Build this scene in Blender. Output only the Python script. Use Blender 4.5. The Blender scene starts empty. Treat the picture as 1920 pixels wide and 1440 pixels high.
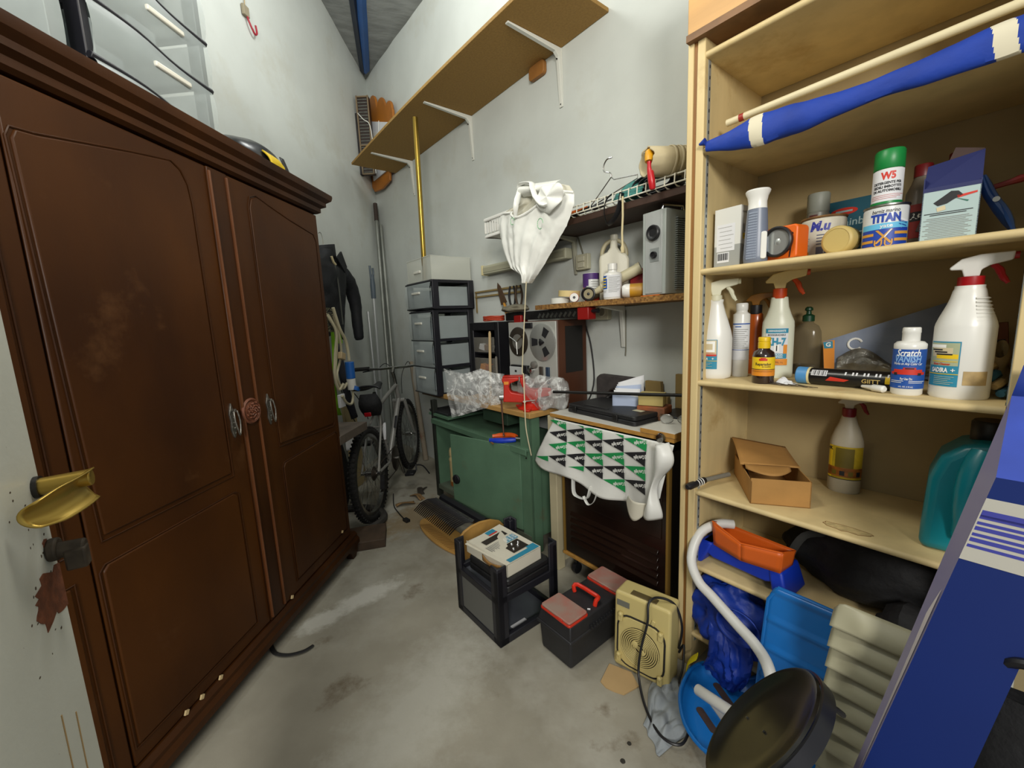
import bpy, bmesh, math, random
from math import sin, cos, pi, radians as rad
from mathutils import Vector, Matrix, Euler, noise
random.seed(7)
sc = bpy.context.scene
C = sc.collection

# ---------------------------------------------------------------- camera, light, exposure
cd = bpy.data.cameras.new('camera'); cam = bpy.data.objects.new('camera', cd); C.objects.link(cam)
cd.sensor_width = 36.0; cd.lens = 36.0 * 775 / 1920; cd.clip_start = 0.02
cam.matrix_world = Matrix(((0.99552456, 0.0300312, 0.08960452, 0), (0.08397148, 0.15388276, -0.98451454, 0),
                           (-0.04335474, 0.98763264, 0.1506723, 1.35), (0, 0, 0, 1)))
sc.camera = cam
sc.view_settings.view_transform = 'Standard'; sc.view_settings.look = 'None'
sc.view_settings.gamma = 1.0; sc.view_settings.use_curve_mapping = False
sc.view_settings.exposure = 0.1
wd = bpy.data.worlds.new('world'); sc.world = wd; wd.use_nodes = True
bg = wd.node_tree.nodes['Background']; bg.inputs[0].default_value = (0.93, 0.97, 1.0, 1); bg.inputs[1].default_value = 0.4
def lamp(name, loc, watt, r, col):
    l = bpy.data.lights.new(name, 'POINT'); l.energy = watt; l.shadow_soft_size = r; l.color = col
    o = bpy.data.objects.new(name, l); C.objects.link(o); o.location = loc; return o
lamp('ceiling_bulb', (-0.35, 0.95, 2.6), 34, 0.18, (1.0, 0.96, 0.84))
lamp('ridge_fill', (-0.9, 2.3, 3.6), 36, 0.2, (0.98, 1.0, 0.97))  # added fill light, no visible fixture, brightens upper walls and far corner
al = bpy.data.lights.new('passage_light', 'AREA'); al.shape = 'DISK'; al.size = 0.9; al.energy = 105; al.color = (1.0, 0.97, 0.9)
ao = bpy.data.objects.new('passage_light', al); C.objects.link(ao); ao.location = (0.25, -2.5, 2.5)
ao.rotation_euler = (Vector((-0.9, 3.0, 2.3)) - ao.location).to_track_quat('-Z', 'Y').to_euler()

# ---------------------------------------------------------------- frames of reference
TH = rad(43.3); D = Vector((-sin(TH), cos(TH), 0)); N = Vector((cos(TH), sin(TH), 0))
RZ = rad(-46.7)                       # facing the long shelf wall: local x along it to the right, y into it, z up
def R(u, v, z=0.0): return D * u + N * v + Vector((0, 0, z))
LZ = rad(90)                          # facing the wardrobe wall

# ---------------------------------------------------------------- materials
def lin(c): return tuple((x / 12.92 if x <= 0.04045 else ((x + 0.055) / 1.055) ** 2.4) for x in c)
def hx(h): return tuple(int(h[i:i + 2], 16) / 255 for i in (0, 2, 4))
_M = {}
def mat(name, h, rough=0.5, metal=0.0, var=0.0, scale=6.0, stretch=(1, 1, 1), bump=0.0, bscale=80.0, alpha=1.0, coat=0.0, h2=None, spec=0.5, detail=5.0, lo=0.35, hi=0.65):
    if name in _M: return _M[name]
    m = bpy.data.materials.new(name); m.use_nodes = True; nt = m.node_tree; b = nt.nodes['Principled BSDF']
    c = lin(hx(h)); b.inputs['Base Color'].default_value = (*c, 1); b.inputs['Roughness'].default_value = rough
    b.inputs['Metallic'].default_value = metal; b.inputs['Specular IOR Level'].default_value = spec
    if coat: b.inputs['Coat Weight'].default_value = coat; b.inputs['Coat Roughness'].default_value = 0.15
    if var or bump or h2:
        tc = nt.nodes.new('ShaderNodeTexCoord'); mp = nt.nodes.new('ShaderNodeMapping'); mp.inputs['Scale'].default_value = stretch
        nt.links.new(tc.outputs['Object'], mp.inputs[0])
    if var or h2:
        n = nt.nodes.new('ShaderNodeTexNoise'); n.inputs['Scale'].default_value = scale; n.inputs['Detail'].default_value = detail
        nt.links.new(mp.outputs[0], n.inputs['Vector'])
        r = nt.nodes.new('ShaderNodeValToRGB'); nt.links.new(n.outputs['Fac'], r.inputs[0])
        r.color_ramp.elements[0].position = lo; r.color_ramp.elements[1].position = hi
        if h2: c2 = lin(hx(h2)); r.color_ramp.elements[0].color = (*c2, 1); r.color_ramp.elements[1].color = (*c, 1)
        else:
            r.color_ramp.elements[0].color = (*[x * (1 - var) for x in c], 1); r.color_ramp.elements[1].color = (*[min(1, x * (1 + var * .6)) for x in c], 1)
        nt.links.new(r.outputs[0], b.inputs['Base Color'])
    if bump:
        n2 = nt.nodes.new('ShaderNodeTexNoise'); n2.inputs['Scale'].default_value = bscale; n2.inputs['Detail'].default_value = 4
        nt.links.new(mp.outputs[0], n2.inputs['Vector'])
        bp = nt.nodes.new('ShaderNodeBump'); bp.inputs['Strength'].default_value = bump; bp.inputs['Distance'].default_value = 0.01
        nt.links.new(n2.outputs['Fac'], bp.inputs['Height']); nt.links.new(bp.outputs[0], b.inputs['Normal'])
    if alpha < 1:
        t = nt.nodes.new('ShaderNodeBsdfTransparent'); mx = nt.nodes.new('ShaderNodeMixShader'); mx.inputs[0].default_value = alpha
        nt.links.new(t.outputs[0], mx.inputs[1]); nt.links.new(b.outputs[0], mx.inputs[2])
        nt.links.new(mx.outputs[0], nt.nodes['Material Output'].inputs[0])
    _M[name] = m; return m
def spots(m, h, scale, lo, hi, rough=None, stretch=(1, 1, 1), seed=0.0):
    """irregular patches of a second colour (dust, flaking, stains) over a material"""
    nt = m.node_tree; b = nt.nodes['Principled BSDF']; inp = b.inputs['Base Color']
    tc = nt.nodes.new('ShaderNodeTexCoord'); mp = nt.nodes.new('ShaderNodeMapping'); mp.inputs['Scale'].default_value = stretch
    mp.inputs['Location'].default_value = (seed, seed * 1.7, seed * .6)
    nt.links.new(tc.outputs['Object'], mp.inputs[0])
    n = nt.nodes.new('ShaderNodeTexNoise'); n.inputs['Scale'].default_value = scale; n.inputs['Detail'].default_value = 6; n.inputs['Roughness'].default_value = .65
    nt.links.new(mp.outputs[0], n.inputs['Vector'])
    r = nt.nodes.new('ShaderNodeValToRGB'); r.color_ramp.elements[0].position = lo; r.color_ramp.elements[1].position = hi
    nt.links.new(n.outputs['Fac'], r.inputs[0])
    mx = nt.nodes.new('ShaderNodeMix'); mx.data_type = 'RGBA'; nt.links.new(r.outputs[0], mx.inputs[0])
    if inp.is_linked: nt.links.new(inp.links[0].from_socket, mx.inputs[6])
    else: mx.inputs[6].default_value = inp.default_value
    mx.inputs[7].default_value = (*lin(hx(h)), 1)
    nt.links.new(mx.outputs[2], inp); return m
def patch_mask(m, h, cx, cy, an, rx, ry, edge=.35):
    """a stain of its own ragged outline at one place of a surface"""
    nt = m.node_tree; b = nt.nodes['Principled BSDF']; inp = b.inputs['Base Color']
    tc = nt.nodes.new('ShaderNodeTexCoord'); mp = nt.nodes.new('ShaderNodeMapping'); mp.vector_type = 'TEXTURE'
    mp.inputs['Location'].default_value = (cx, cy, 0); mp.inputs['Rotation'].default_value = (0, 0, an); mp.inputs['Scale'].default_value = (rx, ry, 1)
    nt.links.new(tc.outputs['Object'], mp.inputs[0])
    ln = nt.nodes.new('ShaderNodeVectorMath'); ln.operation = 'LENGTH'; nt.links.new(mp.outputs[0], ln.inputs[0])
    n = nt.nodes.new('ShaderNodeTexNoise'); n.inputs['Scale'].default_value = 14; n.inputs['Detail'].default_value = 8; n.inputs['Roughness'].default_value = .7; nt.links.new(tc.outputs['Object'], n.inputs['Vector'])
    a = nt.nodes.new('ShaderNodeMath'); a.operation = 'MULTIPLY_ADD'; nt.links.new(n.outputs['Fac'], a.inputs[0]); a.inputs[1].default_value = 2.4; a.inputs[2].default_value = -1.2
    s = nt.nodes.new('ShaderNodeMath'); s.operation = 'ADD'; nt.links.new(ln.outputs['Value'], s.inputs[0]); nt.links.new(a.outputs[0], s.inputs[1])
    r = nt.nodes.new('ShaderNodeMapRange'); r.inputs[1].default_value = 1.0 - edge; r.inputs[2].default_value = 1.0 + edge; r.inputs[3].default_value = .85; r.inputs[4].default_value = 0; nt.links.new(s.outputs[0], r.inputs[0])
    mx = nt.nodes.new('ShaderNodeMix'); mx.data_type = 'RGBA'; nt.links.new(r.outputs[0], mx.inputs[0])
    nt.links.new(inp.links[0].from_socket, mx.inputs[6]); mx.inputs[7].default_value = (*lin(hx(h)), 1); nt.links.new(mx.outputs[2], inp)
def creased(m, lo, hi, scale):
    """film that turns cloudy along its creases"""
    nt = m.node_tree; mx = [n for n in nt.nodes if n.type == 'MIX_SHADER'][0]
    tc = nt.nodes.new('ShaderNodeTexCoord'); n = nt.nodes.new('ShaderNodeTexNoise'); n.inputs['Scale'].default_value = scale; n.inputs['Detail'].default_value = 5; n.inputs['Distortion'].default_value = 1.2
    nt.links.new(tc.outputs['Object'], n.inputs['Vector'])
    a = nt.nodes.new('ShaderNodeMath'); a.operation = 'SUBTRACT'; nt.links.new(n.outputs['Fac'], a.inputs[0]); a.inputs[1].default_value = .5
    b = nt.nodes.new('ShaderNodeMath'); b.operation = 'ABSOLUTE'; nt.links.new(a.outputs[0], b.inputs[0])
    r = nt.nodes.new('ShaderNodeMapRange'); r.inputs[1].default_value = 0; r.inputs[2].default_value = .05; r.inputs[3].default_value = hi; r.inputs[4].default_value = lo; nt.links.new(b.outputs[0], r.inputs[0]); nt.links.new(r.outputs[0], mx.inputs[0])
def flat(name, h, rough=0.45, **k): return mat(name, h, rough, **k)
WHITE = mat('white_plastic', 'E6E6DE', .35, var=.04); BLACK = mat('black_plastic', '17171B', .42, var=.2, scale=20); CREAM = mat('cream_plastic', 'D9CC9C', .45, var=.05)
INK = mat('black_print', '1B1B1F', .6); INKW = mat('white_print', 'EFEFEA', .6); INKB = mat('blue_print', '1D4FA0', .5); INKR = mat('red_print', 'C8301F', .5)
INKG = mat('grey_print', '8C8C88', .6); INKY = mat('yellow_print', 'E8C21B', .5); INKO = mat('orange_print', 'DE8A22', .5); TEAL = mat('teal_print', '2A87A6', .5)
STEEL = mat('worn_steel', '9A9A96', .32, 1.0, var=.2, scale=30); CHROME = mat('bright_steel', 'C9C9C9', .18, 1.0); DSTEEL = mat('dark_steel', '3B3A3A', .4, .8, var=.3, scale=25)
RUBBER = mat('black_rubber', '1A1919', .75, var=.25, scale=40, bump=.2); RED = mat('red_plastic', 'C22A1C', .4, var=.06); ORANGE = mat('orange_plastic', 'DA6A1E', .45, var=.05)
BLUE = mat('blue_plastic', '0D35B4', .45, var=.08); KRAFT = mat('brown_cardboard', 'AE8146', .8, var=.08, scale=14, bump=.06); BRASS = mat('aged_brass', 'B79A4A', .34, .75, var=.12, scale=9)
PAPER = mat('white_paper', 'DCDDE0', .8, var=.05)

# ---------------------------------------------------------------- mesh building
def tag(o, label=None, cat=None, group=None, kind=None):
    if label: o['label'] = label
    if cat: o['category'] = cat
    if group: o['group'] = group
    if kind: o['kind'] = kind
    return o
def thing(name, label, cat, loc, rz=0.0, group=None, rot=None):
    o = bpy.data.objects.new(name, None); C.objects.link(o); o.empty_display_size = .05
    o.location = loc; o.rotation_euler = rot or (0, 0, rz)
    return tag(o, label, cat, group)
_TX = {}
def text_geo(s, shear=0.0, bold=0.0, sp=1.0):
    k = (s, shear, bold, sp)
    if k not in _TX:
        cu = bpy.data.curves.new('t', 'FONT'); cu.body = s; cu.size = 1; cu.shear = shear; cu.offset = bold; cu.align_x = 'CENTER'; cu.align_y = 'CENTER'; cu.resolution_u = 2; cu.space_character = sp
        o = bpy.data.objects.new('t', cu); C.objects.link(o); dg = bpy.context.evaluated_depsgraph_get()
        me = bpy.data.meshes.new_from_object(o.evaluated_get(dg)); vs = [tuple(v.co) for v in me.vertices]; fs = [tuple(p.vertices) for p in me.polygons]
        bpy.data.objects.remove(o); bpy.data.curves.remove(cu); bpy.data.meshes.remove(me)
        if vs:
            x0 = min(v[0] for v in vs); x1 = max(v[0] for v in vs); vs = [(v[0] - (x0 + x1) / 2, v[1]) for v in vs]; w = x1 - x0
        else: w = 1
        _TX[k] = (vs, fs, w)
    return _TX[k]
def frame_of(d):
    d = d.normalized(); a = Vector((0, 0, 1)) if abs(d.z) < .9 else Vector((1, 0, 0))
    x = a.cross(d).normalized(); return x, d.cross(x)
class MB:
    def __init__(s): s.v = []; s.f = []; s.m = []
    def add(s, vs, fs, m=0, T=None):
        o = len(s.v)
        for v in vs:
            v = Vector(v); s.v.append(T @ v if T else v)
        for f in fs: s.f.append([i + o for i in f]); s.m.append(m)
        return s
    def box(s, c, d, m=0, rot=None, top=(1, 1), T=None):
        x, y, z = d[0] / 2, d[1] / 2, d[2] / 2; tx, ty = top
        vs = [(-x, -y, -z), (x, -y, -z), (x, y, -z), (-x, y, -z), (-x * tx, -y * ty, z), (x * tx, -y * ty, z), (x * tx, y * ty, z), (-x * tx, y * ty, z)]
        M = Matrix.Translation(c)
        if rot: M = M @ Euler(rot).to_matrix().to_4x4()
        if T: M = T @ M
        return s.add(vs, [(3, 2, 1, 0), (4, 5, 6, 7), (0, 1, 5, 4), (1, 2, 6, 5), (2, 3, 7, 6), (3, 0, 4, 7)], m, M)
    def bx(s, x0, x1, y0, y1, z0, z1, m=0): return s.box(((x0 + x1) / 2, (y0 + y1) / 2, (z0 + z1) / 2), (x1 - x0, y1 - y0, z1 - z0), m)
    def hexa(s, p, m=0): return s.add(p, [(3, 2, 1, 0), (4, 5, 6, 7), (0, 1, 5, 4), (1, 2, 6, 5), (2, 3, 7, 6), (3, 0, 4, 7)], m)
    def lathe(s, prof, seg=24, m=0, c=(0, 0, 0), sx=1, sy=1, T=None, cap=True, a0=0, a1=2 * pi):
        vs = []; fs = []; n = len(prof); full = abs(a1 - a0 - 2 * pi) < 1e-6; k = seg if full else seg + 1
        for r, z in prof:
            for i in range(k):
                a = a0 + (a1 - a0) * i / seg; vs.append((c[0] + r * sx * cos(a), c[1] + r * sy * sin(a), c[2] + z))
        for j in range(n - 1):
            for i in range(seg):
                b = (i + 1) % k; fs.append((j * k + i, j * k + b, (j + 1) * k + b, (j + 1) * k + i))
        if cap and full:
            if prof[0][0] > 1e-5: fs.append(tuple(range(k - 1, -1, -1)))
            if prof[-1][0] > 1e-5: fs.append(tuple((n - 1) * k + i for i in range(k)))
        return s.add(vs, fs, m, T)
    def cyl(s, p0, p1, r0, r1=None, seg=14, m=0):
        p0 = Vector(p0); p1 = Vector(p1); x, y = frame_of(p1 - p0); r1 = r0 if r1 is None else r1
        vs = [p + (x * cos(2 * pi * i / seg) + y * sin(2 * pi * i / seg)) * r for p, r in ((p0, r0), (p1, r1)) for i in range(seg)]
        fs = [(i, (i + 1) % seg, seg + (i + 1) % seg, seg + i) for i in range(seg)] + [tuple(range(seg - 1, -1, -1)), tuple(range(seg, 2 * seg))]
        return s.add(vs, fs, m)
    def tube(s, pts, r, seg=8, m=0, closed=False, flat=1.0, sm=0):
        P = [Vector(p) for p in pts]
        if sm: P = smooth_path(P, sm, closed)
        n = len(P); rr = r if isinstance(r, (list, tuple)) else [r] * n
        if len(rr) != n: rr = [rr[min(len(rr) - 1, int(i * len(rr) / n))] for i in range(n)]
        vs = []; fs = []; x = None
        for i in range(n):
            if closed: t = P[(i + 1) % n] - P[i - 1]
            else: t = P[min(i + 1, n - 1)] - P[max(i - 1, 0)]
            if t.length < 1e-9: t = Vector((0, 0, 1))
            t.normalize()
            if x is None: x, _ = frame_of(t)
            x = (x - t * x.dot(t)); x = x.normalized() if x.length > 1e-6 else frame_of(t)[0]; y = t.cross(x)
            for k in range(seg): a = 2 * pi * k / seg; vs.append(P[i] + x * cos(a) * rr[i] + y * sin(a) * rr[i] * flat)
        for i in range(n if closed else n - 1):
            j = (i + 1) % n
            for k in range(seg): b = (k + 1) % seg; fs.append((i * seg + k, i * seg + b, j * seg + b, j * seg + k))
        if not closed: fs += [tuple(range(seg - 1, -1, -1)), tuple((n - 1) * seg + k for k in range(seg))]
        return s.add(vs, fs, m)
    def prism(s, poly, a, b, axis='y', m=0, T=None):
        n = len(poly); f = {'y': lambda p, h: (p[0], h, p[1]), 'z': lambda p, h: (p[0], p[1], h), 'x': lambda p, h: (h, p[0], p[1])}[axis]
        vs = [f(p, a) for p in poly] + [f(p, b) for p in poly]
        fs = [(i, (i + 1) % n, n + (i + 1) % n, n + i) for i in range(n)] + [tuple(range(n - 1, -1, -1)), tuple(range(n, 2 * n))]
        return s.add(vs, fs, m, T)
    def surf(s, f, nu, nv, m=0, cu=False, T=None, mf=None):
        vs = [f(i / nu, j / nv) for j in range(nv + 1) for i in range(nu + (0 if cu else 1))]; k = nu + (0 if cu else 1); o = len(s.v)
        s.add(vs, [], m, T)
        for j in range(nv):
            for i in range(nu):
                b = (i + 1) % k if cu else i + 1
                s.f.append([o + j * k + i, o + j * k + b, o + (j + 1) * k + b, o + (j + 1) * k + i]); s.m.append(mf((i + .5) / nu, (j + .5) / nv) if mf else m)
        return s
    def text(s, t, h, fn, m=0, shear=0.0, bold=0.0, w=None, sp=1.0):
        """lettering h high (cap height about .7 h), fn maps (x, y) to a point"""
        vs, fs, ww = text_geo(t, shear, bold, sp); kx = h if not w else w / max(ww, 1e-6)
        return s.add([fn(a * kx, b * h) for a, b in vs], fs, m)
    def patch(s, rx, ry, z0, z1, a0, a1, m=0, seg=10, c=(0, 0), off=0.0006):
        seg = max(2, math.ceil(abs(a1 - a0) / .05))
        return s.surf(lambda i, j: (c[0] + (rx + off) * sin(a0 + (a1 - a0) * i), c[1] - (ry + off) * cos(a0 + (a1 - a0) * i), z0 + (z1 - z0) * j), seg, 1, m)
    def build(s, name, mats, parent=None, loc=(0, 0, 0), rz=0.0, rot=None, ang=40, bev=0.0, seg=2, solid=0.0, sub=0, flip=False, **tg):
        me = bpy.data.meshes.new(name); me.from_pydata([tuple(v) for v in s.v], [], s.f)
        for m in (mats if isinstance(mats, (list, tuple)) else [mats]): me.materials.append(m)
        me.polygons.foreach_set('material_index', s.m)
        bm = bmesh.new(); bm.from_mesh(me); bmesh.ops.recalc_face_normals(bm, faces=bm.faces); bm.to_mesh(me); bm.free()
        me.shade_smooth(); me.set_sharp_from_angle(angle=rad(ang))
        o = bpy.data.objects.new(name, me); C.objects.link(o); o.location = loc; o.rotation_euler = rot or (0, 0, rz)
        if parent: o.parent = parent
        if solid:
            q = o.modifiers.new('s', 'SOLIDIFY'); q.thickness = solid; q.offset = 0
        if sub:
            q = o.modifiers.new('u', 'SUBSURF'); q.levels = sub; q.render_levels = sub
        if bev:
            q = o.modifiers.new('b', 'BEVEL'); q.width = bev; q.segments = seg; q.limit_method = 'ANGLE'; q.angle_limit = rad(35); q.harden_normals = False
        return tag(o, **tg)
def smooth_path(P, k, closed=False):
    n = len(P); out = []
    for i in range(n if closed else n - 1):
        a, b, c, d = (P[(i - 1) % n], P[i], P[(i + 1) % n], P[(i + 2) % n]) if closed else (P[max(i - 1, 0)], P[i], P[i + 1], P[min(i + 2, n - 1)])
        for q in range(k):
            t = q / k; out.append(.5 * ((2 * b) + (c - a) * t + (2 * a - 5 * b + 4 * c - d) * t * t + (3 * b - a - 3 * c + d) * t ** 3))
    if not closed: out.append(P[-1])
    return out
def pl(o, xd=(1, 0, 0), yd=(0, 0, 1)):
    o = Vector(o); xd = Vector(xd); yd = Vector(yd); return lambda x, y: o + xd * x + yd * y
def cyl_fn(rx, ry, z, a=0.0, off=0.0011): return lambda x, y: (((rx + off) * sin(a + x / rx)), -(ry + off) * cos(a + x / rx), z + y)
def arc(cx, cy, r, a0, a1, n=8): return [(cx + r * cos(rad(a0 + (a1 - a0) * i / n)), cy + r * sin(rad(a0 + (a1 - a0) * i / n))) for i in range(n + 1)]
def rrect(x0, x1, y0, y1, r, n=5): return arc(x1 - r, y1 - r, r, 0, 90, n) + arc(x0 + r, y1 - r, r, 90, 180, n) + arc(x0 + r, y0 + r, r, 180, 270, n) + arc(x1 - r, y0 + r, r, 270, 360, n)
def nz(p, s=1.0, o=0.0): return noise.noise(Vector((p[0] * s + o, p[1] * s + o * .7, p[2] * s - o)))
# ================================================================ THE ROOM
def room():
    fl = mat('concrete', 'A7A293', .62, var=.22, scale=2.2, bump=.12, bscale=30, h2='837E70', detail=9, lo=.3, hi=.7)
    spots(fl, 'B4B1A6', 1.3, .5, .72); spots(fl, '6B5E4A', 3.1, .62, .74, seed=4); spots(fl, '33322E', 9, .74, .78, seed=9)
    patch_mask(fl, 'CFCDC4', -.96, 1.84, rad(48), .17, .06); patch_mask(fl, 'C4C2B8', -1.10, 1.66, rad(45), .11, .055); patch_mask(fl, '8A7758', -.95, 2.75, rad(60), .35, .16); patch_mask(fl, 'B5B3A8', -.5, 1.25, rad(70), .4, .14, .6)
    f = MB().bx(-1.85, 2.6, -1.6, 5.4, -.06, 0).build('floor', fl, kind='structure')
    oil = mat('oil_drip', '2E2B26', .5)
    for (x, y, r) in ((.19, 1.10, .008), (.16, 1.07, .006), (.21, 1.04, .004), (.245, 1.03, .004), (.26, 1.0, .007), (.235, .985, .006), (.255, .96, .005), (.2, 1.06, .003), (.22, 1.155, .007)):
        MB().prism([(x + r * cos(2 * pi * i / 10) * (1 + .25 * sin(3.1 * i)), y + r * sin(2 * pi * i / 10)) for i in range(10)], 0, .0008, 'z').build('oil_drip', oil, f)
    wl = mat('painted_wall', 'C7CBC6', .75, var=.05, scale=3, bump=.1, bscale=25); spots(wl, 'BDBDB2', 2.0, .55, .75)
    MB().bx(-1.95, -1.82, -1.6, 5.0, 0, 5.2).build('wall_left', wl, kind='structure')
    w = MB(); w.bx(-4.75, 2.2, 0, .12, 0, 5.2); w.build('wall_right', wl, loc=R(0, 1.85), rz=RZ, kind='structure')
    # sloping ceiling lined with grey sheeting, blue beams running into the corner
    cm = mat('grey_sheeting', '7F8280', .8, var=.18, scale=5, stretch=(1, 4, 1), bump=.5, bscale=6)
    def cz(u, v): return 3.93 + .31 * (1.85 - v)
    def cp(i, j):
        u = -1.2 + 6.1 * i; v = 1.98 - 3.6 * j; p = R(u, v, cz(u, v)); p.z += .02 * nz(p, 3); return p
    ce = MB().surf(cp, 30, 20).build('ceiling', cm, solid=.02, kind='structure')
    bm1 = mat('navy_beam', '1C2434', .5, var=.15); bm2 = mat('blue_beam', '24508C', .45, var=.1)
    for (a, b, m_) in ((R(4.49, 1.79, 3.92), Vector((-1.14, 2.68, 4.2)), bm1), (R(4.45, 1.79, 3.91), Vector((-1.02, 2.72, 4.15)), bm2)):
        MB().tube([a, b], .04, 4).build('beam', m_, ce)
    # dark slats fill the gap between ceiling edge and wall at the corner
    # red hook on a string, left wall
    t = thing('wall_hook', 'small red hook hanging on a string high on the white wall', 'hook', (-1.82, 2.748, 3.25), LZ)
    MB().tube([(0, -.008, .06), (0, -.012, .16), (.002, -.012, .4)], .003, 6).build('string', mat('string', 'A79066', .8), t)
    MB().tube([(0, -.015, .07), (0, -.02, .03), (.02, -.025, -.01), (.045, -.025, -.03), (.065, -.025, -.01), (.06, -.025, .03)], .006, 8, sm=3).build('hook', mat('hook_red', '9A2030', .5), t)
    MB().box((-.008, -.014, .07), (.05, .02, .06)).build('tag', mat('tag', '8F8670', .8), t, bev=.004)
    # the white door in front, opened inwards, hinges beside the camera
    E0 = Vector((-.751, .519, 0)); dr = Vector((.6, -.8, 0)); dz = math.atan2(-.8, .6)
    dm = mat('door_paint', 'C9CBC2', .45, var=.05, scale=5, bump=.05); spots(dm, '5E4A38', 34, .72, .745, seed=2)
    # local: x from the lock edge to the hinges, -y is out of the back, +y toward the room
    d = MB(); d.bx(0, .8, -.04, 0, .01, 2.05)
    do = d.build('door_1', dm, loc=E0, rz=dz, bev=.003, kind='structure')
    rs = mat('bare_primer', '6E3D24', .7, var=.3, scale=60, bump=.3)
    def chip(cx, cz, rx, rz_, sd, nm, m_, cut=True):
        pts = []
        for i in range(48):
            a = 2 * pi * i / 48; q = 1 + .55 * noise.noise(Vector((cos(a) * 3, sin(a) * 3, sd))) + .18 * noise.noise(Vector((cos(a) * 11, sin(a) * 11, sd)))
            x = cx + rx * q * cos(a); z = cz + rz_ * q * sin(a); pts.append((max(x, 0.0), z))
        MB().prism(pts, 0, .0003 if rx < .004 else .0009).build(nm, m_, do)
    chip(.016, .985, .075, .036, 3, 'paint_chip', rs); chip(.028, 1.062, .006, .005, 6, 'paint_chip', rs)
    gs = mat('hand_grime', '8E8877', .6, var=.3, scale=40)
    sk = mat('dark_speck', '4A3D2E', .7)
    for q in range(26): chip(random.uniform(.02, .12), random.uniform(.9, 1.16), random.uniform(.0008, .0022), random.uniform(.0008, .0022), q, 'paint_chip', sk)
    st = mat('drip_stain', 'A88B5E', .6)
    for (x, z0, z1) in ((.09, .83, .55), (.05, .8, .62), (.13, .78, .5)): MB().tube([(x, .0002, z0), (x + .004, .0002, (z0 + z1) / 2), (x + .001, .0002, z1)], .0012, 5).build('drip_stain', st, do)
    # lever handle: neck stands off the face, the lever is a folded trough pointing back to the hinges
    h = MB(); h.cyl((.018, 0, 1.143), (.018, .006, 1.143), .016, seg=20); h.build('handle_rosette', DSTEEL, do)
    h = MB(); h.cyl((.018, .004, 1.143), (.018, .06, 1.145), .0125, seg=20)
    def lev(i, j):
        t = i; a = (j - .5) * 2.7 * min(1, .45 + 4.5 * t); x = .004 + .112 * t; r = .024 * (1 - .55 * max(0, t - .72) ** 1.2 / .28 ** .6 * 1.2)
        return (x, .07 - .024 * cos(a) - .034 * t * t, 1.136 + r * sin(a) - .006 * t)
    hb = h.build('handle', BRASS, do, bev=.002)
    MB().surf(lev, 16, 12).build('lever', BRASS, hb, solid=.002)
    k = MB(); k.cyl((.022, 0, 1.047), (.022, .012, 1.047), .017, seg=18); k.cyl((.024, .008, 1.045), (.024, .04, 1.043), .012, seg=18); k.box((.028, .03, 1.03), (.02, .024, .032)); k.build('lock_cylinder', mat('grimy_lock', '4A4136', .6, .4, var=.4, scale=40), do, bev=.003)
room()

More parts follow.
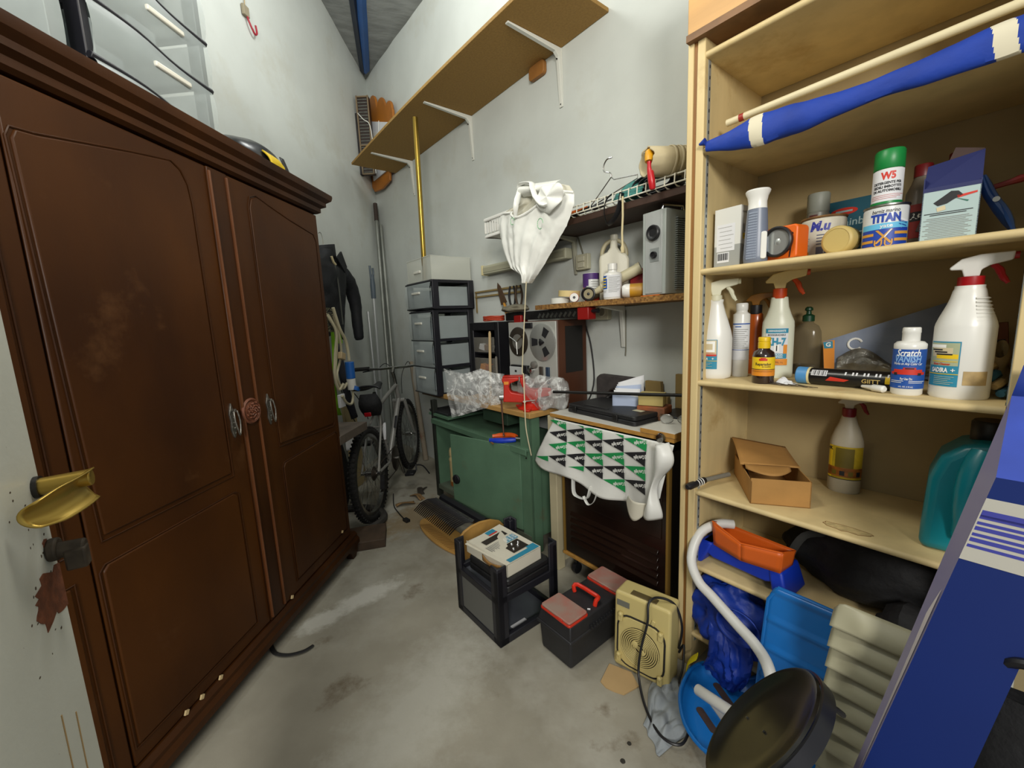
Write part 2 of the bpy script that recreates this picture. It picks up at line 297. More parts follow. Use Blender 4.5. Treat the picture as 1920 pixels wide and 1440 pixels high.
# ================================================================ WARDROBE
def wardrobe():
    wm = mat('wardrobe_wood', '402208', .42, var=.28, scale=3, stretch=(1, 1, .35), bump=.05, bscale=90, h2='2B1505', spec=.22); 
    dm = mat('wardrobe_door_wood', '482708', .45, scale=2.2, stretch=(1, 1, .5), bump=.04, bscale=120, h2='311805', spec=.22)
    spots(dm, '55371D', 4, .62, .80, seed=3); spots(dm, '8A7355', 20, .73, .77, seed=7)
    em = mat('worn_edge_wood', '7A4A2C', .4, var=.3, scale=14)
    t = thing('wardrobe', 'tall dark brown wooden wardrobe with panelled doors along the left wall', 'wardrobe', (-1.2, 0, 0), LZ)
    b = MB(); b.bx(.27, 2.215, .022, .56, .13, 1.97); b.build('body', wm, t, bev=.002)
    c = MB()
    prof = [(0, 1.955), (-.012, 1.965), (-.012, 1.985), (-.03, 1.998), (-.03, 2.016), (-.048, 2.034), (-.052, 2.05), (-.052, 2.062), (.58, 2.062), (.58, 1.955)]
    # profile swept along the front, with a mitred return on the right end
    n = len(prof); vs = []
    for (p, z) in prof: vs.append((.22, p, z))
    for (p, z) in prof: vs.append((2.215 - min(p, 0) * 1.5, p, z))
    fs = [(i, (i + 1) % n, n + (i + 1) % n, n + i) for i in range(n)] + [tuple(range(n - 1, -1, -1)), tuple(range(n, 2 * n))]
    c.add(vs, fs); c.build('cornice', wm, t, ang=25)
    p = MB(); p.add([], []); pp = [(.03, .072), (-.03, .072), (-.03, .098), (-.018, .112), (-.018, .126), (-.004, .14), (.03, .14)]
    p.prism([(a, z) for a, z in pp], .27, 2.24, 'x'); p.bx(2.18, 2.235, .02, .55, .075, .135); p.build('plinth', [wm], t, ang=25)
    for x, y in ((2.2, 0.0), (.3, 0.0), (2.2, .5), (.3, .5)):
        s = -1 if x > 1 else 1
        MB().prism([(x, 0), (x + s * .035, 0), (x + s * .05, .04), (x + s * .1, .075), (x - s * .035, .075), (x - s * .02, .03)], y - .02, y + .02).build('foot', wm, t, bev=.003)
    def outline(mir):
        return None
    def bead(pts, par, r=.0055, m_=None):
        MB().tube([(x, -.0005, z) for x, z in pts], r, 6).build('moulding', m_ or wm, par)
    def door(x0, x1, up, low, name='door'):
        d = MB(); d.bx(x0, x1, 0, .021, .145, 1.945); o = d.build(name, dm, t, bev=.004)
        for q in (up, low):
            MB().prism(q, -.005, .004).build('panel', dm, o, bev=.006, seg=3)
            cx = sum(a for a, _ in q) / len(q); cz = sum(z for _, z in q) / len(q)
            MB().tube([(cx + (x - cx) * 1.035, -.001, cz + (z - cz) * 1.016) for x, z in q], .003, 6, closed=True).build('moulding', wm, o)
        return o
    upL = [(.935, .83), (1.388, .83), (1.39, 1.79), (1.383, 1.85), (1.362, 1.89), (1.33, 1.908), (1.2, 1.885), (1.08, 1.86), (.965, 1.836), (.922, 1.832), (.912, 1.81)]
    lowL = [(.915, .2), (1.4, .2), (1.4, .74), (1.38, .753), (.93, .751), (.915, .735)]
    d1 = door(.899, 1.478, upL, lowL)
    mir = lambda Q: [(3.076 - x, z) for x, z in reversed(Q)]
    upR = [(1.683, .856), (2.13, .83), (2.15, .85), (2.16, 1.80), (2.14, 1.835), (2.1, 1.84), (1.95, 1.862), (1.8, 1.892), (1.735, 1.907), (1.70, 1.893), (1.686, 1.855)]
    lowR = [(1.683, .2), (2.16, .2), (2.16, .765), (2.14, .779), (1.70, .764), (1.683, .745)]
    d2 = door(1.572, 2.2, upR, lowR)
    up3 = [(x - .625, z) for x, z in upR]; up3 = [(min(max(x - 1.3, .32), .85), z) for x, z in upR]
    d3 = door(.285, .893, [(.32, .83), (.84, .83), (.84, 1.8), (.8, 1.83), (.32, 1.9)], [(.32, .2), (.84, .2), (.84, .74), (.32, .74)])
    # astragal strip between the doors, with the carved medallion
    s = MB(); s.bx(1.478, 1.572, -.006, .02, .145, 1.945); so = s.build('astragal', wm, t, bev=.004)
    for x in (1.484, 1.566): MB().tube([(x, -.008, .16), (x, -.008, 1.93)], .006, 6).build('moulding', mat('bead_wood', '5F361A', .4, var=.2), so)
    md = MB(); md.lathe([(.05, 0), (.052, .006), (.046, .012), (.04, .008), (.038, .006), (.02, .014), (0, .016)], 32, T=Matrix.Translation((1.525, -.004, 1.04)) @ Matrix.Rotation(rad(90), 4, 'X'))
    mo = md.build('medallion', mat('carved_wood', '70402A', .45, var=.3, scale=60), so)
    r = MB()
    for i in range(26):
        a = i * 2.4; q = .006 + .0012 * i; x = 1.525 + q * cos(a); z = 1.04 + q * sin(a)
        r.tube([(x - .006 * sin(a), -.018, z + .006 * cos(a)), (x, -.0225, z), (x + .006 * sin(a + .6), -.018, z - .006 * cos(a + .6))], .003, 6)
    r.build('carving', mat('carved_wood', '70402A', .45), mo)
    pw = mat('pewter', '8B8880', .35, .9, var=.35, scale=90)
    for x, par in ((1.43, d1), (1.637, d2)):
        h = MB(); h.prism([(x - .012, .99), (x - .006, .965), (x, .955), (x + .006, .965), (x + .012, .99), (x + .008, 1.02), (x + .013, 1.05), (x + .005, 1.075), (x, 1.09), (x - .005, 1.075), (x - .013, 1.05), (x - .008, 1.02)], -.006, .001)
        h.cyl((x, -.004, 1.062), (x, -.022, 1.062), .006); h.tube([(x - .008, -.02, 1.06), (x - .012, -.024, 1.02), (x - .006, -.026, .985), (x, -.026, .967), (x + .006, -.026, .985), (x + .012, -.024, 1.02), (x + .008, -.02, 1.06)], .0035, 6, sm=2)
        for q in range(5): h.lathe([(0, -.004), (.004, 0), (0, .004)], 8, c=(x, -.009, .975 + .02 * q))
        h.build('handle', pw, par, bev=.001)
    dmg = mat('bare_wood_nick', 'C9B183', .8)
    for (x, z) in ((1.12, .146), (1.06, .15), (1.2, .143), (2.1, .21), (1.62, .152)): MB().box((x, -.006, z), (.012, .006, .014), rot=(0, .5, 0)).build('nick', dmg, t)
    wb = mat('offcut_wood', '4A3A2C', .7, var=.3, scale=12)
    MB().bx(-.07, .16, -.12, .1, 0, .055).build('wood_block', [wb, wb], loc=(-1.23, 2.36, 0), rz=rad(20), bev=.003, label='flat dark wood block on the floor behind the wardrobe foot', cat='wood block')
    q = MB(); q.bx(2.19, 2.545, -.035, .24, .69, .742); 
    q.build('plank', [mat('plank_grey', '5B5148', .7, var=.3, scale=12), ], loc=(-1.23, 0, 0), rz=LZ, bev=.002, label='thick grey plank end sticking out beyond the wardrobe side', cat='plank')
    MB().tube([(-.02, .05, .004), (.02, .0, .005), (.08, -.02, .006), (.14, -.01, .008), (.17, .02, .006)], .009, 6, flat=.35, sm=4).build('strap', RUBBER, loc=(-1.21, 1.46, 0), rz=rad(10), label='short black strap end poking out from under the wardrobe', cat='strap')
wardrobe()

# ================================================================ PLASTIC DRAWER TOWERS
CLEAR = mat('frosted_plastic', 'BCC6C6', .35, alpha=.5, var=.05); CLEARL = mat('frosted_plastic_pale', 'D6D8CE', .4, alpha=.5)
INNER = mat('drawer_contents', 'A9B3B4', .6, h2='77838C', scale=7); CREAMH = mat('drawer_handle_plastic', 'DAD8CC', .4)
FRAME = mat('dark_frame_plastic', '1D1D24', .45, var=.15)
def tower(name, label, loc, rz, w, d, hs, wave=.0, handle=True, post=.05, group=None, dx=None):
    """local x across the drawer fronts, -y is the front; hs = drawer heights from the bottom"""
    t = thing(name, label, 'drawers', loc, rz, group); H = sum(hs) + .022
    pr = .045
    for sx in (-1, 1):
        for sy in (-1, 1):
            p = MB(); x = sx * (w / 2 - .012); y0 = -d / 2 if sy < 0 else d / 2 - post
            p.bx(x - .012, x + .012, y0, y0 + post, 0, H); p.build('post', FRAME, t, bev=.004)
    z = .0
    for i in range(len(hs) + 1):
        r = MB()
        for sx in (-1, 1): r.bx(sx * (w / 2 - .012) - .011, sx * (w / 2 - .012) + .011, -d / 2 + .005, d / 2 - .005, z, z + .022)
        r.bx(-w / 2 + .01, w / 2 - .01, d / 2 - .02, d / 2 - .002, z, z + .02)
        fr = lambda x: z + .012 - wave * math.tanh((x / w) * 6) - .002
        r.tube([(-w / 2 + w * k / 14, -d / 2 - .006, fr(-w / 2 + w * k / 14)) for k in range(15)], .0075 if wave == 0 else .0115, 6)
        r.build('rail', FRAME, t, bev=.002)
        if i == len(hs): r = MB().bx(-w / 2 + .004, w / 2 - .004, -d / 2, d / 2, z + .014, z + .022).build('top_panel', FRAME, t)
        else:
            h = hs[i]; g = .012; x0, x1 = -w / 2 + .026, w / 2 - .026; zb, zt = z + g, z + h + .004
            b = MB()
            def front(a, c):
                x = -w / 2 + .006 + (w - .012) * a; e = math.tanh((x / w) * 6) * wave; zz = zb + (zt - zb) * c - e
                return (x, -d / 2 - .012 - .012 * sin(pi * c) ** .7 - .004 * sin(pi * a), zz)
            b.surf(front, 12, 6)
            b.bx(x0, x1, d / 2 - .03, d / 2 - .026, zb, zt - .03); b.bx(x0, x1, -d / 2, d / 2 - .03, zb, zb + .004)
            for x in (x0, x1): b.bx(x - .002, x + .002, -d / 2, d / 2 - .03, zb, zt - .03)
            o = b.build('drawer', CLEAR, t)
            if handle:
                e = 0; MB().box((0 if dx is None else dx, -d / 2 - .03, zb + (zt - zb) * .62), (w * .3, .014, .017)).build('handle', CREAMH, o, bev=.004)
            random.seed(int(loc[0] * 991 + i * 7)); c = MB()
            cx = random.uniform(x0 + .09, x1 - .09); c.box((cx, 0, zb + .006 + h * .34), (.1, d * .6, h * .62))
            c.build('contents', INNER, o, bev=.004)
        if i < len(hs): z += hs[i]
    return t
tower('drawer_tower', 'frosted wavy-fronted drawer tower with black frame on the middle of the wardrobe top', (-1.25 - .22, 1.43, 2.063), LZ, .46, .38, [.062, .162, .166, .166], wave=.018, dx=.03)
tower('drawer_tower', 'cropped frosted drawer tower on top of the wardrobe near the white door', (-1.25 - .22, .905, 2.063), LZ, .46, .38, [.235, .2, .2], wave=0.0)
tower('drawer_tower', 'three-drawer frosted tower with black frame standing on the workbench end', R(2.995, 1.66, .8), RZ, .38, .36, [.212, .206, .218])
tower('drawer_tower', 'single frosted drawer in black frame stacked on the three-drawer tower', R(3.0, 1.66, 1.463), RZ, .44, .36, [.192])
def bin_():
    t = thing('storage_bin', 'open pale translucent bin on top of the single frosted drawer', 'bin', R(3.0, 1.66, 1.679), RZ)
    b = MB(); w, d, h = .2, .17, .17
    for s in (-1, 1):
        b.box((s * w, 0, h / 2), (.003, 2 * d, h)); b.box((0, s * d, h / 2), (2 * w, .003, h))
    b.box((0, 0, .003), (2 * w, 2 * d, .003)); b.build('body', CLEARL, t)
    r = MB(); r.tube([(-w, -d, h), (w, -d, h), (w, d, h), (-w, d, h)], .005, 6, closed=True)
    r.build('rim', CLEARL, t); MB().box((-.02, -d - .006, h * .42), (.11, .012, .02)).build('handle', CREAMH, t, bev=.004)
bin_()
g = MB(); a = R(2.945, 1.51, 1.686); b_ = R(2.85, 1.475, 2.79); g.cyl(a, b_, .0185, seg=18); g.cyl(a, a + (b_ - a) * .02, .019, seg=18)
g.build('curtain_rod', mat('gold_rod', 'A98D3E', .3, .85, var=.25, scale=3), label='long gold rod standing in the translucent bin and leaning on the bracket shelf', cat='rod')
def bag_on_wardrobe():
    t = thing('helmet_bag', 'black rounded bag with yellow flap lying on the wardrobe top', 'bag', (-1.37, 1.93, 2.063), LZ)
    b = MB()
    def f(i, j):
        a = 2 * pi * i; p = pi / 2 * j; r = cos(p) ** .7; x = .205 * r * cos(a); y = .15 * r * sin(a); z = .15 * sin(p) ** .9; q = 1 + .05 * nz((x, y, z), 12)
        return (x * q, y * q, z * q)
    b.surf(f, 40, 14, cu=True); b.build('body', mat('black_vinyl', '16171A', .3, var=.2), t)
    y = mat('yellow_fabric', 'D8B81E', .6, var=.1)
    MB().surf(lambda i, j: (-.06 + .12 * i, -.163 + .03 * j - .02 * sin(pi * j), .005 + .085 * j + .012 * sin(3 * i + 2 * j) - .03 * abs(i - .6)), 10, 6).build('flap', y, t, solid=.006)
    MB().surf(lambda i, j: (.035 + .03 * i, -.178 + .026 * j, .012 + .075 * j), 3, 4).build('strap', BLACK, t, solid=.004)
    q = MB(); q.box((0, 0, 0), (.04, .003, .012), rot=(0, .5, 0)); q.box((.012, 0, .012), (.03, .003, .006), rot=(0, .5, 0)); q.build('mark', mat('red_mark', 'C03030', .5), t, loc=(.165, -.1, .035), rot=(0, 0, .75))
bag_on_wardrobe()
# ================================================================ SHELVING UNIT
UW = mat('shelf_wood', 'D0BA88', .55, var=.1, scale=3, stretch=(4, 4, .6), bump=.05, bscale=60); spots(UW, 'B0935E', 4, .58, .75); spots(UW, '6A4C28', 26, .74, .78, seed=5)
UB = mat('shelf_back_board', 'A69268', .7, var=.1, scale=5, bump=.08, bscale=40)
def unit():
    t = thing('shelving_unit', 'tall pale wooden shelving unit with five shelves of bottles, cans and bags', 'shelves', R(0, 1.38), RZ)
    br = mat('brown_strip', '8A5E2C', .6, var=.2, scale=9, stretch=(1, 1, .3))
    p = MB(); p.bx(-.772, -.753, -.004, .03, 0, 2.19); p.bx(-.742, -.716, -.002, .03, 0, 2.19)
    p.build('post', UW, t, bev=.003)
    MB().bx(-.753, -.742, .002, .03, 0, 2.19).build('groove_strip', br, t)
    MB().bx(-.74, -.716, .03, .43, 0, 2.19).build('side_panel', UW, t)
    p = MB(); p.bx(-.026, .0, 0, .43, 0, 2.19); p.build('side_panel', UW, t, bev=.002)
    mt = mat('track_metal', 'A9B0B2', .4, .6)
    for s, x in ((1, -.715), (-1, -.027)):
        m = MB(); m.bx(x - .001, x + .001, .018, .032, .1, 2.13); o = m.build('shelf_track', mt, t)
        d = MB()
        for k in range(62): d.box((x + s * .0015, .025, .16 + .032 * k), (.001, .004, .009))
        d.build('track_slots', INK, o, kind='stuff')
    MB().bx(-.73, -.01, .418, .43, .1, 2.19).build('back_panel', UB, t)
    for z in (.145, .427, .717, 1.118, 1.494, 1.871, 2.15):
        s = MB(); y1 = .415
        s.prism([(y1, z - .019), (y1, z)] + [(.009 + .0095 * cos(rad(a)), z - .0095 + .0095 * sin(rad(a))) for a in (90, 120, 150, 180, 210, 240, 270)], -.716, -.027, 'x')
        s.build('shelf', UW, t, ang=60)
    sp = [(-.29 + .055 * cos(2 * pi * k / 30) * (1 + .35 * noise.noise(Vector((cos(k / 4.8) * 2, sin(k / 4.8) * 2, 3)))), .045 + .02 * sin(2 * pi * k / 30) * (1 + .5 * noise.noise(Vector((cos(k / 4.8) * 3, sin(k / 4.8) * 3, 8))))) for k in range(30)]
    so_ = MB().prism(sp, .717, .7176, 'z').build('veneer_scar', mat('bare_veneer', 'BFA976', .8, var=.2, scale=60), t)
    MB().tube([(x, y, .7174) for x, y in sp], .0011, 4, closed=True).build('scar_edge', mat('veneer_scar', '7B5A30', .8), so_)
    hd = MB(); hd.bx(-.765, .012, -.02, .43, 2.207, 2.62); hd.build('top_box', mat('fascia_wood', 'C4965A', .5, var=.16, scale=3, stretch=(.5, 4, 6), bump=.05), t, bev=.002)
    MB().bx(-.768, .014, -.024, .43, 2.187, 2.207).build('edge_board', mat('dark_edge_board', '775535', .6, var=.3, scale=14), t)
unit()

# ---------------------------------------------------------------- helpers for bottles, tins and boxes
PEW = mat('bottle_white', 'E3E2DC', .3, var=.03)
def spray(name, label, loc, rz, body, bm, sx, sy, collar, trig, labelfn=None, zc=0, head=PEW, hs=1.0, cat='spray bottle'):
    """collar: (radius, height, material); the head sits on it and points along +x"""
    t = thing(name, label, cat, loc, rz)
    b = MB().lathe(body, 28, sx=1, sy=sy).build('body', bm, t, ang=50)
    top = body[-1][1]; r, h, cm = collar
    MB().lathe([(r * .95, top - .004), (r, top + .002), (r, top + h), (r * .8, top + h + .001)], 24).build('collar', cm, t)
    z = top + h; q = MB(); k = hs
    q.prism([(-.012 * k, z), (.012 * k, z), (.014 * k, z + .014 * k), (.026 * k, z + .022 * k), (.058 * k, z + .03 * k), (.06 * k, z + .048 * k), (.01 * k, z + .047 * k), (-.018 * k, z + .04 * k), (-.036 * k, z + .022 * k), (-.034 * k, z + .017 * k), (-.016 * k, z + .016 * k)], -.0105 * k, .0105 * k)
    q.build('spray_head', head, t, bev=.003, seg=3)
    n = MB(); n.cyl((.058 * k, 0, z + .039 * k), (.066 * k, 0, z + .039 * k), .008 * k, seg=10); n.build('nozzle', trig, t)
    g = MB(); g.tube([(.03 * k, 0, z + .024 * k), (.04 * k, 0, z + .012 * k), (.046 * k, 0, z - .004 * k), (.055 * k, 0, z - .018 * k)], [.006 * k, .007 * k, .006 * k, .004 * k], 8, sm=3)
    g.build('trigger', trig, t)
    if labelfn: labelfn(b)
    return t
def lab(b, sx, sy, z0, z1, a0, a1, mats, paint=None, seg=12, name='label'):
    """curved paper label on a bottle, paint(add_rect, add_text) prints on it"""
    m = MB(); m.patch(sx, sy, z0, z1, a0, a1, 0, seg, off=.0008)
    W = (a1 - a0); off = [.0010]
    def rect(x0, x1, y0, y1, k):
        off[0] += .00012; m.patch(sx, sy, z0 + (z1 - z0) * y0, z0 + (z1 - z0) * y1, a0 + W * x0, a0 + W * x1, k, 8, off=off[0])
    def txt(s, x, y, h, k, w=None, shear=0, bold=.01, rotate=0.0):
        off[0] += .00012; o2 = off[0]; ac = a0 + W * x; zc = z0 + (z1 - z0) * y; cr, sr = cos(rotate), sin(rotate)
        fn = lambda X, Y: ((sx + o2) * sin(ac + (X * cr - Y * sr) / sx), -(sy + o2) * cos(ac + (X * cr - Y * sr) / sx), zc + Y * cr + X * sr)
        m.text(s, h, fn, k, shear, bold, w)
    if paint: paint(rect, txt)
    return m.build(name, mats, b, ang=80)
def lines(txt_rect, x0, x1, ys, k, h=.006):
    for i, y in enumerate(ys): txt_rect(x0, x1 - (.13 * ((i * 7) % 3) * (x1 - x0)), y, y + h, k)

# ---------------------------------------------------------------- third shelf (z 1.118)
z3 = 1.118; SL = [PAPER, TEAL, INKR, mat('label_beige', 'CDBF9C', .6), INKW, INKY]
def l1(b):
    def P(r, t):
        r(.0, 1, .0, 1, 1); r(.03, .97, .47, .98, 3); r(.1, .9, .58, .95, 4); r(.2, .8, .66, .86, 3); r(.03, .97, .44, .5, 2); lines(r, .1, .95, (.515, .545), 2, .012)
        r(.0, 1, .27, .285, 5); t('SADIRA', .42, .35, .012, 4, w=.028, bold=.03); t('+', .82, .35, .014, 4); lines(r, .1, .8, (.2, .16, .12, .08), 3, .008)
    lab(b, .0545, .036, .035, .137, -1.2, .15, [PAPER, TEAL, INKR, SL[3], INKW, INKY], P)
spray('spray_bottle', 'white spray bottle with white head and blue label, beside the shelf post', R(.706, 1.475, z3), RZ + .44,
      [(.047, 0), (.053, .006), (.0545, .02), (.0545, .14), (.05, .165), (.04, .2), (.031, .228), (.026, .247), (.022, .262), (.0235, .268), (.0235, .274)], PEW, 1, .66, (.0185, .014, mat('ivory_plastic', 'DAD8BE', .4)), mat('ivory_plastic', 'DAD8BE', .4), l1, head=mat('ivory_plastic', 'DAD8BE', .4), hs=1.12)
def tin(name, label, cat, loc, rz, r, h, bm, capm=None, cap=None, **k):
    t = thing(name, label, cat, loc, rz); b = MB().lathe([(r * .93, 0), (r, .003), (r, h - .004), (r * .95, h)], 28).build('body', bm, t, ang=50)
    if cap: MB().lathe([(q, h + zz) for q, zz in cap], 24).build('cap', capm, t, ang=50)
    return t, b
t, b = tin('spray_can', 'slim white can with grey printed lines behind the white spray bottle', 'can', R(.655, 1.56, z3), RZ + .4, .027, .222, PEW, PEW, [(.0235, 0), (.018, .006), (.018, .012), (.0195, .014), (.0195, .034), (.017, .037)])
lab(b, .0272, .0272, .06, .19, -1.2, 1.2, [PAPER, INKB, INKG], lambda r, x: (r(0, 1, .96, .99, 1), r(0, 1, .27, .285, 1), r(.2, .5, .89, .915, 1), lines(r, .15, .85, [.82 - .055 * k for k in range(10)], 2, .014)))
OB = mat('amber_orange', 'B0531A', .25, var=.08, coat=.3); DKO = mat('dark_amber', '8A5A14', .35)
spray('spray_bottle', 'translucent orange spray bottle with amber head at the back of the shelf', R(.648, 1.66, z3), RZ + .2,
      [(.03, 0), (.032, .004), (.032, .05), (.029, .055), (.032, .06), (.032, .09), (.03, .1), (.026, .15), (.026, .19), (.024, .215), (.02, .222)], OB, 1, .8, (.02, .028, BLACK), DKO, None, head=DKO, hs=.9)
YB = mat('yellow_cap', 'E0B915', .4); AMB = mat('brown_glass', '2B1B16', .15, coat=.5)
t = thing('repair_bottle', 'small dark bottle with yellow cap and yellow label at the shelf edge', 'bottle', R(.535, 1.445, z3), RZ + .35)
b = MB().lathe([(.029, 0), (.031, .003), (.031, .088), (.028, .1), (.017, .108), (.0155, .115)], 28).build('body', AMB, t, ang=50)
MB().lathe([(.0175, .112), (.0175, .13), (.0165, .131), (.0165, .133), (.0175, .134), (.0175, .144), (.016, .147)], 24).build('cap', YB, t)
lab(b, .0313, .0313, .026, .085, -1.35, 1.35, [INKY, INK, INKR, INKO], lambda r, x: (r(0, 1, 0, .33, 3), r(.02, .98, .34, .37, 1), x('Reparador', .5, .63, .0125, 1, w=.044, bold=.02), x('de muebles', .6, .5, .006, 1, w=.024), r(.36, .62, .82, .93, 2), x('▲', .49, .87, .012, 2) if 0 else r(.41, .57, .93, .98, 2), lines(r, .1, .9, (.27, .22), 1, .01)))
SH7 = [PAPER, TEAL, INKO, INKW, INK, INKR]
def l7(b):
    def P(r, t):
        r(0, 1, .86, .985, 1); t('DESENGRASANTE', .5, .92, .0085, 3, w=.052, bold=.02); t('BIODEGRADABLE', .5, .81, .0085, 4, w=.052, bold=.02)
        t('KH-7', .5, .62, .034, 1, w=.056, bold=.05); r(.42, .62, .36, .55, 3); r(.5, .55, .38, .53, 4); r(.8, .97, .2, .55, 2); r(.0, 1, .0, .17, 2); t('PUNTO, 1 L', .55, .07, .008, 4, w=.035, bold=.02)
        r(.25, .95, .18, .31, 1); t('GRASA', .6, .275, .006, 3, w=.026, bold=.03); t('LIMPIEZA', .6, .22, .006, 3, w=.026, bold=.03)
    lab(b, .0475, .034, .045, .17, -.78, .66, SH7, P)
spray('spray_bottle', 'white degreaser spray bottle with cream and orange head and blue lettering', R(.552, 1.6, z3), RZ + .33,
      [(.044, 0), (.0475, .006), (.048, .02), (.047, .175), (.046, .19), (.036, .215), (.028, .24), (.025, .268), (.024, .272)], mat('pale_bottle', 'DADCC8', .35, var=.04), 1, .7, (.0205, .028, mat('orange_red_collar', 'C24312', .4)), mat('orange_red_collar', 'C24312', .4), l7, head=mat('cream_head', 'D8BE7C', .4), hs=1.22)
t = thing('soap_bottle', 'clear empty bottle with dark green cap at the back of the shelf', 'bottle', R(.5, 1.72, z3), RZ)
MB().lathe([(.04, 0), (.042, .006), (.042, .12), (.04, .15), (.032, .17), (.017, .18), (.015, .19)], 28, sy=.65).build('body', mat('clear_grey_plastic', '6E6450', .15, alpha=.38), t, ang=50)
MB().lathe([(.041, .004), (.041, .035), (0, .035)], 28, sy=.6).build('liquid', mat('dark_liquid', '2A241C', .3), t)
MB().lathe([(.018, .186), (.018, .205), (.014, .208), (.008, .211), (.007, .221), (.0125, .224), (.011, .232), (.006, .236)], 20).build('cap', mat('dark_green_cap', '0E3B22', .4), t)
# caulking-like tube on its side
t = thing('cartridge', 'black cartridge with light blue cap lying along the shelf edge', 'tube', R(.455, 1.5, z3 + .0265), RZ, rot=(0, 0, RZ - .06))
b = MB(); b.cyl((.035, 0, 0), (.255, 0, 0), .0245, seg=26); b.build('body', mat('glossy_black', '121214', .3), t, ang=50)
b = MB(); b.cyl((0, 0, 0), (.032, 0, 0), .026, .0255, seg=26); b.build('cap', mat('sky_cap', '4D8DC4', .45), t, bev=.003)
MB().cyl((.031, 0, 0), (.037, 0, 0), .0262, seg=26).build('collar', CREAM, t)
m = MB()
def side(x, a, o=.0252): return lambda X, Y: (x + X, -o * cos(a + Y / .025), o * sin(a + Y / .025))
fn = side(.065, .45); 
m.surf(lambda i, j: (.043 + .04 * i, -.0249 * cos(.2 + .75 * j), .0249 * sin(.2 + .75 * j)), 2, 6, 0)
for k in range(11): m.surf(lambda i, j: (.0445 + .0034 * k + (.0008 + .0008 * (k % 3)) * i, -.0251 * cos(.25 + .65 * j), .0251 * sin(.25 + .65 * j)), 1, 5, 1)
m.surf(lambda i, j: (.08 + .045 * i + .012 * j, -.025 * cos(-.35 + .5 * j * (1 - .5 * i)), .025 * sin(-.35 + .5 * j * (1 - .5 * i))), 5, 5, 2)
for k in range(12): m.surf(lambda i, j: (.125 + .0085 * k + .004 * (k % 3 != 1) * i, -.0251 * cos(.45 + .4 * j), .0251 * sin(.45 + .4 * j)), 1, 4, 0)
m.text('GIITT', .016, side(.185, -.12), 3, w=.04, bold=.02)
m.surf(lambda i, j: (.215 + .028 * i, -.0251 * cos(-.25 + .8 * j), .0251 * sin(-.25 + .8 * j)), 2, 5, 4); m.build('print', [PAPER, INK, INKR, mat('gold_print', 'B59B5A', .5), INKY], t)
MB().cyl((.255, 0, 0), (.262, 0, 0), .021, seg=20).build('end_plug', PAPER, t)
t = thing('sealant_nozzle', 'small white nozzle lying in front of the black cartridge', 'nozzle', R(.235, 1.432, z3 + .011), RZ - .5)
MB().lathe([(.006, 0), (.0095, .004), (.0095, .03), (.007, .034), (.004, .06), (.003, .062)], 16, T=Matrix.Rotation(rad(-90), 4, 'Y')).build('tip', PEW, t)
q = MB(); random.seed(3)
for k in range(9):
    x = .012 * k; q.tube([(x, .008 * sin(k), .002 + .0016 * (k % 4)), (x + .05, -.018 + .006 * cos(k * 2), .002 + .0016 * (k % 3)), (x + .055, -.012, .003)], .0011, 5)
q.build('wire_ties', mat('dull_wire', '6D6455', .45, .7), loc=R(.53, 1.43, z3), rz=RZ, label='thin wire ties scattered beside the small yellow-capped bottle', cat='wire', kind='stuff')
# scratch remover
t = thing('polish_bottle', 'white flip-cap bottle with blue scratch remover label and red car', 'bottle', R(.198, 1.455, z3), RZ + .08)
b = MB().lathe([(.028, 0), (.031, .004), (.031, .118), (.0315, .12), (.0315, .13), (.026, .136), (.0175, .138)], 30).build('body', PEW, t, ang=45)
c = MB(); c.lathe([(.0175, .137), (.0175, .158), (.0182, .159), (.0175, .17), (.016, .172)], 24); c.build('cap', PEW, t, ang=40)
def ls(r, x):
    x('Scratch', .5, .9, .024, 1, w=.046, shear=.25, bold=.02); x('VANISH', .5, .75, .023, 4, w=.052, shear=.2, bold=.03); x('Works on Any Color Car', .5, .635, .009, 1, w=.056, shear=.25, bold=.01)
    r(.2, .83, .40, .49, 2); r(.12, .9, .36, .43, 2); r(.42, .68, .49, .54, 2); r(.46, .64, .5, .53, 3); r(.22, .3, .345, .405, 3); r(.72, .8, .345, .405, 3)
    x('For Use On:', .5, .25, .0085, 1, w=.022, bold=.02); lines(r, .15, .45, (.19, .15), 1, .012); lines(r, .55, .9, (.19, .15), 1, .012); x('4 FL. OZ. (118 mL)', .5, .05, .005, 1, w=.026)
lab(b, .0314, .0314, .018, .118, -1.45, 1.45, [INKB, INKW, INKR, INK, mat('pale_blue_print', '7FA8D8', .5)], ls, 20)
# big spray
def lsa(b):
    def P(r, t):
        r(0, 1, 0, 1, 1); r(.03, .97, .46, .97, 6); r(.1, .8, .66, .86, 3); r(.3, .95, .62, .72, 5); r(.0, .6, .86, .93, 4)
        for k in range(3): r(.1 + .1 * k, .5 + .15 * k, .8 - .05 * k, .83 - .05 * k, 7)
        lines(r, .15, .95, (.55,), 5, .014); t('Boat Cleaner', .5, .5, .007, 2, w=.034, bold=.03); t('SADIRA', .45, .36, .015, 4, w=.034, bold=.04); t('+', .85, .36, .016, 4); r(0, 1, .27, .285, 5); lines(r, .3, .9, (.21, .17, .13, .09, .05), 3, .008)
    lab(b, .0525, .046, .03, .138, -1.25, -.05, [PAPER, TEAL, INKR, SL[3], INKW, INKY, mat('label_grey', 'A9B08F', .5), INK], P)
    lab(b, .0525, .046, .035, .068, .1, .95, [mat('tape_tan', 'B79C6A', .55, var=.2, scale=40)], None, name='tape')
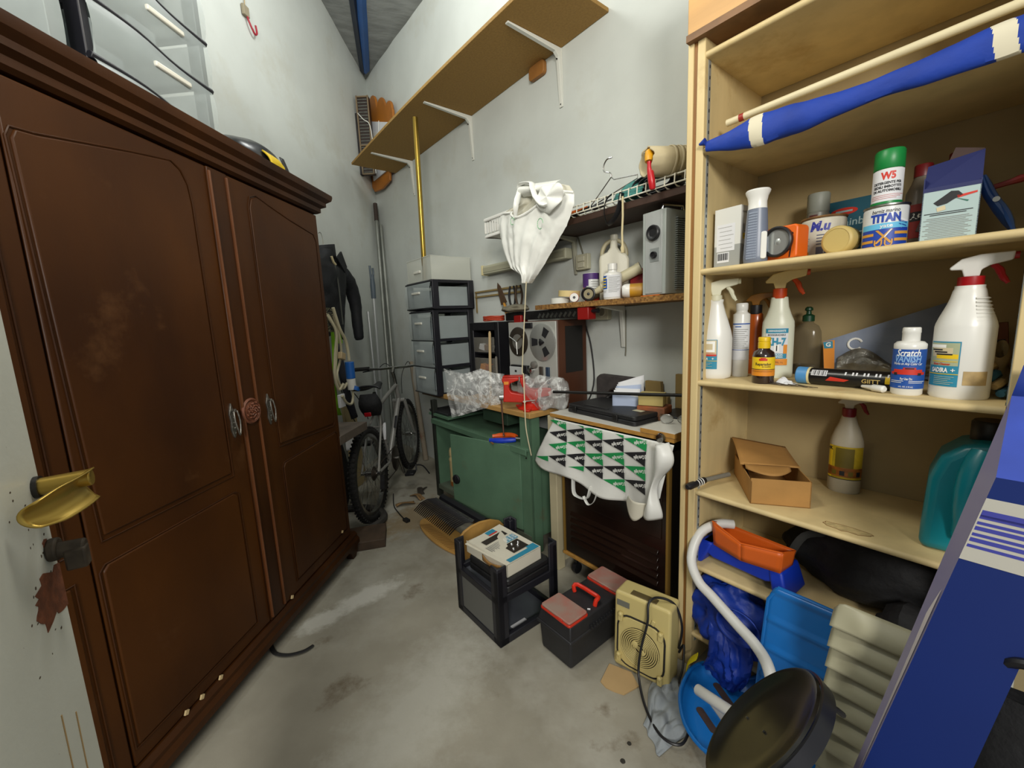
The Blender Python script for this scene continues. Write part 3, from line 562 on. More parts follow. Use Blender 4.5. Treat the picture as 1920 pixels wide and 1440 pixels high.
t = spray('spray_bottle', 'large white boat cleaner spray bottle with red collar and ribbed neck', R(.108, 1.475, z3), RZ + .08,
      [(.05, 0), (.0525, .005), (.0525, .172), (.051, .18), (.046, .196), (.04, .212), (.035, .226), (.031, .24), (.028, .256), (.0255, .262), (.0255, .268)], PEW, 1, .88, (.0225, .02, mat('deep_red_plastic', 'A01018', .35)), mat('deep_red_plastic', 'A01018', .35), lsa, hs=1.05)
rb = MB()
for k in range(7): z = .186 + .0085 * k; r = .0505 - .0026 * k - .0005 * max(0, 5 - k); rb.lathe([(r - .002, z - .0025), (r + .0012, z), (r - .002, z + .0025)], 24, sy=.88, a0=rad(-70), a1=rad(-10), cap=False)
rb.build('grip_ribs', PEW, [c for c in t.children if c.name.startswith('body')][0])
# blade packet leaning on the back, glove, carton piece
t = thing('sandpaper_pack', 'grey cardboard packet with orange end leaning against the back panel', 'packet', R(.44, 1.7, z3), RZ + .1, rot=(-.2, 0, RZ + .12))
GB = mat('packet_grey', '8A93A5', .5, h2='5D6880', scale=5)
MB().prism([(.0, .012), (.275, .004), (.275, .235), (-.012, .118)], 0, .012).build('packet', GB, t)
m = MB(); m.prism([(.0005, .013), (.028, .012), (.02, .123), (-.0115, .1175)], -.0008, 0, m=0); m.prism([(-.006, .094), (.018, .096), (.015, .12), (-.011, .116)], -.0014, -.0009, m=1)
m.text('G', .02, pl((.004, -.0016, .107)), 2, bold=.03); m.tube([(.075 + .018 * cos(a / 10), -.002, .11 + .018 * sin(a / 10)) for a in range(4, 58, 4)], .0035, 6, m=2); m.build('print', [INKO, TEAL, INKW], t)
fo = MB().surf(lambda i, j: (.035 + .24 * i, -.006 - .012 * j * (1 - j) * 4 - .008 * nz((i * 3, j * 2, 0), 3), .016 + (.05 + .03 * sin(7 * i)) * j), 24, 8); fo.build('torn_foil', mat('crumpled_foil', '8F8C84', .35, .5, var=.4, scale=20, bump=.6, bscale=40), t)
gl = mat('work_glove', 'A88F5E', .85, var=.3, scale=20, bump=.2); 
t = thing('work_glove', 'tan and teal work glove stuffed beside the large white spray bottle', 'glove', R(.052, 1.6, z3), RZ)
b = MB(); b.surf(lambda i, j: ((.022 + .006 * sin(9 * j)) * cos(2 * pi * i) * (1 - .5 * j * j), (.05 - .02 * j) * sin(2 * pi * i), .02 + .09 * j + .02 * sin(2 * pi * i)), 20, 8, cu=True); b.build('cuff', gl, t)
for k in range(4): MB().tube([(.012 - .008 * k, -.04, .012 + .018 * k), (.018 - .01 * k, -.09, .016 + .02 * k), (.012 - .012 * k, -.125 + .01 * k, .014 + .014 * k)], [.014, .013, .012, .01, .01, .01, .008], 8, sm=3).build('finger', gl if k % 2 else mat('glove_teal', '1E4D60', .8, var=.3, scale=20), t)
b = MB(); b.box((0, 0, .085), (.05, .02, .17)); b.box((.0, -.011, .1), (.04, .002, .05), 1)
b.build('small_carton', [mat('dark_red_carton', '6A3A22', .7, var=.2), INK], loc=R(.058, 1.74, z3), rz=RZ, rot=(0, -.1, RZ), bev=.002, label='dark brown carton standing behind the large white spray bottle', cat='carton')

# ---------------------------------------------------------------- second shelf (z 1.494)
z2 = 1.494
t = thing('grout_box', 'white and grey grout box with yellow strip beside the shelf post', 'box', R(.655, 1.48, z2), RZ - .08)
GR = mat('box_white', 'D6D6D0', .6); GY = mat('box_grey', '9C9E9A', .6)
b = MB(); w, h = .043, .188; b.bx(-w, w, -w, w, 0, .07, 1); b.bx(-w, w, -w, w, .07, h, 0); o = b.build('carton', [GR, GY], t)
m = MB(); f1 = pl((0, -w - .0006, 0)); 
fs = lambda y, z: pl((w + .0006, y, z), (0, 1, 0))
m.text('JUNTAS', .036, fs(.004, .118), 0, w=.07); m.text('BLANCO', .009, fs(-.02, .168), 0, w=.03)
m.box((w + .0004, .006, .094), (.0006, .07, .018), 1); m.text('Especial', .009, pl((w + .0012, -.01, .094), (0, 1, 0)), 0, w=.03, bold=.02)
m.tube([(w + .0004, .0 + .024 * cos(a / 5), .055 + .02 * sin(a / 5)) for a in range(32)], .0008, 4, m=0)
m.box((-.005, -w - .0004, .095), (.06, .0004, .085), 3)
for k in range(6): m.box((-.008 + .003 * (k % 3), -w - .0008, .128 - .013 * k), (.046 - .006 * (k % 2), .0004, .0012), 2)
m.box((-.012, -w - .0004, .033), (.04, .0004, .032), 3)
for k in range(14): m.box((-.03 + .0026 * k, -w - .0008, .035), (.0009 + .0007 * (k % 3), .0004, .022), 0)
m.build('print', [INK, INKY, INKG, PAPER], o)
t = thing('inspection_lamp', 'tall blue-grey ribbed hand lamp with flared white cap, second on the can shelf', 'lamp', R(.565, 1.425, z2), RZ + .3)
BG = mat('blue_grey_plastic', '71798A', .35, var=.05)
b = MB().lathe([(.03, 0), (.033, .004), (.034, .02), (.031, .09), (.027, .16)], 28, sy=.8); o = b.build('body', BG, t, ang=50)
g = MB()
for i in range(7):
    for j in range(18): a = -.75 + .13 * i; r = .0335 - .0036 * j / 18 * 1.6; g.box(((r) * sin(a), -(r * .8) * cos(a) - .0003, .015 + .0078 * j), (.0032, .002, .0052))
g.build('grip_pattern', mat('blue_grey_light', '8A93A3', .4), o, kind='stuff')
MB().prism(rrect(.014, .03, .01, .09, .006), -.026, -.018).build('switch', PEW, t, bev=.002)
MB().lathe([(.0265, .16), (.0255, .165), (.025, .18), (.028, .196), (.033, .207), (.034, .212), (.031, .216), (0, .217)], 28, sy=.85).build('cap', PEW, t, ang=40)
t = thing('lantern', 'square orange lantern torch with round silver lens on the can shelf', 'lantern', R(.492, 1.455, z2), RZ - .2)
b = MB(); b.prism(rrect(-.046, .046, 0, .098, .012), -.028, .03); b.build('case', mat('lantern_orange', 'E0661A', .4), t, bev=.004)
r = MB(); Tn = Matrix.Translation((-.006, -.028, .054)) @ Matrix.Rotation(rad(90), 4, 'X')
r.lathe([(.036, 0), (.044, .004), (.044, .014), (.04, .017), (.037, .014), (.036, .006)], 32, T=Tn); o = r.build('rim', BLACK, t)
MB().lathe([(.0365, .007), (.02, .004), (.012, .002), (.011, .006), (.008, .008), (0, .009)], 32, T=Tn).build('lens', mat('lens_silver', 'B9BDBA', .2, .6), o)
m = MB(); m.tube([(.03, -.0285, .07), (.032, -.029, .05), (.027, -.029, .006)], .0015, 5); m.cyl((.031, -.028, .072), (.031, -.031, .072), .004, seg=10); m.build('lanyard', BLACK, t)
MB().box((.0, 0, .0015), (.094, .062, .004)).build('foot', BLACK, t)
MC = mat('paint_can_stained', 'C9C3B2', .5, var=.12, scale=16); spots(MC, 'A88B62', 14, .6, .7); spots(MC, '57503F', 18, .68, .74, seed=3)
t, b = tin('paint_can', 'stained white paint can with blue lettering behind the orange lantern', 'can', R(.435, 1.575, z2), RZ + .15, .057, .118, MC)
MB().lathe([(.0575, .118), (.059, .121), (.0575, .124), (.052, .122), (.05, .117), (0, .117)], 30).build('rim', mat('rusty_rim', '8E6A42', .5, .4, var=.4, scale=30), t)
def lm(r, x):
    x('M.u', .5, .82, .036, 1, w=.05, shear=.2, bold=.05); lines(r, .42, .95, (.58, .5, .42, .34), 2, .03); r(.42, 1, .02, .28, 2); r(.05, .25, .0, .6, 0); lines(r, .06, .24, [.52 - .06 * k for k in range(4)], 2, .012)
    r(.02, .24, .0, .17, 3); x('x', .13, .1, .026, 4, bold=.06); r(.6, .62, .1, .3, 0); lines(r, .7, .95, (.22, .15, .08), 0, .02)
lab(b, .0574, .0574, .004, .112, -.85, .85, [MC, mat('navy_print', '252A8A', .5), mat('smudged_print', '5A5A6A', .6), mat('hazard_orange', 'DA9222', .5), INK], lm, 16)
t, b = tin('spray_can', 'grey spray can with grey cap standing behind the stained paint can', 'can', R(.487, 1.7, z2), RZ + .27, .031, .165, mat('can_grey', '7C7A70', .4), mat('cap_grey', '8D8F84', .5), [(.029, 0), (.031, .003), (.031, .055), (.029, .06), (0, .061)])
lab(b, .0312, .0312, .12, .162, -.9, .6, [mat('can_grey', '7C7A70', .4), mat('maroon_print', '5B2A28', .5)], lambda r, x: (r(.1, .6, .3, .5, 1), r(.1, .6, .65, .85, 1)))
t = thing('watercolour_box', 'flat teal cardboard box with pale lettering leaning behind the cans', 'box', R(.39, 1.74, z2), RZ, rot=(-.16, 0, RZ - .05))
b = MB(); b.box((0, 0, .1), (.17, .03, .2)); b.build('carton', mat('teal_carton', '1F5566', .5, var=.12), t)
m = MB(); m.text('rainbow', .034, pl((.005, -.0158, .125)), 0, w=.105, bold=.01); m.prism([(-.04 + .036 * cos(a / 4), .163 + .012 * sin(a / 4)) for a in range(25)], -.0162, -.0154, m=1); m.box((-.04, -.0166, .163), (.045, .0004, .006), 0)
for k in range(2): m.box((0, -.0157, .09 - .014 * k), (.1 - .03 * k, .0006, .004), 0)
m.build('print', [mat('pale_teal_print', '9FB4B4', .6), INKR], t)
CR = mat('cream_lid', 'BFA866', .5, var=.05)
t = thing('jar', 'jar with cream lid lying on its side on the can shelf', 'jar', R(.362, 1.47, z2 + .037), RZ, rot=(rad(90), 0, RZ - .15))
MB().lathe([(.034, -.03), (.037, -.026), (.037, .0)], 30).build('body', mat('jar_glass', '7A6C3A', .2), t, ang=50)
l = MB(); l.lathe([(.0375, -.004), (.0385, .0), (.0385, .024), (.036, .028), (.031, .03), (.0305, .0285), (0, .0285)], 34); l.build('lid', CR, t, ang=40)
t, b = tin('varnish_can', 'white and blue varnish can with crossed brushes and gold stripes', 'can', R(.275, 1.49, z2), RZ + .18, .046, .104, mat('can_white', 'D5D7D6', .35))
MB().lathe([(.0455, .104), (.0472, .106), (.0472, .109), (.044, .11), (.042, .106), (0, .106)], 30).build('rim', STEEL, t)
def lt(r, x):
    r(0, 1, 0, .46, 1); r(0, 1, .46, .6, 2); x('barniz marino', .5, .9, .013, 5, w=.055, shear=.15, bold=.01); x('TITAN', .5, .72, .027, 1, w=.06, bold=.06); x('yate', .52, .53, .013, 0, w=.025, bold=.02)
    for a0, a1 in ((0, .3), (.68, 1)):
        r(a0, a1, .3, .37, 3); r(a0, a1, .13, .2, 3); r(a0, a1, .01, .04, 3)
    x('X', .49, .24, .05, 3, w=.036, bold=.0); x('U', .4, .09, .024, 3, w=.016); x('U', .58, .09, .024, 3, w=.016); x('/', .56, .33, .03, 0, rotate=-.3)
    x('■', .8, .45, .001, 0)
lab(b, .0462, .0462, .003, .102, -1.15, 1.15, [mat('can_white', 'D5D7D6', .35), mat('varnish_blue', '1B3E9E', .45), mat('light_blue_print', '5FB4DC', .5), mat('gold_stripe', 'C58F38', .5), INKR, INK], lt, 22)
m = MB(); m.surf(lambda i, j: (.0472 * sin(.45 + .62 * i + .1 * j), -.0472 * cos(.45 + .62 * i + .1 * j), .048 + .026 * j - .01 * i), 6, 2, 0)
m.text('LIBRE DE PLOMO', .006, lambda X, Y: (.0478 * sin(.8 + X / .046), -.0478 * cos(.8 + X / .046), .062 + Y - X * .3), 1, w=.022, bold=.03); m.text('mas resistente', .006, lambda X, Y: (.0478 * sin(.8 + X / .046), -.0478 * cos(.8 + X / .046), .055 + Y - X * .3), 1, w=.02, bold=.03)
m.build('sticker', [PAPER, INKB], b)
t, b = tin('upholstery_spray', 'white spray can with green cap standing on the varnish can', 'can', R(.277, 1.49, z2 + .111), RZ + .18, .03, .088, PEW, mat('green_cap', '15803C', .4), [(.029, 0), (.031, .002), (.0305, .044), (.028, .048), (0, .049)])
lab(b, .0302, .0302, .002, .086, -1.4, 1.4, [PAPER, INKR, INK, mat('green_cap', '15803C', .4)], lambda r, x: (x('W5', .5, .8, .024, 1, w=.03, bold=.05), x('DETERGENTE PER', .5, .6, .0085, 2, w=.058, bold=.04), x('SEDILI IMBOTTITI', .5, .49, .0085, 2, w=.058, bold=.04), x('DI AUTOMOBILI', .5, .38, .0085, 2, w=.058, bold=.04), lines(r, .1, .95, (.25, .2, .15), 1, .008), r(0, 1, 0, .07, 3)), 20)
DR = mat('dark_red_cap', '6E1418', .4); GC = mat('grey_bottle', '6F6658', .35)
for (u, v, lb, r_, h_) in ((.235, 1.66, 'grey bottle with dark red cap and red label behind the varnish can', .032, .2), (.175, 1.72, 'dark red capped bottle standing behind the blue box', .036, .225)):
    t = thing('bottle', lb, 'bottle', R(u, v, z2), RZ); b = MB().lathe([(r_ * .95, 0), (r_, .004), (r_, h_ * .8), (r_ * .7, h_ * .92), (.018, h_), (.018, h_ + .004)], 26).build('body', GC, t, ang=50)
    MB().lathe([(.0195, h_), (.0195, h_ + .03), (.018, h_ + .032), (0, h_ + .032)], 20).build('cap', DR, t)
    lab(b, r_, r_, .035, .125, -1.3, 1.3, [mat('label_red', '8E2018', .5), INK, INKW], lambda r, x: (r(.3, .95, .5, .78, 1), x('AC', .5, .64, .02, 2, w=.03, bold=.04), x('▲', .6, .3, .02, 1) if 0 else r(.62, .7, .2, .34, 1)))
t = thing('clamp_box', 'navy and pale blue open box with picture of a black glove on its side', 'box', R(.158, 1.485, z2), RZ + .1)
NB = mat('navy_carton', '1B2358', .6); PB = mat('pale_carton', 'A9BDBD', .6)
b = MB(); w, dd = .0475, .034
b.bx(-w, w, -dd, -dd + .002, 0, .125, 1); b.bx(-w, w, dd - .002, dd, 0, .135, 0); b.bx(-w, -w + .002, -dd, dd, 0, .13, 0); b.bx(w - .002, w, -dd, dd, 0, .13, 0); b.bx(-w, w, -dd, dd, 0, .002, 0)
b.hexa([(-w, -dd + .002, .125), (w, -dd + .002, .125), (w, -dd + .004, .125), (-w, -dd + .004, .125), (-w + .003, dd * .2, .185), (w, dd * .2, .2), (w, dd * .2 + .002, .2), (-w + .003, dd * .2 + .002, .185)], 0)
b.bx(-w, w, -dd - .0006, -dd, .117, .126, 0); b.bx(-w, -w + .002, -dd, dd * .3, .13, .15, 0); o = b.build('carton', [NB, PB], t)
MB().box((-.005, .02, .12), (.05, .012, .19), rot=(0, .3, 0)).build('flap', mat('carton_inside', '3A2520', .7), o)
m = MB(); y = -dd - .0008
m.prism([(-.028, .09), (-.015, .1), (0, .112), (.012, .11), (.02, .1), (.005, .092), (-.005, .085), (-.02, .082)], y, y + .0004, m=0); m.prism([(.01, .1), (.042, .104), (.042, .1), (.012, .094)], y, y + .0004, m=2); m.prism([(.008, .095), (.03, .086), (.028, .083)], y, y + .0004, m=4); m.prism([(-.022, .078), (-.008, .082), (-.006, .072), (-.02, .069)], y, y + .0004, m=3)
for k in range(15): m.box((-.002, y, .062 - .0038 * k if k > 1 else .066 - .004 * k), (.08 - .01 * ((k * 5) % 3), .0004, .0016 if k < 2 else .0011), 0 if k < 2 else 1)
m.build('print', [INK, INKG, INKR, mat('label_beige', 'CDBF9C', .6), mat('green_print', '2E6A5A', .5)], o)
t = thing('spring_clamp', 'blue spring clamp with red handle leaning on the navy box', 'clamp', R(.098, 1.52, z2), RZ)
CB = mat('clamp_blue', '2A4A82', .4)
for s in (0, 1):
    MB().tube([(.045, -.005 + .02 * s, .006), (.03 - .006 * s, 0, .05), (.005 - .008 * s, 0, .1), (-.012 - .004 * s, .0, .145)], [.008, .012, .013, .011, .011, .009, .006], 8, flat=.6, sm=3).build('jaw', CB, t)
MB().tube([(.0, .02, .118), (.03, .025, .124), (.052, .03, .13)], [.006, .007, .009, .007], 8, sm=2).build('handle', DR, t)
MB().cyl((.012, -.014, .085), (.012, .03, .085), .006).build('pivot', STEEL, t)

# ---------------------------------------------------------------- rolled flag and tube on the first shelf
t = thing('flag', 'rolled blue flag with white bands lying along the top shelf edge', 'flag', R(.70, 1.372, 1.866), RZ)
FB = mat('flag_blue', '0B3698', .7, var=.15, scale=10, bump=.1); FW = mat('flag_white', 'D5CDB4', .75)
def ff(i, j):
    x = .64 * i; a = 2 * pi * j; r = (.017 + .012 * min(1, i * 5) + .006 * sin(9 * i - 1) - .006 * i) * (1 + .18 * noise.noise(Vector((i * 9 + 2 * j, sin(a), cos(a)))))
    return (x, -.004 + r * .7 * cos(a) + .004 * sin(5 * i), -.002 - .008 * sin(pi * i) + r * sin(a) * 1.25)
MB().surf(lambda i, j: ff(i, j), 280, 18, mf=lambda i, j: 1 if (.19 < i - .03 * j < .245 or i - .05 * j > .90 and i - .05 * j < .95) else 0).build('cloth', [FB, FW], t)
MB().tube([(.0, -.012, .012), (-.02, -.012, .01)], [.012, .003], 10).build('corner', FB, t)
t = thing('tent_pole', 'long white pole with red ends lying behind the rolled flag', 'pole', R(.672, 1.44, 1.94), RZ)
a, b_ = Vector((0, 0, 0)), Vector((.63, .0, .012)); WP = mat('ivory_pole', 'D8CBA6', .5, var=.06)
MB().cyl(a, b_, .0105, seg=14).build('tube', WP, t); RE = mat('red_tape', '9A2A20', .5)
for k in (.06, .965): MB().cyl(a + (b_ - a) * k, a + (b_ - a) * (k + .022), .0111, seg=14).build('band', RE, t)
MB().tube([(.0, 0, -.03), (.0, .06, -.045), (0, .12, -.068)], .001, 4).build('tie', WP, t)

# ---------------------------------------------------------------- fourth shelf (z .717)
z4 = .717
def carton():
    t = thing('mailing_box', 'open brown cardboard box with a rounded flap on the fourth shelf', 'box', R(.54, 1.405, z4), RZ, rot=(0, 0, RZ + .58))
    w, d, h = .17, .28, .088; b = MB(); k = .003
    b.bx(0, w, 0, k, 0, h); b.bx(0, w, d - k, d, 0, h); b.bx(0, k, 0, d, 0, h - .01); b.bx(w - k, w, 0, d, 0, h); b.bx(0, w, 0, d, 0, k)
    b.hexa([(0, d - k, h), (w, d - k, h), (w, d, h), (0, d, h), (0, d - k, h + .045), (w, d - k, h + .02), (w, d, h + .02), (0, d, h + .045)])
    b.build('box', KRAFT, t)
    def ld(i, j): return (-.012 + (w + .012) * i, d + .004 - d * .62 * j, h + (.05 - .03 * i) * (1 - j) ** 1.3 + .008 + .012 * sin(pi * j) * (1 - i))
    lo = MB().surf(ld, 10, 12).build('lid', KRAFT, t, solid=.003)
    MB().surf(lambda i, j: (.0 + .135 * i, d * .38 + .004 - (.085 * sin(pi * (.08 + .84 * i)) ** .8) * j, h + .009 + .006 * sin(pi * j) - .006 * j), 18, 6).build('flap', KRAFT, lo, solid=.003)
    MB().bx(.004, .05, .05, .13, .004, .03).build('tab', KRAFT, t); MB().tube([(.02, .11, h + .005), (.012, .14, h - .02), (.02, .05, .03)], .005, 6, sm=3).build('strap', BLACK, t)
carton()
def l4(b):
    def P(r, t):
        r(0, 1, 0, 1, 0); r(.0, .16, 0, 1, 1); r(.25, .7, .35, .95, 2); r(0, 1, .08, .36, 3); r(0, 1, 0, .02, 4)
        for k in range(4): r(.18 + .2 * k, .3 + .2 * k, .12, .26, 4 if k % 2 else 2)
        t('HK', .08, .9, .016, 4, bold=.03)
    lab(b, .046, .036, .05, .165, -1.2, 1.3, [mat('faded_yellow', 'B49A20', .5, var=.3, scale=20), INKY, mat('olive_print', '6F6018', .5, var=.3), mat('rust_print', '8F5318', .5, var=.4, scale=60), INK], P)
spray('spray_bottle', 'worn white spray bottle with yellow label alone on the fourth shelf', R(.37, 1.735, z4), RZ + .15,
      [(.042, 0), (.046, .006), (.046, .17), (.044, .185), (.036, .215), (.026, .24), (.02, .262), (.0185, .268)], mat('dirty_white', 'B9B09A', .45, var=.1, scale=14), 1, .8, (.019, .024, mat('maroon_collar', '7E1420', .4)), mat('maroon_collar', '7E1420', .4), l4, head=mat('dirty_white2', 'C4BCA6', .45), hs=.9)
def jug():
    t = thing('jug', 'large teal plastic jug with black cap at the shelf end', 'jug', R(.075, 1.5, z4), RZ + .1)
    TJ = mat('teal_plastic', '0E7E8C', .3, var=.06)
    b = MB(); b.prism([(-.075, 0), (.09, 0), (.09, .22), (.075, .28), (.03, .3), (-.015, .285), (-.05, .25), (-.068, .19)], -.05, .09); b.build('body', TJ, t, bev=.02, seg=4)
    MB().tube([(-.0, -.055, .06), (-.0, -.072, .14), (.005, -.07, .22), (.02, -.05, .275)], [.02, .024, .026, .026, .026, .024], 12, sm=2).build('grip', TJ, t)
    MB().lathe([(.03, .285), (.034, .29), (.034, .335), (.03, .34), (0, .34)], 24, c=(.03, .03, 0)).build('cap', BLACK, t)
jug()
t = thing('hand_tool', 'grey rod with black ribbed grip poking over the fourth shelf edge', 'tool', R(.727, 1.345, .735), RZ)
MB().cyl((.017, .075, .009), (.055, .2, .009), .0085, seg=12).build('rod', mat('grey_rod', '77756C', .5), t)
g = MB(); P0, P1 = Vector((0, 0, 0)), Vector((.02, .085, .009))
g.tube([P0, P0 + (P1 - P0) * .1, P0 + (P1 - P0) * .5, P1], [.009, .0125, .0125, .0115], 12, sm=0); o = g.build('grip', BLACK, t)
for k in (.55, .68, .8): MB().cyl(P0 + (P1 - P0) * k, P0 + (P1 - P0) * (k + .035), .0132, seg=12).build('ring', INKW, o)

# ---------------------------------------------------------------- fifth shelf (z .427)
z5 = .427
t = thing('step_stool', 'blue plastic step stool with flared feet under the orange tray', 'stool', R(.575, 1.43, z5), RZ - .06)
b = MB()
for s in (-1, 1):
    b = MB(); b.hexa([(s * .145 - .026, -.028, 0), (s * .145 + .018, -.028, 0), (s * .145 + .018, .12, 0), (s * .145 - .026, .12, 0), (s * .115 - .02, -.014, .085), (s * .115 + .024, -.014, .085), (s * .115 + .024, .11, .085), (s * .115 - .02, .11, .085)]); b.build('foot', BLUE, t, bev=.008, seg=3)
b = MB(); b.prism([(-.14, .085), (-.125, .045), (-.09, .03), (.09, .03), (.125, .045), (.14, .085)], -.012, .11); b.build('step', BLUE, t, bev=.006, seg=3)
t = thing('tray', 'orange plastic tray with notched rim sitting on the blue step stool', 'tray', R(.552, 1.415, z5 + .0865), RZ - .06)
OT = mat('tray_orange', 'D4601A', .45, var=.05)
def tr(i, j):
    a = i; x = -.115 + .23 * a; return x
b = MB(); out = [(-.11, .0), (.0, -.028), (.11, -.005), (.115, .075), (-.115, .075)]; n = 5
top = [(x * 1.05, y * 1.05 + (0 if y > .05 else -.004)) for x, y in out]; th = .085
zt = [.088, .064, .073, .05, .055]
for k in range(5):
    a, c = k, (k + 1) % 5
    b.surf(lambda i, j: ((out[a][0] + (out[c][0] - out[a][0]) * i) * (1 - j) + (top[a][0] + (top[c][0] - top[a][0]) * i) * j, (out[a][1] + (out[c][1] - out[a][1]) * i) * (1 - j) + (top[a][1] + (top[c][1] - top[a][1]) * i) * j, (zt[a] + (zt[c] - zt[a]) * (i ** (.6 if k == 0 else 1.4))) * j), 8, 4)
b.prism([(x, y) for x, y in out], 0, .003, 'z'); b.build('tray', OT, t, solid=.003)
r = MB(); r.tube([(top[k][0], top[k][1], zt[k]) for k in range(5)], .003, 6, closed=True); r.build('rim', OT, t)
def blob(name, label, cat, loc, rz, size, m, seed, amp=.2, folds=7, parts=None, cut=True):
    t = thing(name, label, cat, loc, rz)
    def f(i, j):
        a = 2 * pi * i; p = pi * (j - .5); d = Vector((cos(p) * cos(a), cos(p) * sin(a), sin(p)))
        q = 1 + amp * noise.noise(d * 2 + Vector((seed, 0, 0))) + amp * .5 * (1 - abs(noise.noise(d * folds * .6 + Vector((0, seed, 0))))) * .8
        x, y, z = d.x * size[0] * q, d.y * size[1] * q, d.z * size[2] * q
        return (x, y, max(z, -size[2] * .85) + size[2] * .85)
    MB().surf(f, 56, 34, cu=True).build('body', m, t, ang=60)
    return t
BKF = mat('black_fabric', '101013', .8, var=.3, scale=18, bump=.4, bscale=50)
t = blob('duffel_bag', 'large black fabric bag slumped on the fifth shelf', 'bag', R(.265, 1.66, z5 + .002), RZ, (.235, .15, .13), BKF, 3.1)
MB().tube([(-.2, -.1, .03), (-.185, -.14, .1), (-.15, -.14, .18), (-.1, -.12, .2)], .012, 6, flat=.3, sm=4).build('strap', mat('strap_grey', '2A2A28', .8), t)
MB().tube([(.06, -.17, .012), (.12, -.2, .05), (.2, -.2, .04)], [.02, .05, .06, .05, .04, .03], 10, sm=3).build('drape', BKF, t)
# ================================================================ BRACKET SHELF HIGH ON THE WALL
def bracket_shelf():
    t = thing('wall_shelf', 'long chipboard shelf on three white brackets high on the wall', 'shelf', R(2.75, 1.85, 2.832), RZ)
    cb = mat('chipboard', '9A773C', .8, var=.12, scale=90, bump=.1, bscale=200); spots(cb, '6B5026', 7, .7, .78)
    ce = mat('chipboard_edge', 'A27838', .7, var=.15, scale=60)
    # front edge bows forward a little between the brackets
    x0, x1 = -1.305, 1.295; k = 24; fr = [(x0 + (x1 - x0) * i / k, -.43 - .022 * sin(pi * i / k)) for i in range(k + 1)]
    b = MB(); b.prism([(x1, -.003), (x0, -.003)] + fr, 0, .019, 'z'); b.build('board', cb, t, bev=.0015)
    wm = mat('bracket_white', 'D3D4CC', .45)
    for u in (1.79, 2.70, 3.69):
        x = 2.75 - u; q = MB()
        q.prism([(-.004, -.002), (-.004, -.3), (-.008, -.3), (-.028, -.05), (-.05, -.028), (-.38, -.010), (-.38, -.002)], x - .011, x + .011, 'x')
        q.bx(x - .014, x + .014, -.004, -.001, -.3, 0); o = q.build('bracket', wm, t, bev=.003)
        for (y, z) in ((-.0055, -.285), (-.03, -.06)): MB().cyl((x, y, z), (x, y - .005, z), .004, seg=8).build('screw', DSTEEL, o)
    MB().prism(rrect(2.75 - 2.03, 2.75 - 1.90, -.075, .0, .02), -.03, -.004).build('wood_cleat', mat('cleat_wood', '8F5F2A', .6, var=.15), t, bev=.003)
bracket_shelf()
t = thing('grille_heater', 'narrow dark slatted panel standing on the shelf end in the corner', 'heater', R(4.3, 1.67, 2.86), RZ + .9)
dk = mat('dark_brown_casing', '2E211B', .5, var=.2); b = MB(); b.bx(-.06, .06, .0, .05, 0, .72); b.build('case', dk, t, bev=.004)
MB().bx(-.085, -.06, .0, .05, .0, .57).build('side_block', mat('black_brown_block', '1B1614', .6), t, bev=.004)
f = MB()
for x in (-.055, .055): f.bx(x - .006, x + .006, -.012, .0, 0, .72)
for z in (.004, .27, .71): f.bx(-.055, .055, -.012, 0, z - .006, z + .006)
f.build('frame', mat('tan_frame', '7C6A50', .5, var=.2), t)
g = MB()
for k in range(24): g.cyl((-.045, -.004, .02 + .029 * k), (.045, -.004, .02 + .029 * k), .006, seg=6)
g.build('coil', STEEL, t, kind='stuff'); MB().tube([(-.05, -.016, .56), (0, -.02, .5), (.06, -.02, .44), (.075, -.02, .2), (.078, -.02, .0)], .004, 6, sm=4).build('cord', WHITE, t)
t = thing('scalloped_panel', 'orange and white scalloped panel with thin cord in the corner behind the bracket shelf', 'panel', R(4.19, 1.79, 2.74), RZ)
sc_o = mat('amber_wood', 'A8661C', .45, var=.12); p = [(-.36, .08), (-.3, .02), (-.1, .0), (.10, .03), (.11, .115), (.28, .115), (.29, .6)] + arc(.2, .62, .08, -10, 130, 6) + arc(.02, .7, .1, 20, 150, 6) + arc(-.18, .8, .1, 20, 170, 6) + [(-.33, .8)]
MB().prism(p, 0, .025).build('back', sc_o, t, bev=.006); MB().hexa([(-.28, -.012, .12), (.24, -.012, .12), (.24, 0, .12), (-.28, 0, .12), (-.28, -.012, .7), (.24, -.012, .5), (.24, 0, .5), (-.28, 0, .7)]).build('plate', PAPER, t, bev=.004)
MB().hexa([(-.2, -.022, .5), (.16, -.022, .4), (.16, -.012, .4), (-.2, -.012, .5), (-.2, -.022, .56), (.16, -.022, .45), (.16, -.012, .45), (-.2, -.012, .56)]).build('rail', WHITE, t, bev=.003); MB().tube([(0, -.016, .6), (.0, -.024, .5), (.03, -.024, .4), (.06, -.018, .3), (.07, -.018, .12)], .003, 6, sm=4).build('cord', WHITE, t)

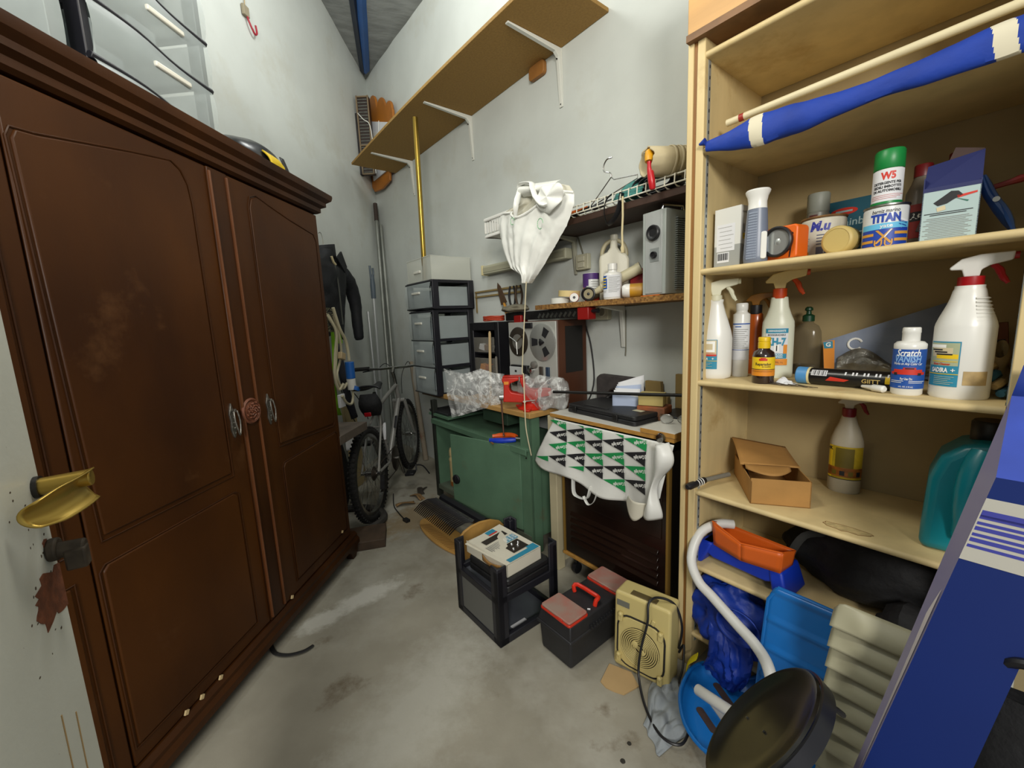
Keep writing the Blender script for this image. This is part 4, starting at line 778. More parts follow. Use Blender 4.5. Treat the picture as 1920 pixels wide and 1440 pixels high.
# ================================================================ THE TWO SMALL SHELVES
def small_shelves():
    dw = mat('dark_shelf_wood', '3A2418', .6, var=.25, scale=3, stretch=(.4, 3, 3), bump=.05)
    t = thing('wall_shelf', 'dark brown upper shelf with wire rack, belt and hanger on it', 'shelf', R(1.4, 1.85, 1.81), RZ)
    MB().bx(-.65, .64, -.26, -.002, 0, .03).build('board', dw, t, bev=.002)
    br = mat('dull_bracket', 'A5A392', .5); q = MB(); q.prism([(-.004, 0), (-.004, -.21), (-.012, -.21), (-.03, -.03), (-.2, -.006), (-.2, 0)], -.31, -.29, 'x'); q.build('bracket', br, t, bev=.003)
    q = MB(); q.tube([(-.285, -.004, -.0), (-.25, -.004, -.09), (-.245, -.004, -.11)], .004, 6); q.build('cable', mat('cable_grey', '6F6C5C', .6), t)
    cb = mat('raw_chipboard_edge', 'A0763C', .85, h2='6B4820', scale=80, bump=.5, bscale=90)
    t = thing('wall_shelf', 'rough chipboard lower shelf holding tape rolls and bottles', 'shelf', R(1.35, 1.85, 1.405), RZ)
    q = MB(); n = 60; pts = [(.6, -.003), (-.44, -.003)] + [(-.44 + 1.04 * i / n, -.255 + .0035 * noise.noise(Vector((i * .7, 0, 0)))) for i in range(n + 1)]
    q.prism(pts, 0, .026, 'z'); q.build('board', cb, t, ang=70)
    q = MB(); q.prism([(-.004, 0), (-.004, -.22), (-.012, -.22), (-.03, -.03), (-.2, -.006), (-.2, 0)], -.032, -.008, 'x'); q.build('bracket', mat('bracket_white', 'D3D4CC', .45), t, bev=.003)
small_shelves()
zu, zl = 1.84, 1.431
# upper shelf
t = thing('basket', 'white plastic slotted basket at the left end of the upper shelf', 'basket', R(2.05, 1.67, 1.875), RZ)
b = MB(); w, d, h = .15, .1, .1
for k in range(13): x = -w + .025 * k; b.bx(x - .007, x + .007, -d - .002, -d + .002, .02, .085); b.bx(x - .007, x + .007, d - .002, d + .002, .02, .085)
for k in range(8): y = -d + .028 * k; b.bx(-w - .002, -w + .002, y - .007, y + .007, .02, .085); b.bx(w - .002, w + .002, y - .007, y + .007, .02, .085)
b.build('slats', PEW, t, kind='stuff'); r = MB()
for z in (.0, .1): r.tube([(-w, -d, z), (w, -d, z), (w, d, z), (-w, d, z)], .011 if z else .008, 8, closed=True)
r.build('rim', PEW, t); MB().bx(-w, w, -d, d, .0, .012).build('base', PEW, t)
WR = mat('coated_wire', 'D9D7C6', .4)
t = thing('wire_rack', 'white wire rack full of small tools along the upper shelf front', 'rack', R(1.52, 1.6, zu), RZ)
b = MB(); b.tube([(-.3, -.01, .05), (.72, -.01, .05)], .003, 6); b.tube([(-.3, -.03, .012), (.72, -.03, .012)], .003, 6); b.tube([(-.3, .14, .05), (.72, .14, .05)], .003, 6); b.build('rail', WR, t)
for k in range(24):
    x = -.3 + .0425 * k; MB().tube([(x, -.01, .05), (x, -.026, .048), (x, -.03, .012), (x, -.01, .004), (x, .14, .004), (x, .14, .05)], .0028, 6).build('wire', WR, t)
for k, (x, y, L, m_) in enumerate(((-.1, .02, .2, INKY), (.02, .03, .16, ORANGE), (.1, .05, .24, BLACK), (.2, .03, .15, DSTEEL), (-.18, .05, .2, mat('tool_wood', '7A5A32', .6)), (-.03, .07, .26, DSTEEL), (.0, .09, .2, mat('olive_print', '6F6018', .5, var=.3)))):
    q = MB(); q.cyl((0, 0, 0), (L * .45, 0, 0), .012, .009, 10); q.cyl((L * .45, 0, 0), (L, 0, .004), .004, .003, 8)
    q.build('screwdriver', [m_], loc=R(1.52 - x + L * .4, 1.6 + y, zu + .03 + .006 * (k % 3)), rz=RZ + .06 * (k - 3), label=['yellow handled screwdriver lying in the white wire rack', 'orange handled screwdriver in the white wire rack', 'black handled long tool in the white wire rack', 'short dark steel tool in the wire rack', 'wooden handled tool in the wire rack by the hanger', 'long dark steel tool across the back of the wire rack', 'olive handled tool at the back of the wire rack'][k], cat='screwdriver', group='tools in the wire rack')
t = thing('clothes_hanger', 'bent wire clothes hanger propped on the upper shelf', 'hanger', R(1.32, 1.68, zu + .03), RZ)
MB().tube([(.005, 0, .13), (.0, 0, .15), (-.035, 0, .165), (-.04, 0, .19), (-.02, 0, .215), (.01, 0, .215)], .0032, 8, sm=3).build('hook', CHROME, t)
MB().tube([(.005, 0, .13), (-.12, .0, .03), (-.13, 0, .022), (.15, 0, .085), (.15, 0, .1), (.02, 0, .115), (.005, 0, .13)], .0026, 6).build('wire', CHROME, t)
t = thing('pouch', 'teal fabric pouch with black strap lying beside the wire rack', 'pouch', R(1.17, 1.64, zu + .012), RZ)
tf = mat('teal_fabric', '3E7F78', .8, var=.25, scale=14, bump=.2)
MB().surf(lambda i, j: (-.075 + .15 * i, -.04 + .1 * j, .01 + .07 * sin(pi * j) * (.6 + .4 * sin(3 * i)) + .01 * nz((i, j, 0), 6)), 16, 12).build('body', tf, t, solid=.004)
MB().tube([(-.07, -.05, .04), (-.09, -.065, .02), (-.1, -.07, -.03), (-.08, -.07, -.09), (-.03, -.065, -.05), (-.01, -.06, .03)], .014, 6, flat=.2, sm=4).build('strap', BLACK, t)
t = thing('belt', 'coiled wide black belt on the upper shelf', 'belt', R(1.05, 1.645, zu + .035), RZ)
for r_, o in ((.085, 0), (.068, .01), (.05, .016)): MB().surf(lambda i, j: ((r_ * 1.25) * cos(2 * pi * i) + o, -.03 + .07 * j, .018 + r_ * .5 * sin(2 * pi * i) + .004 * sin(6 * pi * i)), 32, 3, cu=True).build('coil', BLACK, t, solid=.004)
t = thing('cardboard_tube', 'ragged cardboard roll with tools sticking out beside the shelving unit', 'tube', R(.975, 1.6, zu + .108), RZ, rot=(0, 0, RZ - .55))
cw = mat('tube_paper', 'B9AC8B', .8, var=.15); b = MB()
b.surf(lambda i, j: ((.062 + .004 * nz((i * 6, j * 3, 0), 2)) * cos(2 * pi * i), -.09 + .22 * j + (.012 * nz((i * 9, 0, 0), 1.5) if j < .01 else 0), .06 * sin(2 * pi * i) * .85), 36, 4, cu=True); b.build('roll', cw, t, solid=.006)
for k in range(3): MB().surf(lambda i, j: ((.066) * cos(2 * pi * i), .0 + .028 * k + .012 * j, .057 * sin(2 * pi * i)), 28, 1, cu=True).build('ridge', cw, t, solid=.003)
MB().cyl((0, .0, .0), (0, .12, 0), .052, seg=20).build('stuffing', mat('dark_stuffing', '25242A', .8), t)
MB().tube([(-.03, -.06, .02), (.01, -.1, .03), (.035, -.07, .005)], .004, 6, sm=4).build('wire', STEEL, t)
t = thing('screwdriver', 'red and yellow screwdriver hanging out of the cardboard roll', 'screwdriver', R(1.0, 1.51, zu + .1), RZ, rot=(.1, -.1, RZ))
MB().lathe([(.008, -.105), (.012, -.1), (.014, -.07), (.012, -.03), (.008, -.01), (.009, 0)], 14).build('handle', mat('glossy_red', 'C0202A', .3), t)
MB().tube([(0, 0, 0), (0, .012, .03), (0, .04, .04)], [.016, .018, .02, .018, .014], 10, sm=2).build('collar', mat('amber_yellow', 'D79A14', .4), t)
MB().tube([(0, -.01, 0), (.002, -.012, -.08), (-.002, -.012, -.15), (0, -.012, -.2), (.0, -.012, -.215), (.0, -.012, -.235)], [.0045, .0045, .0045, .0045, .009, .007], 8).build('pull_cord', mat('cord_cream', 'CDBF96', .8), loc=R(1.165, 1.575, zu + .02), rz=RZ, label='cream pull cord with knotted end hanging from the upper shelf', cat='cord')
# white carrier bag
def carrier():
    t = thing('carrier_bag', 'crumpled white plastic carrier bag hanging from the upper shelf corner', 'bag', R(1.72, 1.54, 1.55), RZ)
    wm = mat('thin_white_plastic', 'F1F2EC', .35, var=.03, bump=.25, bscale=14)
    L = [(-.05, 0), (-.1, .05), (-.2, .1), (-.235, .15), (-.27, .22), (-.29, .29), (-.303, .36), (-.285, .405), (-.2, .42), (-.1, .43), (-.082, .47), (-.07, .515)]
    Rr = [(-.03, 0), (.025, .04), (.08, .09), (.115, .13), (.16, .175), (.2, .215), (.235, .25), (.26, .29), (.29, .34), (.29, .39), (.26, .43), (.2, .455)]
    def f(i, j):
        k = min(10, int(j * 11)); q = j * 11 - k; lx = L[k][0] * (1 - q) + L[k + 1][0] * q; lz = L[k][1] * (1 - q) + L[k + 1][1] * q; rx = Rr[k][0] * (1 - q) + Rr[k + 1][0] * q; rz_ = Rr[k][1] * (1 - q) + Rr[k + 1][1] * q
        x = lx + (rx - lx) * i; z = lz + (rz_ - lz) * i
        y = -.06 * sin(pi * i) * (1 - j * .2) - .008 * noise.noise(Vector((x * 9, z * 7, 0))) - .011 * sin(15 * i + 2.5 * j) * (.3 + j * .6) - .005 * sin(37 * i - 3 * j) - .006 * abs(noise.noise(Vector((x * 34, z * 16, 3))))
        return Vector((x, y, z))
    b = MB(); b.surf(lambda i, j: f(i, j) * 1.0 + Vector((0, .05 * sin(pi * i) * min(1, j * 2), .0)), 40, 44); b.build('back', mat('bag_inside_shade', 'CDC9B8', .5, bump=.2, bscale=14), t, ang=80)  # darker beige paints the shade inside the open bag
    # the front sheet ends in an open rim, lower in the middle
    def top(i):
        pts = [(0, .66), (.2, .68), (.38, .60), (.48, .62), (.68, .80), (.8, .86), (1, .82)]
        for (a, c), (d, e) in zip(pts, pts[1:]):
            if i <= d: return c + (e - c) * (i - a) / (d - a)
        return .8
    b = MB(); b.surf(lambda i, j: f(i, j * top(i)), 56, 44); b.build('body', wm, t, ang=80)
    rim = [f(i / 30, top(i / 30)) + Vector((0, -.004, 0)) for i in range(31)]
    b = MB(); b.tube(rim, .006, 6); b.build('rim', wm, t)
    b = MB(); P = [f(.40, .60), f(.3, .78) + Vector((-.03, -.03, 0)), Vector((-.075, -.02, .50)), Vector((-.05, -.03, .515)), Vector((.05, -.05, .49)), Vector((.07, -.06, .46)), Vector((.10, -.07, .41)), Vector((.17, -.07, .35)), f(.9, .82)]
    b.tube([P[0], P[1], P[2]], [.011, .014, .012], 8, flat=.35, sm=4); b.tube(P[2:7], .017, 8, flat=.4, sm=4); b.tube(P[6:], .02, 8, flat=.5, sm=4)
    b.surf(lambda i, j: (lambda a, p: Vector((.19 + .095 * cos(p) * cos(a) * (1 + .12 * sin(5 * a)), -.06 - .02 * abs(sin(p)) - .012 * sin(4 * a) * cos(p), .385 + .065 * cos(p) * sin(a) * (1 + .15 * sin(3 * a)))))(2 * pi * i, pi / 2 * j), 30, 8, cu=True); b.surf(lambda i, j: Vector((-.06 + .28 * i, -.01 - .04 * sin(pi * j), .455 + .06 * j - .05 * i)), 16, 6)
    b.build('handle', wm, t, ang=80)
    gr = mat('bag_green_print', '7FB98A', .5); q = MB()
    for (x, z, y, r_) in ((-.0, .37, .03, .03), (-.09, .33, -.07, .018), (.14, .27, -.08, .025)):
        for a in range(0, 300, 20): q.tube([(x + r_ * cos(rad(a)) * .8, y, z + r_ * sin(rad(a))), (x + r_ * cos(rad(a + 16)) * .8, y, z + r_ * sin(rad(a + 16)))], .0022, 4)
    q.build('print', gr, t, kind='stuff')
carrier()
MB().tube([(0, 0, .0), (-.06, -.0, -.45), (-.04, -.01, -.5), (.02, -.06, -.66), (.03, -.065, -.78), (.035, -.04, -.93)], .0032, 6, sm=5).build('string', mat('cream_string', 'D3C9A8', .8), loc=R(1.69, 1.45, 1.55), rz=RZ, label='cream string hanging past the red vise to the workbench side', cat='string')
# lamp batten, switch, outlet and cables are fixed to the wall
t = thing('batten_lamp', 'cream fluorescent batten lamp fixed to the wall under the upper shelf', 'lamp', R(2.35, 1.85, 1.72), RZ)
b = MB(); b.bx(-.22, .62, -.06, -.002, -.025, .035); b.build('housing', mat('batten_cream', 'B9B79F', .5), t, bev=.004); MB().bx(-.24, -.22, -.064, -.0, -.03, .04).build('end_cap', CREAM, t, bev=.003)
MB().bx(-.215, .61, -.064, -.06, -.012, .02).build('groove', mat('batten_groove', 'A29F88', .5), t)
t = thing('light_switch', 'cream double switch box on the wall under the upper shelf', 'switch', R(1.635, 1.85, 1.62), RZ)
MB().prism(rrect(-.045, .045, 0, .085, .006), -.03, -.002).build('box', mat('switch_cream', 'BDB9A0', .5), t, bev=.003)
for z in (.012, .045): MB().bx(-.028, .022, -.036, -.03, z, z + .028).build('rocker', mat('rocker_cream', 'C7C3AC', .4), t, bev=.002)
t = thing('wall_socket', 'cream wall socket with black plug below the lower shelf', 'socket', R(1.5, 1.85, 1.335), RZ)
MB().prism(rrect(-.075, .05, 0, .085, .006), -.035, -.002).build('box', mat('switch_cream', 'BDB9A0', .5), t, bev=.003)
MB().lathe([(.028, 0), (.028, .004), (.022, .006), (.02, -.002), (0, -.002)], 24, T=Matrix.Translation((.01, -.035, .043)) @ Matrix.Rotation(rad(90), 4, 'X')).build('face', mat('rocker_cream', 'C7C3AC', .4), t)
MB().cyl((-.05, -.035, .043), (-.055, -.085, .043), .017, .01, 14).build('plug', BLACK, t)
q = MB(); q.tube([(-.2, -.006, .12), (0, -.006, .128), (.3, -.006, .135), (.62, -.006, .15)], .004, 6, sm=3); q.tube([(.145, -.006, .11), (.145, -.006, -.1), (.142, -.006, -.13)], .003, 6)
q.build('wall_cable', mat('cable_grey', '6F6C5C', .6), loc=R(1.5, 1.85, 1.27), rz=RZ, label='thin grey cable pinned along the wall under the lower shelf', cat='cable')
# lower shelf goods
def ring(name, label, loc, r, ri, h, m_, rot=(0, 0, 0), **k):
    b = MB(); b.lathe([(ri, 0), (r, 0), (r, h), (ri, h), (ri, 0)], 30, cap=False); return b.build(name, m_, loc=loc, rot=(rot[0], rot[1], RZ), ang=40, bev=.001, label=label, cat='tape', **k)
MT = mat('masking_tape', 'D9C48A', .6, var=.05)
ring('tape_roll', 'white tape roll lying flat on the lower shelf end', R(1.632, 1.64, zl), .052, .038, .03, mat('white_tape', 'D9D9D0', .6))
ring('tape_roll', 'yellowish masking tape roll resting on the white tape roll', R(1.585, 1.66, zl + .035), .058, .04, .032, MT, rot=(0, .1, 0))
t, b = tin('filler_can', 'tall purple and white can standing behind the tape rolls', 'can', R(1.5, 1.74, zl), RZ + .7, .042, .15, mat('can_white', 'D5D7D6', .35))
lab(b, .0422, .0422, .004, .148, -1.4, 1.4, [mat('can_white', 'D5D7D6', .35), mat('purple_print', '4A2A6E', .5), ORANGE, INKR, INKG], lambda r, x: (r(0, 1, .78, 1, 1), r(0, .4, .55, .8, 1), r(.05, .3, .5, .62, 1), r(.08, .4, .3, .5, 2), r(.2, 1, 0, .22, 3), lines(r, .5, .9, (.68, .6, .52, .44), 4, .02)), 18)
t = thing('thread_spool', 'small red and white spool beside the masking tape', 'spool', R(1.505, 1.615, zl + .024), RZ, rot=(rad(90), 0, RZ + .7))
MB().cyl((0, 0, -.02), (0, 0, .02), .0235, seg=22).build('thread', mat('spool_red', 'B01C22', .6), t); b = MB(); b.lathe([(.007, 0), (.022, 0), (.022, .004), (.007, .004), (.007, 0)], 22, c=(0, 0, .02), cap=False); b.build('rim', PEW, t); MB().cyl((0, 0, .01), (0, 0, .021), .007, seg=12).build('hub', BLACK, t)
t = thing('torch', 'small torch lying with its black round face forward', 'torch', R(1.42, 1.63, zl + .036), RZ, rot=(rad(90), 0, RZ + .5))
MB().lathe([(.026, -.14), (.028, -.13), (.028, -.03), (.034, -.01), (.035, .012)], 26).build('barrel', mat('dull_cream_barrel', '8F8566', .5), t, ang=50)
MB().lathe([(.0355, .005), (.0355, .018), (.03, .02), (.024, .012), (.01, .008), (.006, .014), (0, .015)], 26).build('bezel', BLACK, t, ang=40)
t = thing('detergent_jug', 'cream plastic handled jug standing at the back of the lower shelf', 'jug', R(1.375, 1.775, zl), RZ + .65)
JC = mat('jug_plastic', 'CFCBB8', .4, var=.04)
b = MB(); b.prism([(-.072, 0), (.072, 0), (.074, .2), (.062, .225), (.03, .24), (.018, .26), (.016, .3), (-.016, .3), (-.02, .26), (-.034, .24), (-.07, .225), (-.074, .2)], -.045, .045); b.build('body', JC, t, bev=.012, seg=4)
for s in (-1, 1): MB().tube([(s * .06, 0, .22), (s * .058, 0, .25), (s * .04, 0, .285), (s * .012, 0, .3)], .011, 10, sm=3).build('handle', mat('jug_plastic_aged', 'A89F80', .45), t)
MB().lathe([(.019, .3), (.02, .302), (.02, .325), (.016, .328), (0, .328)], 20).build('cap', JC, t)
t = thing('sealant_cartridge', 'translucent cream cartridge lying at a slant in front of the jug', 'cartridge', R(1.36, 1.66, zl + .06), RZ, rot=(0, -.42, RZ + .45))
CM = mat('cartridge_cream', 'C4BC9C', .4); MB().cyl((.0, 0, 0), (.2, 0, 0), .026, seg=22).build('barrel', CM, t, bev=.002); MB().cyl((-.07, 0, 0), (0, 0, 0), .006, .02, 14).build('nozzle', CM, t); MB().cyl((.185, 0, 0), (.204, 0, 0), .028, seg=22).build('end_ring', CM, t)
t = thing('glue_bottle', 'white bottle with blue and yellow striped label and white cap', 'bottle', R(1.28, 1.64, zl), RZ + .66)
b = MB().lathe([(.04, 0), (.043, .004), (.043, .115), (.038, .122), (.021, .128), (.02, .14)], 28, sy=.8).build('body', PEW, t, ang=50); MB().lathe([(.022, .138), (.022, .165), (.019, .167), (0, .167)], 22).build('cap', PEW, t)
lab(b, .0432, .0348, .01, .112, -1.4, .9, [PAPER, INKB, INKY, INKG, INKR], lambda r, x: (r(.05, .34, .38, .98, 1), [r(0, .28, .45 + .13 * k, .5 + .13 * k, 2) for k in range(4)], r(.3, .36, .84, .94, 0), lines(r, .42, .95, [.9 - .06 * k for k in range(12)], 3, .012), lines(r, .05, .34, (.3, .24), 3, .012)), 18)
t = thing('paint_bottle', 'yellow bottle with white cap lying on the lower shelf', 'bottle', R(1.185, 1.645, zl + .033), RZ, rot=(0, rad(90), RZ + .55))
MB().lathe([(.03, .0), (.032, .01), (.032, .09), (.03, .1), (.03, .17), (.028, .175)], 24, T=Matrix.Translation((0, 0, -.01))).build('body', mat('mustard_plastic', 'C8921E', .4, h2='8A6A3A', scale=5), t, ang=50)
MB().lathe([(.0, -.035), (.024, -.034), (.03, -.026), (.032, -.01), (.032, .0)], 24).build('cap', PEW, t, ang=40)
MB().box((0, 0, .07), (.12, .03, .14)).build('folder', mat('dark_red_card', '8E1014', .5), loc=R(1.2, 1.77, zl), rz=RZ + .3, bev=.003, label='dark red box standing behind the yellow bottle', cat='box')
def charger():
    t = thing('battery_charger', 'grey metal charger with black dials and finned side on the lower shelf', 'charger', R(1.035, 1.69, zl + .004), RZ - .12)
    GM = mat('grey_enamel', 'A9B0AC', .4, var=.05); w, d, h = .06, .075, .345
    MB().bx(-w, w, -d, d, 0, h).build('case', GM, t, bev=.003)
    fp = MB().bx(-w * .72, w * .75, -d - .004, -d, .006, h - .006).build('front_panel', mat('brushed_panel', 'BDC1C0', .35, .3, var=.05, scale=30, stretch=(1, 1, .1)), t, bev=.001)
    for (x, z, r_) in ((.004, .255, .032), (.008, .165, .014)):
        k = MB(); Tm = Matrix.Translation((x, -d - .004, z)) @ Matrix.Rotation(rad(90), 4, 'X'); k.lathe([(r_, 0), (r_, .012), (r_ * .88, .016), (r_ * .6, .015), (r_ * .5, .012), (0, .012)], 28, T=Tm); k.build('dial', BLACK, fp, ang=40)
    MB().box((.008, -d - .005, .165), (.046, .002, .055)).build('dial_plate', mat('plate_grey', '9DA3A2', .4, .4), fp)
    for k in range(34): MB().box((w + .006, .028, .02 + .0088 * k), (.012, .085, .003)).build('fin', mat('fin_grey', '8F9694', .4, .4), t)
    hd = MB(); hd.tube([(.03, -.06, h), (.03, -.06, h + .02), (.05, .04, h + .02), (.05, .05, h)], .008, 8); hd.build('handle', CHROME, t)
    MB().cyl((-.02, -.02, h), (-.02, -.02, h + .012), .012, seg=12).build('terminal', DSTEEL, t)
    MB().box((-.02, -.01, -.002), (.1, .13, .004)).build('foot', ORANGE, t)
charger()
# long black tool bundle hung below the lower shelf
t = thing('clamp_bar', 'long black bar clamp with red ends hung under the lower shelf', 'clamp', R(1.8, 1.63, 1.352), RZ)
MB().bx(-.3, .34, -.012, .012, .0, .05).build('bar', DSTEEL, t, bev=.004)
q = MB()
for k in range(9): q.box((.02 + .034 * k, -.0135, .02), (.014, .003, .03), rot=(0, .7, 0))
o = q.build('stripes', STEEL, t, kind='stuff')
MB().bx(.325, .4, -.03, .03, -.012, .052).build('jaw', mat('dark_red_jaw', '8A120E', .45), t, bev=.005); MB().bx(-.2, -.13, -.028, .03, -.03, .03).build('jaw', mat('dark_red_jaw', '8A120E', .45), t, bev=.005)
MB().cyl((.4, 0, .03), (.44, 0, .03), .008, .012).build('spindle', BLACK, t)
t = blob('rag', 'dirty grey rag lying on the end of the black bar clamp', 'rag', R(2.0, 1.62, 1.403), RZ, (.1, .06, .024), mat('grey_rag', '6F6A5A', .9, var=.25, scale=14, bump=.3), 5.5)
# rail and hand tools on the wall left of the shelf
TR = mat('tool_rail_wood', '8B7648', .6, var=.2); q = MB(); q.bx(-.28, .27, -.016, -.002, .03, .042); q.bx(-.28, .27, -.016, -.002, -.006, .006)
q.bx(-.28, -.27, -.012, -.003, -.12, .042); q.build('tool_rail', TR, loc=R(2.48, 1.85, 1.545), rz=RZ, label='thin wooden tool rail on the wall above the tool organiser', cat='rail')
t = thing('trowel', 'rusty pointed trowel with yellow handle hanging from the tool rail', 'trowel', R(2.33, 1.8, 1.44), RZ, rot=(0, -.42, RZ))
MB().prism([(-.035, .04), (.035, .03), (.02, .16), (.0, .2), (-.02, .17)], -.002, .002).build('blade', mat('rusty_blade', '5A4430', .6, .3, var=.3), t, bev=.001)
MB().lathe([(.012, -.09), (.015, -.05), (.012, .0), (.008, .04)], 12).build('handle', mat('worn_yellow', 'B07A1E', .5), t)
for (u, m_, lb) in ((2.2, BLACK, 'black handled pliers standing upright on the tool rail'), (2.13, mat('brown_grip', '4C3A28', .6), 'brown handled snips standing upright on the tool rail')):
    t = thing('pliers', lb, 'pliers', R(u, 1.76, 1.43), RZ + .6, group='pliers on the tool rail')
    for s in (-1, 1): MB().tube([(s * .004, 0, 0), (s * .016, 0, .04), (s * .022, 0, .09), (s * .012, 0, .15)], [.008, .01, .011, .011, .01, .008], 8, flat=.7, sm=3).build('grip', m_, t)
    MB().tube([(0, 0, .0), (0, 0, -.03)], [.014, .006], 8, flat=.5).build('jaw', DSTEEL, t)
# ================================================================ ORGANISER AND TAPE RECORDER
def organiser():
    t = thing('tool_organiser', 'black open tool organiser with clear pouches of parts beside the drawer tower', 'organiser', R(2.34, 1.7, .849), RZ + .1)
    w, d, h = .13, .1, .5; b = MB()
    for s in (-1, 1): b.bx(s * w - .02, s * w + .02, -d, d, 0, h)
    b.bx(-w, w, -d, d, h - .055, h); b.bx(-w, w, d - .01, d, 0, h); b.build('case', BLACK, t, bev=.004)
    for k, z in enumerate((.02, .16, .3)):
        MB().bx(-w + .02, w - .02, -d + .01, d, z - .012, z).build('shelf', BLACK, t)
        MB().surf(lambda i, j: (-w + .025 + (2 * w - .05) * i, -d + .0 - .02 * sin(pi * i) * (1 - j * .5) + .006 * nz((i * 5, j * 4, k), 2), z + .1 * j), 14, 6).build('pouch', mat('hazy_pouch', '8E8A80', .3, alpha=.45, bump=.2), t)
        for q in range(3): MB().box((-.06 + .055 * q, -d + .05, z + .03), (.05, .05, .04), rot=(.2 * q, .3 - .2 * q, .2)).build('part', [INKO if k == 1 else PAPER, mat('orange_tool', 'C8641A', .5) if k == 1 else mat('brick_part', '6E4A3A', .6), BLACK][q], t, bev=.004)
    for k in range(4): MB().tube([(.09 * cos(a / 4 + k), .05 * sin(a / 4 + k), h + .012 + .008 * k + .002 * sin(a)) for a in range(26)], .0055, 6).build('cable_coil', mat('orange_red_cable', 'B03A1C', .5), t)
organiser()
for (u0, v0, u1, v1, z1, r_, m_, lb) in ((2.1, 1.47, 2.2, 1.56, 1.28, .009, mat('tan_stick', 'B29A72', .6), 'tan wooden stick leaning beside the tape recorder'), (2.06, 1.5, 2.17, 1.58, 1.12, .008, mat('grey_stick', '6A655C', .6), 'short grey stick leaning in front of the tool organiser')):
    q = MB(); q.cyl(R(u0, v0, .85), R(u1, v1, z1), r_, seg=8); q.cyl(R(u1, v1, z1), R(u1, v1, z1) + (R(u1, v1, z1) - R(u0, v0, .85)) * .02, r_ * .7, seg=8); q.build('stick', m_, label=lb, cat='stick')
def recorder():
    t = thing('tape_recorder', 'reel-to-reel tape recorder with silver front standing upright on the workbench', 'tape recorder', R(1.835, 1.6, .849), RZ)
    wd_ = mat('walnut_case', '4E2A16', .5, var=.2, scale=4, stretch=(3, 3, .5)); w, h, d = .213, .495, .235
    MB().bx(-w, w, .004, d, 0, h).build('case', wd_, t, bev=.004)
    FP = mat('aluminium_panel', 'B5B6B0', .4, .25, var=.05, scale=3); f = MB().bx(-w + .004, w - .006, -.006, .006, .004, h - .004).build('front_panel', FP, t, bev=.002)
    MB().bx(w - .001, w + .002, .06, .2, .2, .46).build('vent', mat('vent_black', '14120F', .8), t)
    T = lambda x, z, y=-.006: Matrix.Translation((x, y, z)) @ Matrix.Rotation(rad(90), 4, 'X')
    zc = .375
    a = MB(); a.lathe([(.088, 0), (.088, .004), (.08, .008)], 36, T=T(-.115, zc)); ro = a.build('reel', mat('tape_brown', '2C2620', .35), f)
    a = MB(); a.lathe([(.045, .006), (.045, .012), (.036, .013), (.0, .013)], 30, T=T(-.115, zc)); a.build('hub', mat('hub_grey', '7E7C76', .4, .4), ro)
    for k in range(3): an = 2 * pi * k / 3 + .6; MB().tube([(-.115, -.021, zc), (-.115 + .075 * cos(an), -.021, zc + .075 * sin(an))], .006, 6, flat=.5).build('spoke', STEEL, ro)
    a = MB(); a.lathe([(.107, 0), (.107, .006), (.104, .008), (0, .008)], 44, T=T(.1, zc)); ro = a.build('reel', mat('silver_reel', 'A7A8A4', .3, .55), f)
    for k in range(3):
        an = 2 * pi * k / 3 + pi; c = .1 + .062 * cos(an); cz_ = zc + .062 * sin(an); e = an
        q = [(.038, -.5), (.088, -.28), (.088, .28), (.038, .5)]; pts = [(.1 + r_ * cos(e + s * (.9 if r_ < .05 else 1)), zc + r_ * sin(e + s * (.9 if r_ < .05 else 1))) for r_, s in q]
        MB().prism(pts, -.0155, -.0135).build('window', INK, ro)
    a = MB(); a.lathe([(.014, 0), (.014, .012), (.006, .016), (0, .016)], 16, T=T(.1, zc, -.013)); a.build('hub', BLACK, ro)
    for k in range(3): an = 2 * pi * k / 3; a = MB(); a.cyl((.1 + .016 * cos(an), -.014, zc + .016 * sin(an)), (.1 + .016 * cos(an), -.022, zc + .016 * sin(an)), .006, seg=8); a.build('hub_stud', BLACK, ro)
    MB().bx(-.05, .02, -.018, -.006, .455, .486).build('counter', BLACK, f, bev=.002)
    MB().bx(-.175, -.02, -.03, -.006, .155, .235).build('deck_cover', BLACK, f, bev=.003); MB().bx(-.18, -.06, -.034, -.03, .165, .225).build('meter', mat('meter_grey', 'B9BDBD', .4), f, bev=.002)
    MB().bx(-.128, -.11, -.035, -.034, .192, .205).build('meter_mark', INK, f)
    for (x, z, r_, m_) in ((.0, .21, .02, CHROME), (.03, .243, .022, mat('hub_grey', '7E7C76', .4, .4))): a = MB(); a.lathe([(r_, 0), (r_ * .95, .02), (r_ * .6, .024), (0, .024)], 20, T=T(x, z)); a.build('knob', m_, f)
    for x in (.085, .14): MB().bx(x - .014, x + .014, -.016, -.006, .14, .235).build('fader', mat('fader_brown', '3A332C', .5) if x < .1 else mat('fader_blue', '24364A', .5), f, bev=.003)
    MB().bx(-.19, .06, -.012, -.006, .105, .135).build('button_strip', STEEL, f)
    for k, x in enumerate((-.15, -.12, -.09, -.03, -.012, .012, .03, .08, .15)): MB().bx(x - .008, x + .008, -.018, -.012 if x < .06 else -.006, .113, .127).build('button', BLACK, f, bev=.001)
    MB().tube([(.2, .236, .47), (.24, .24, .35), (.262, .24, .15), (.24, .22, .03), (.2, .2, .006)], .004, 6, sm=4).build('power_cord', BLACK, t)
recorder()
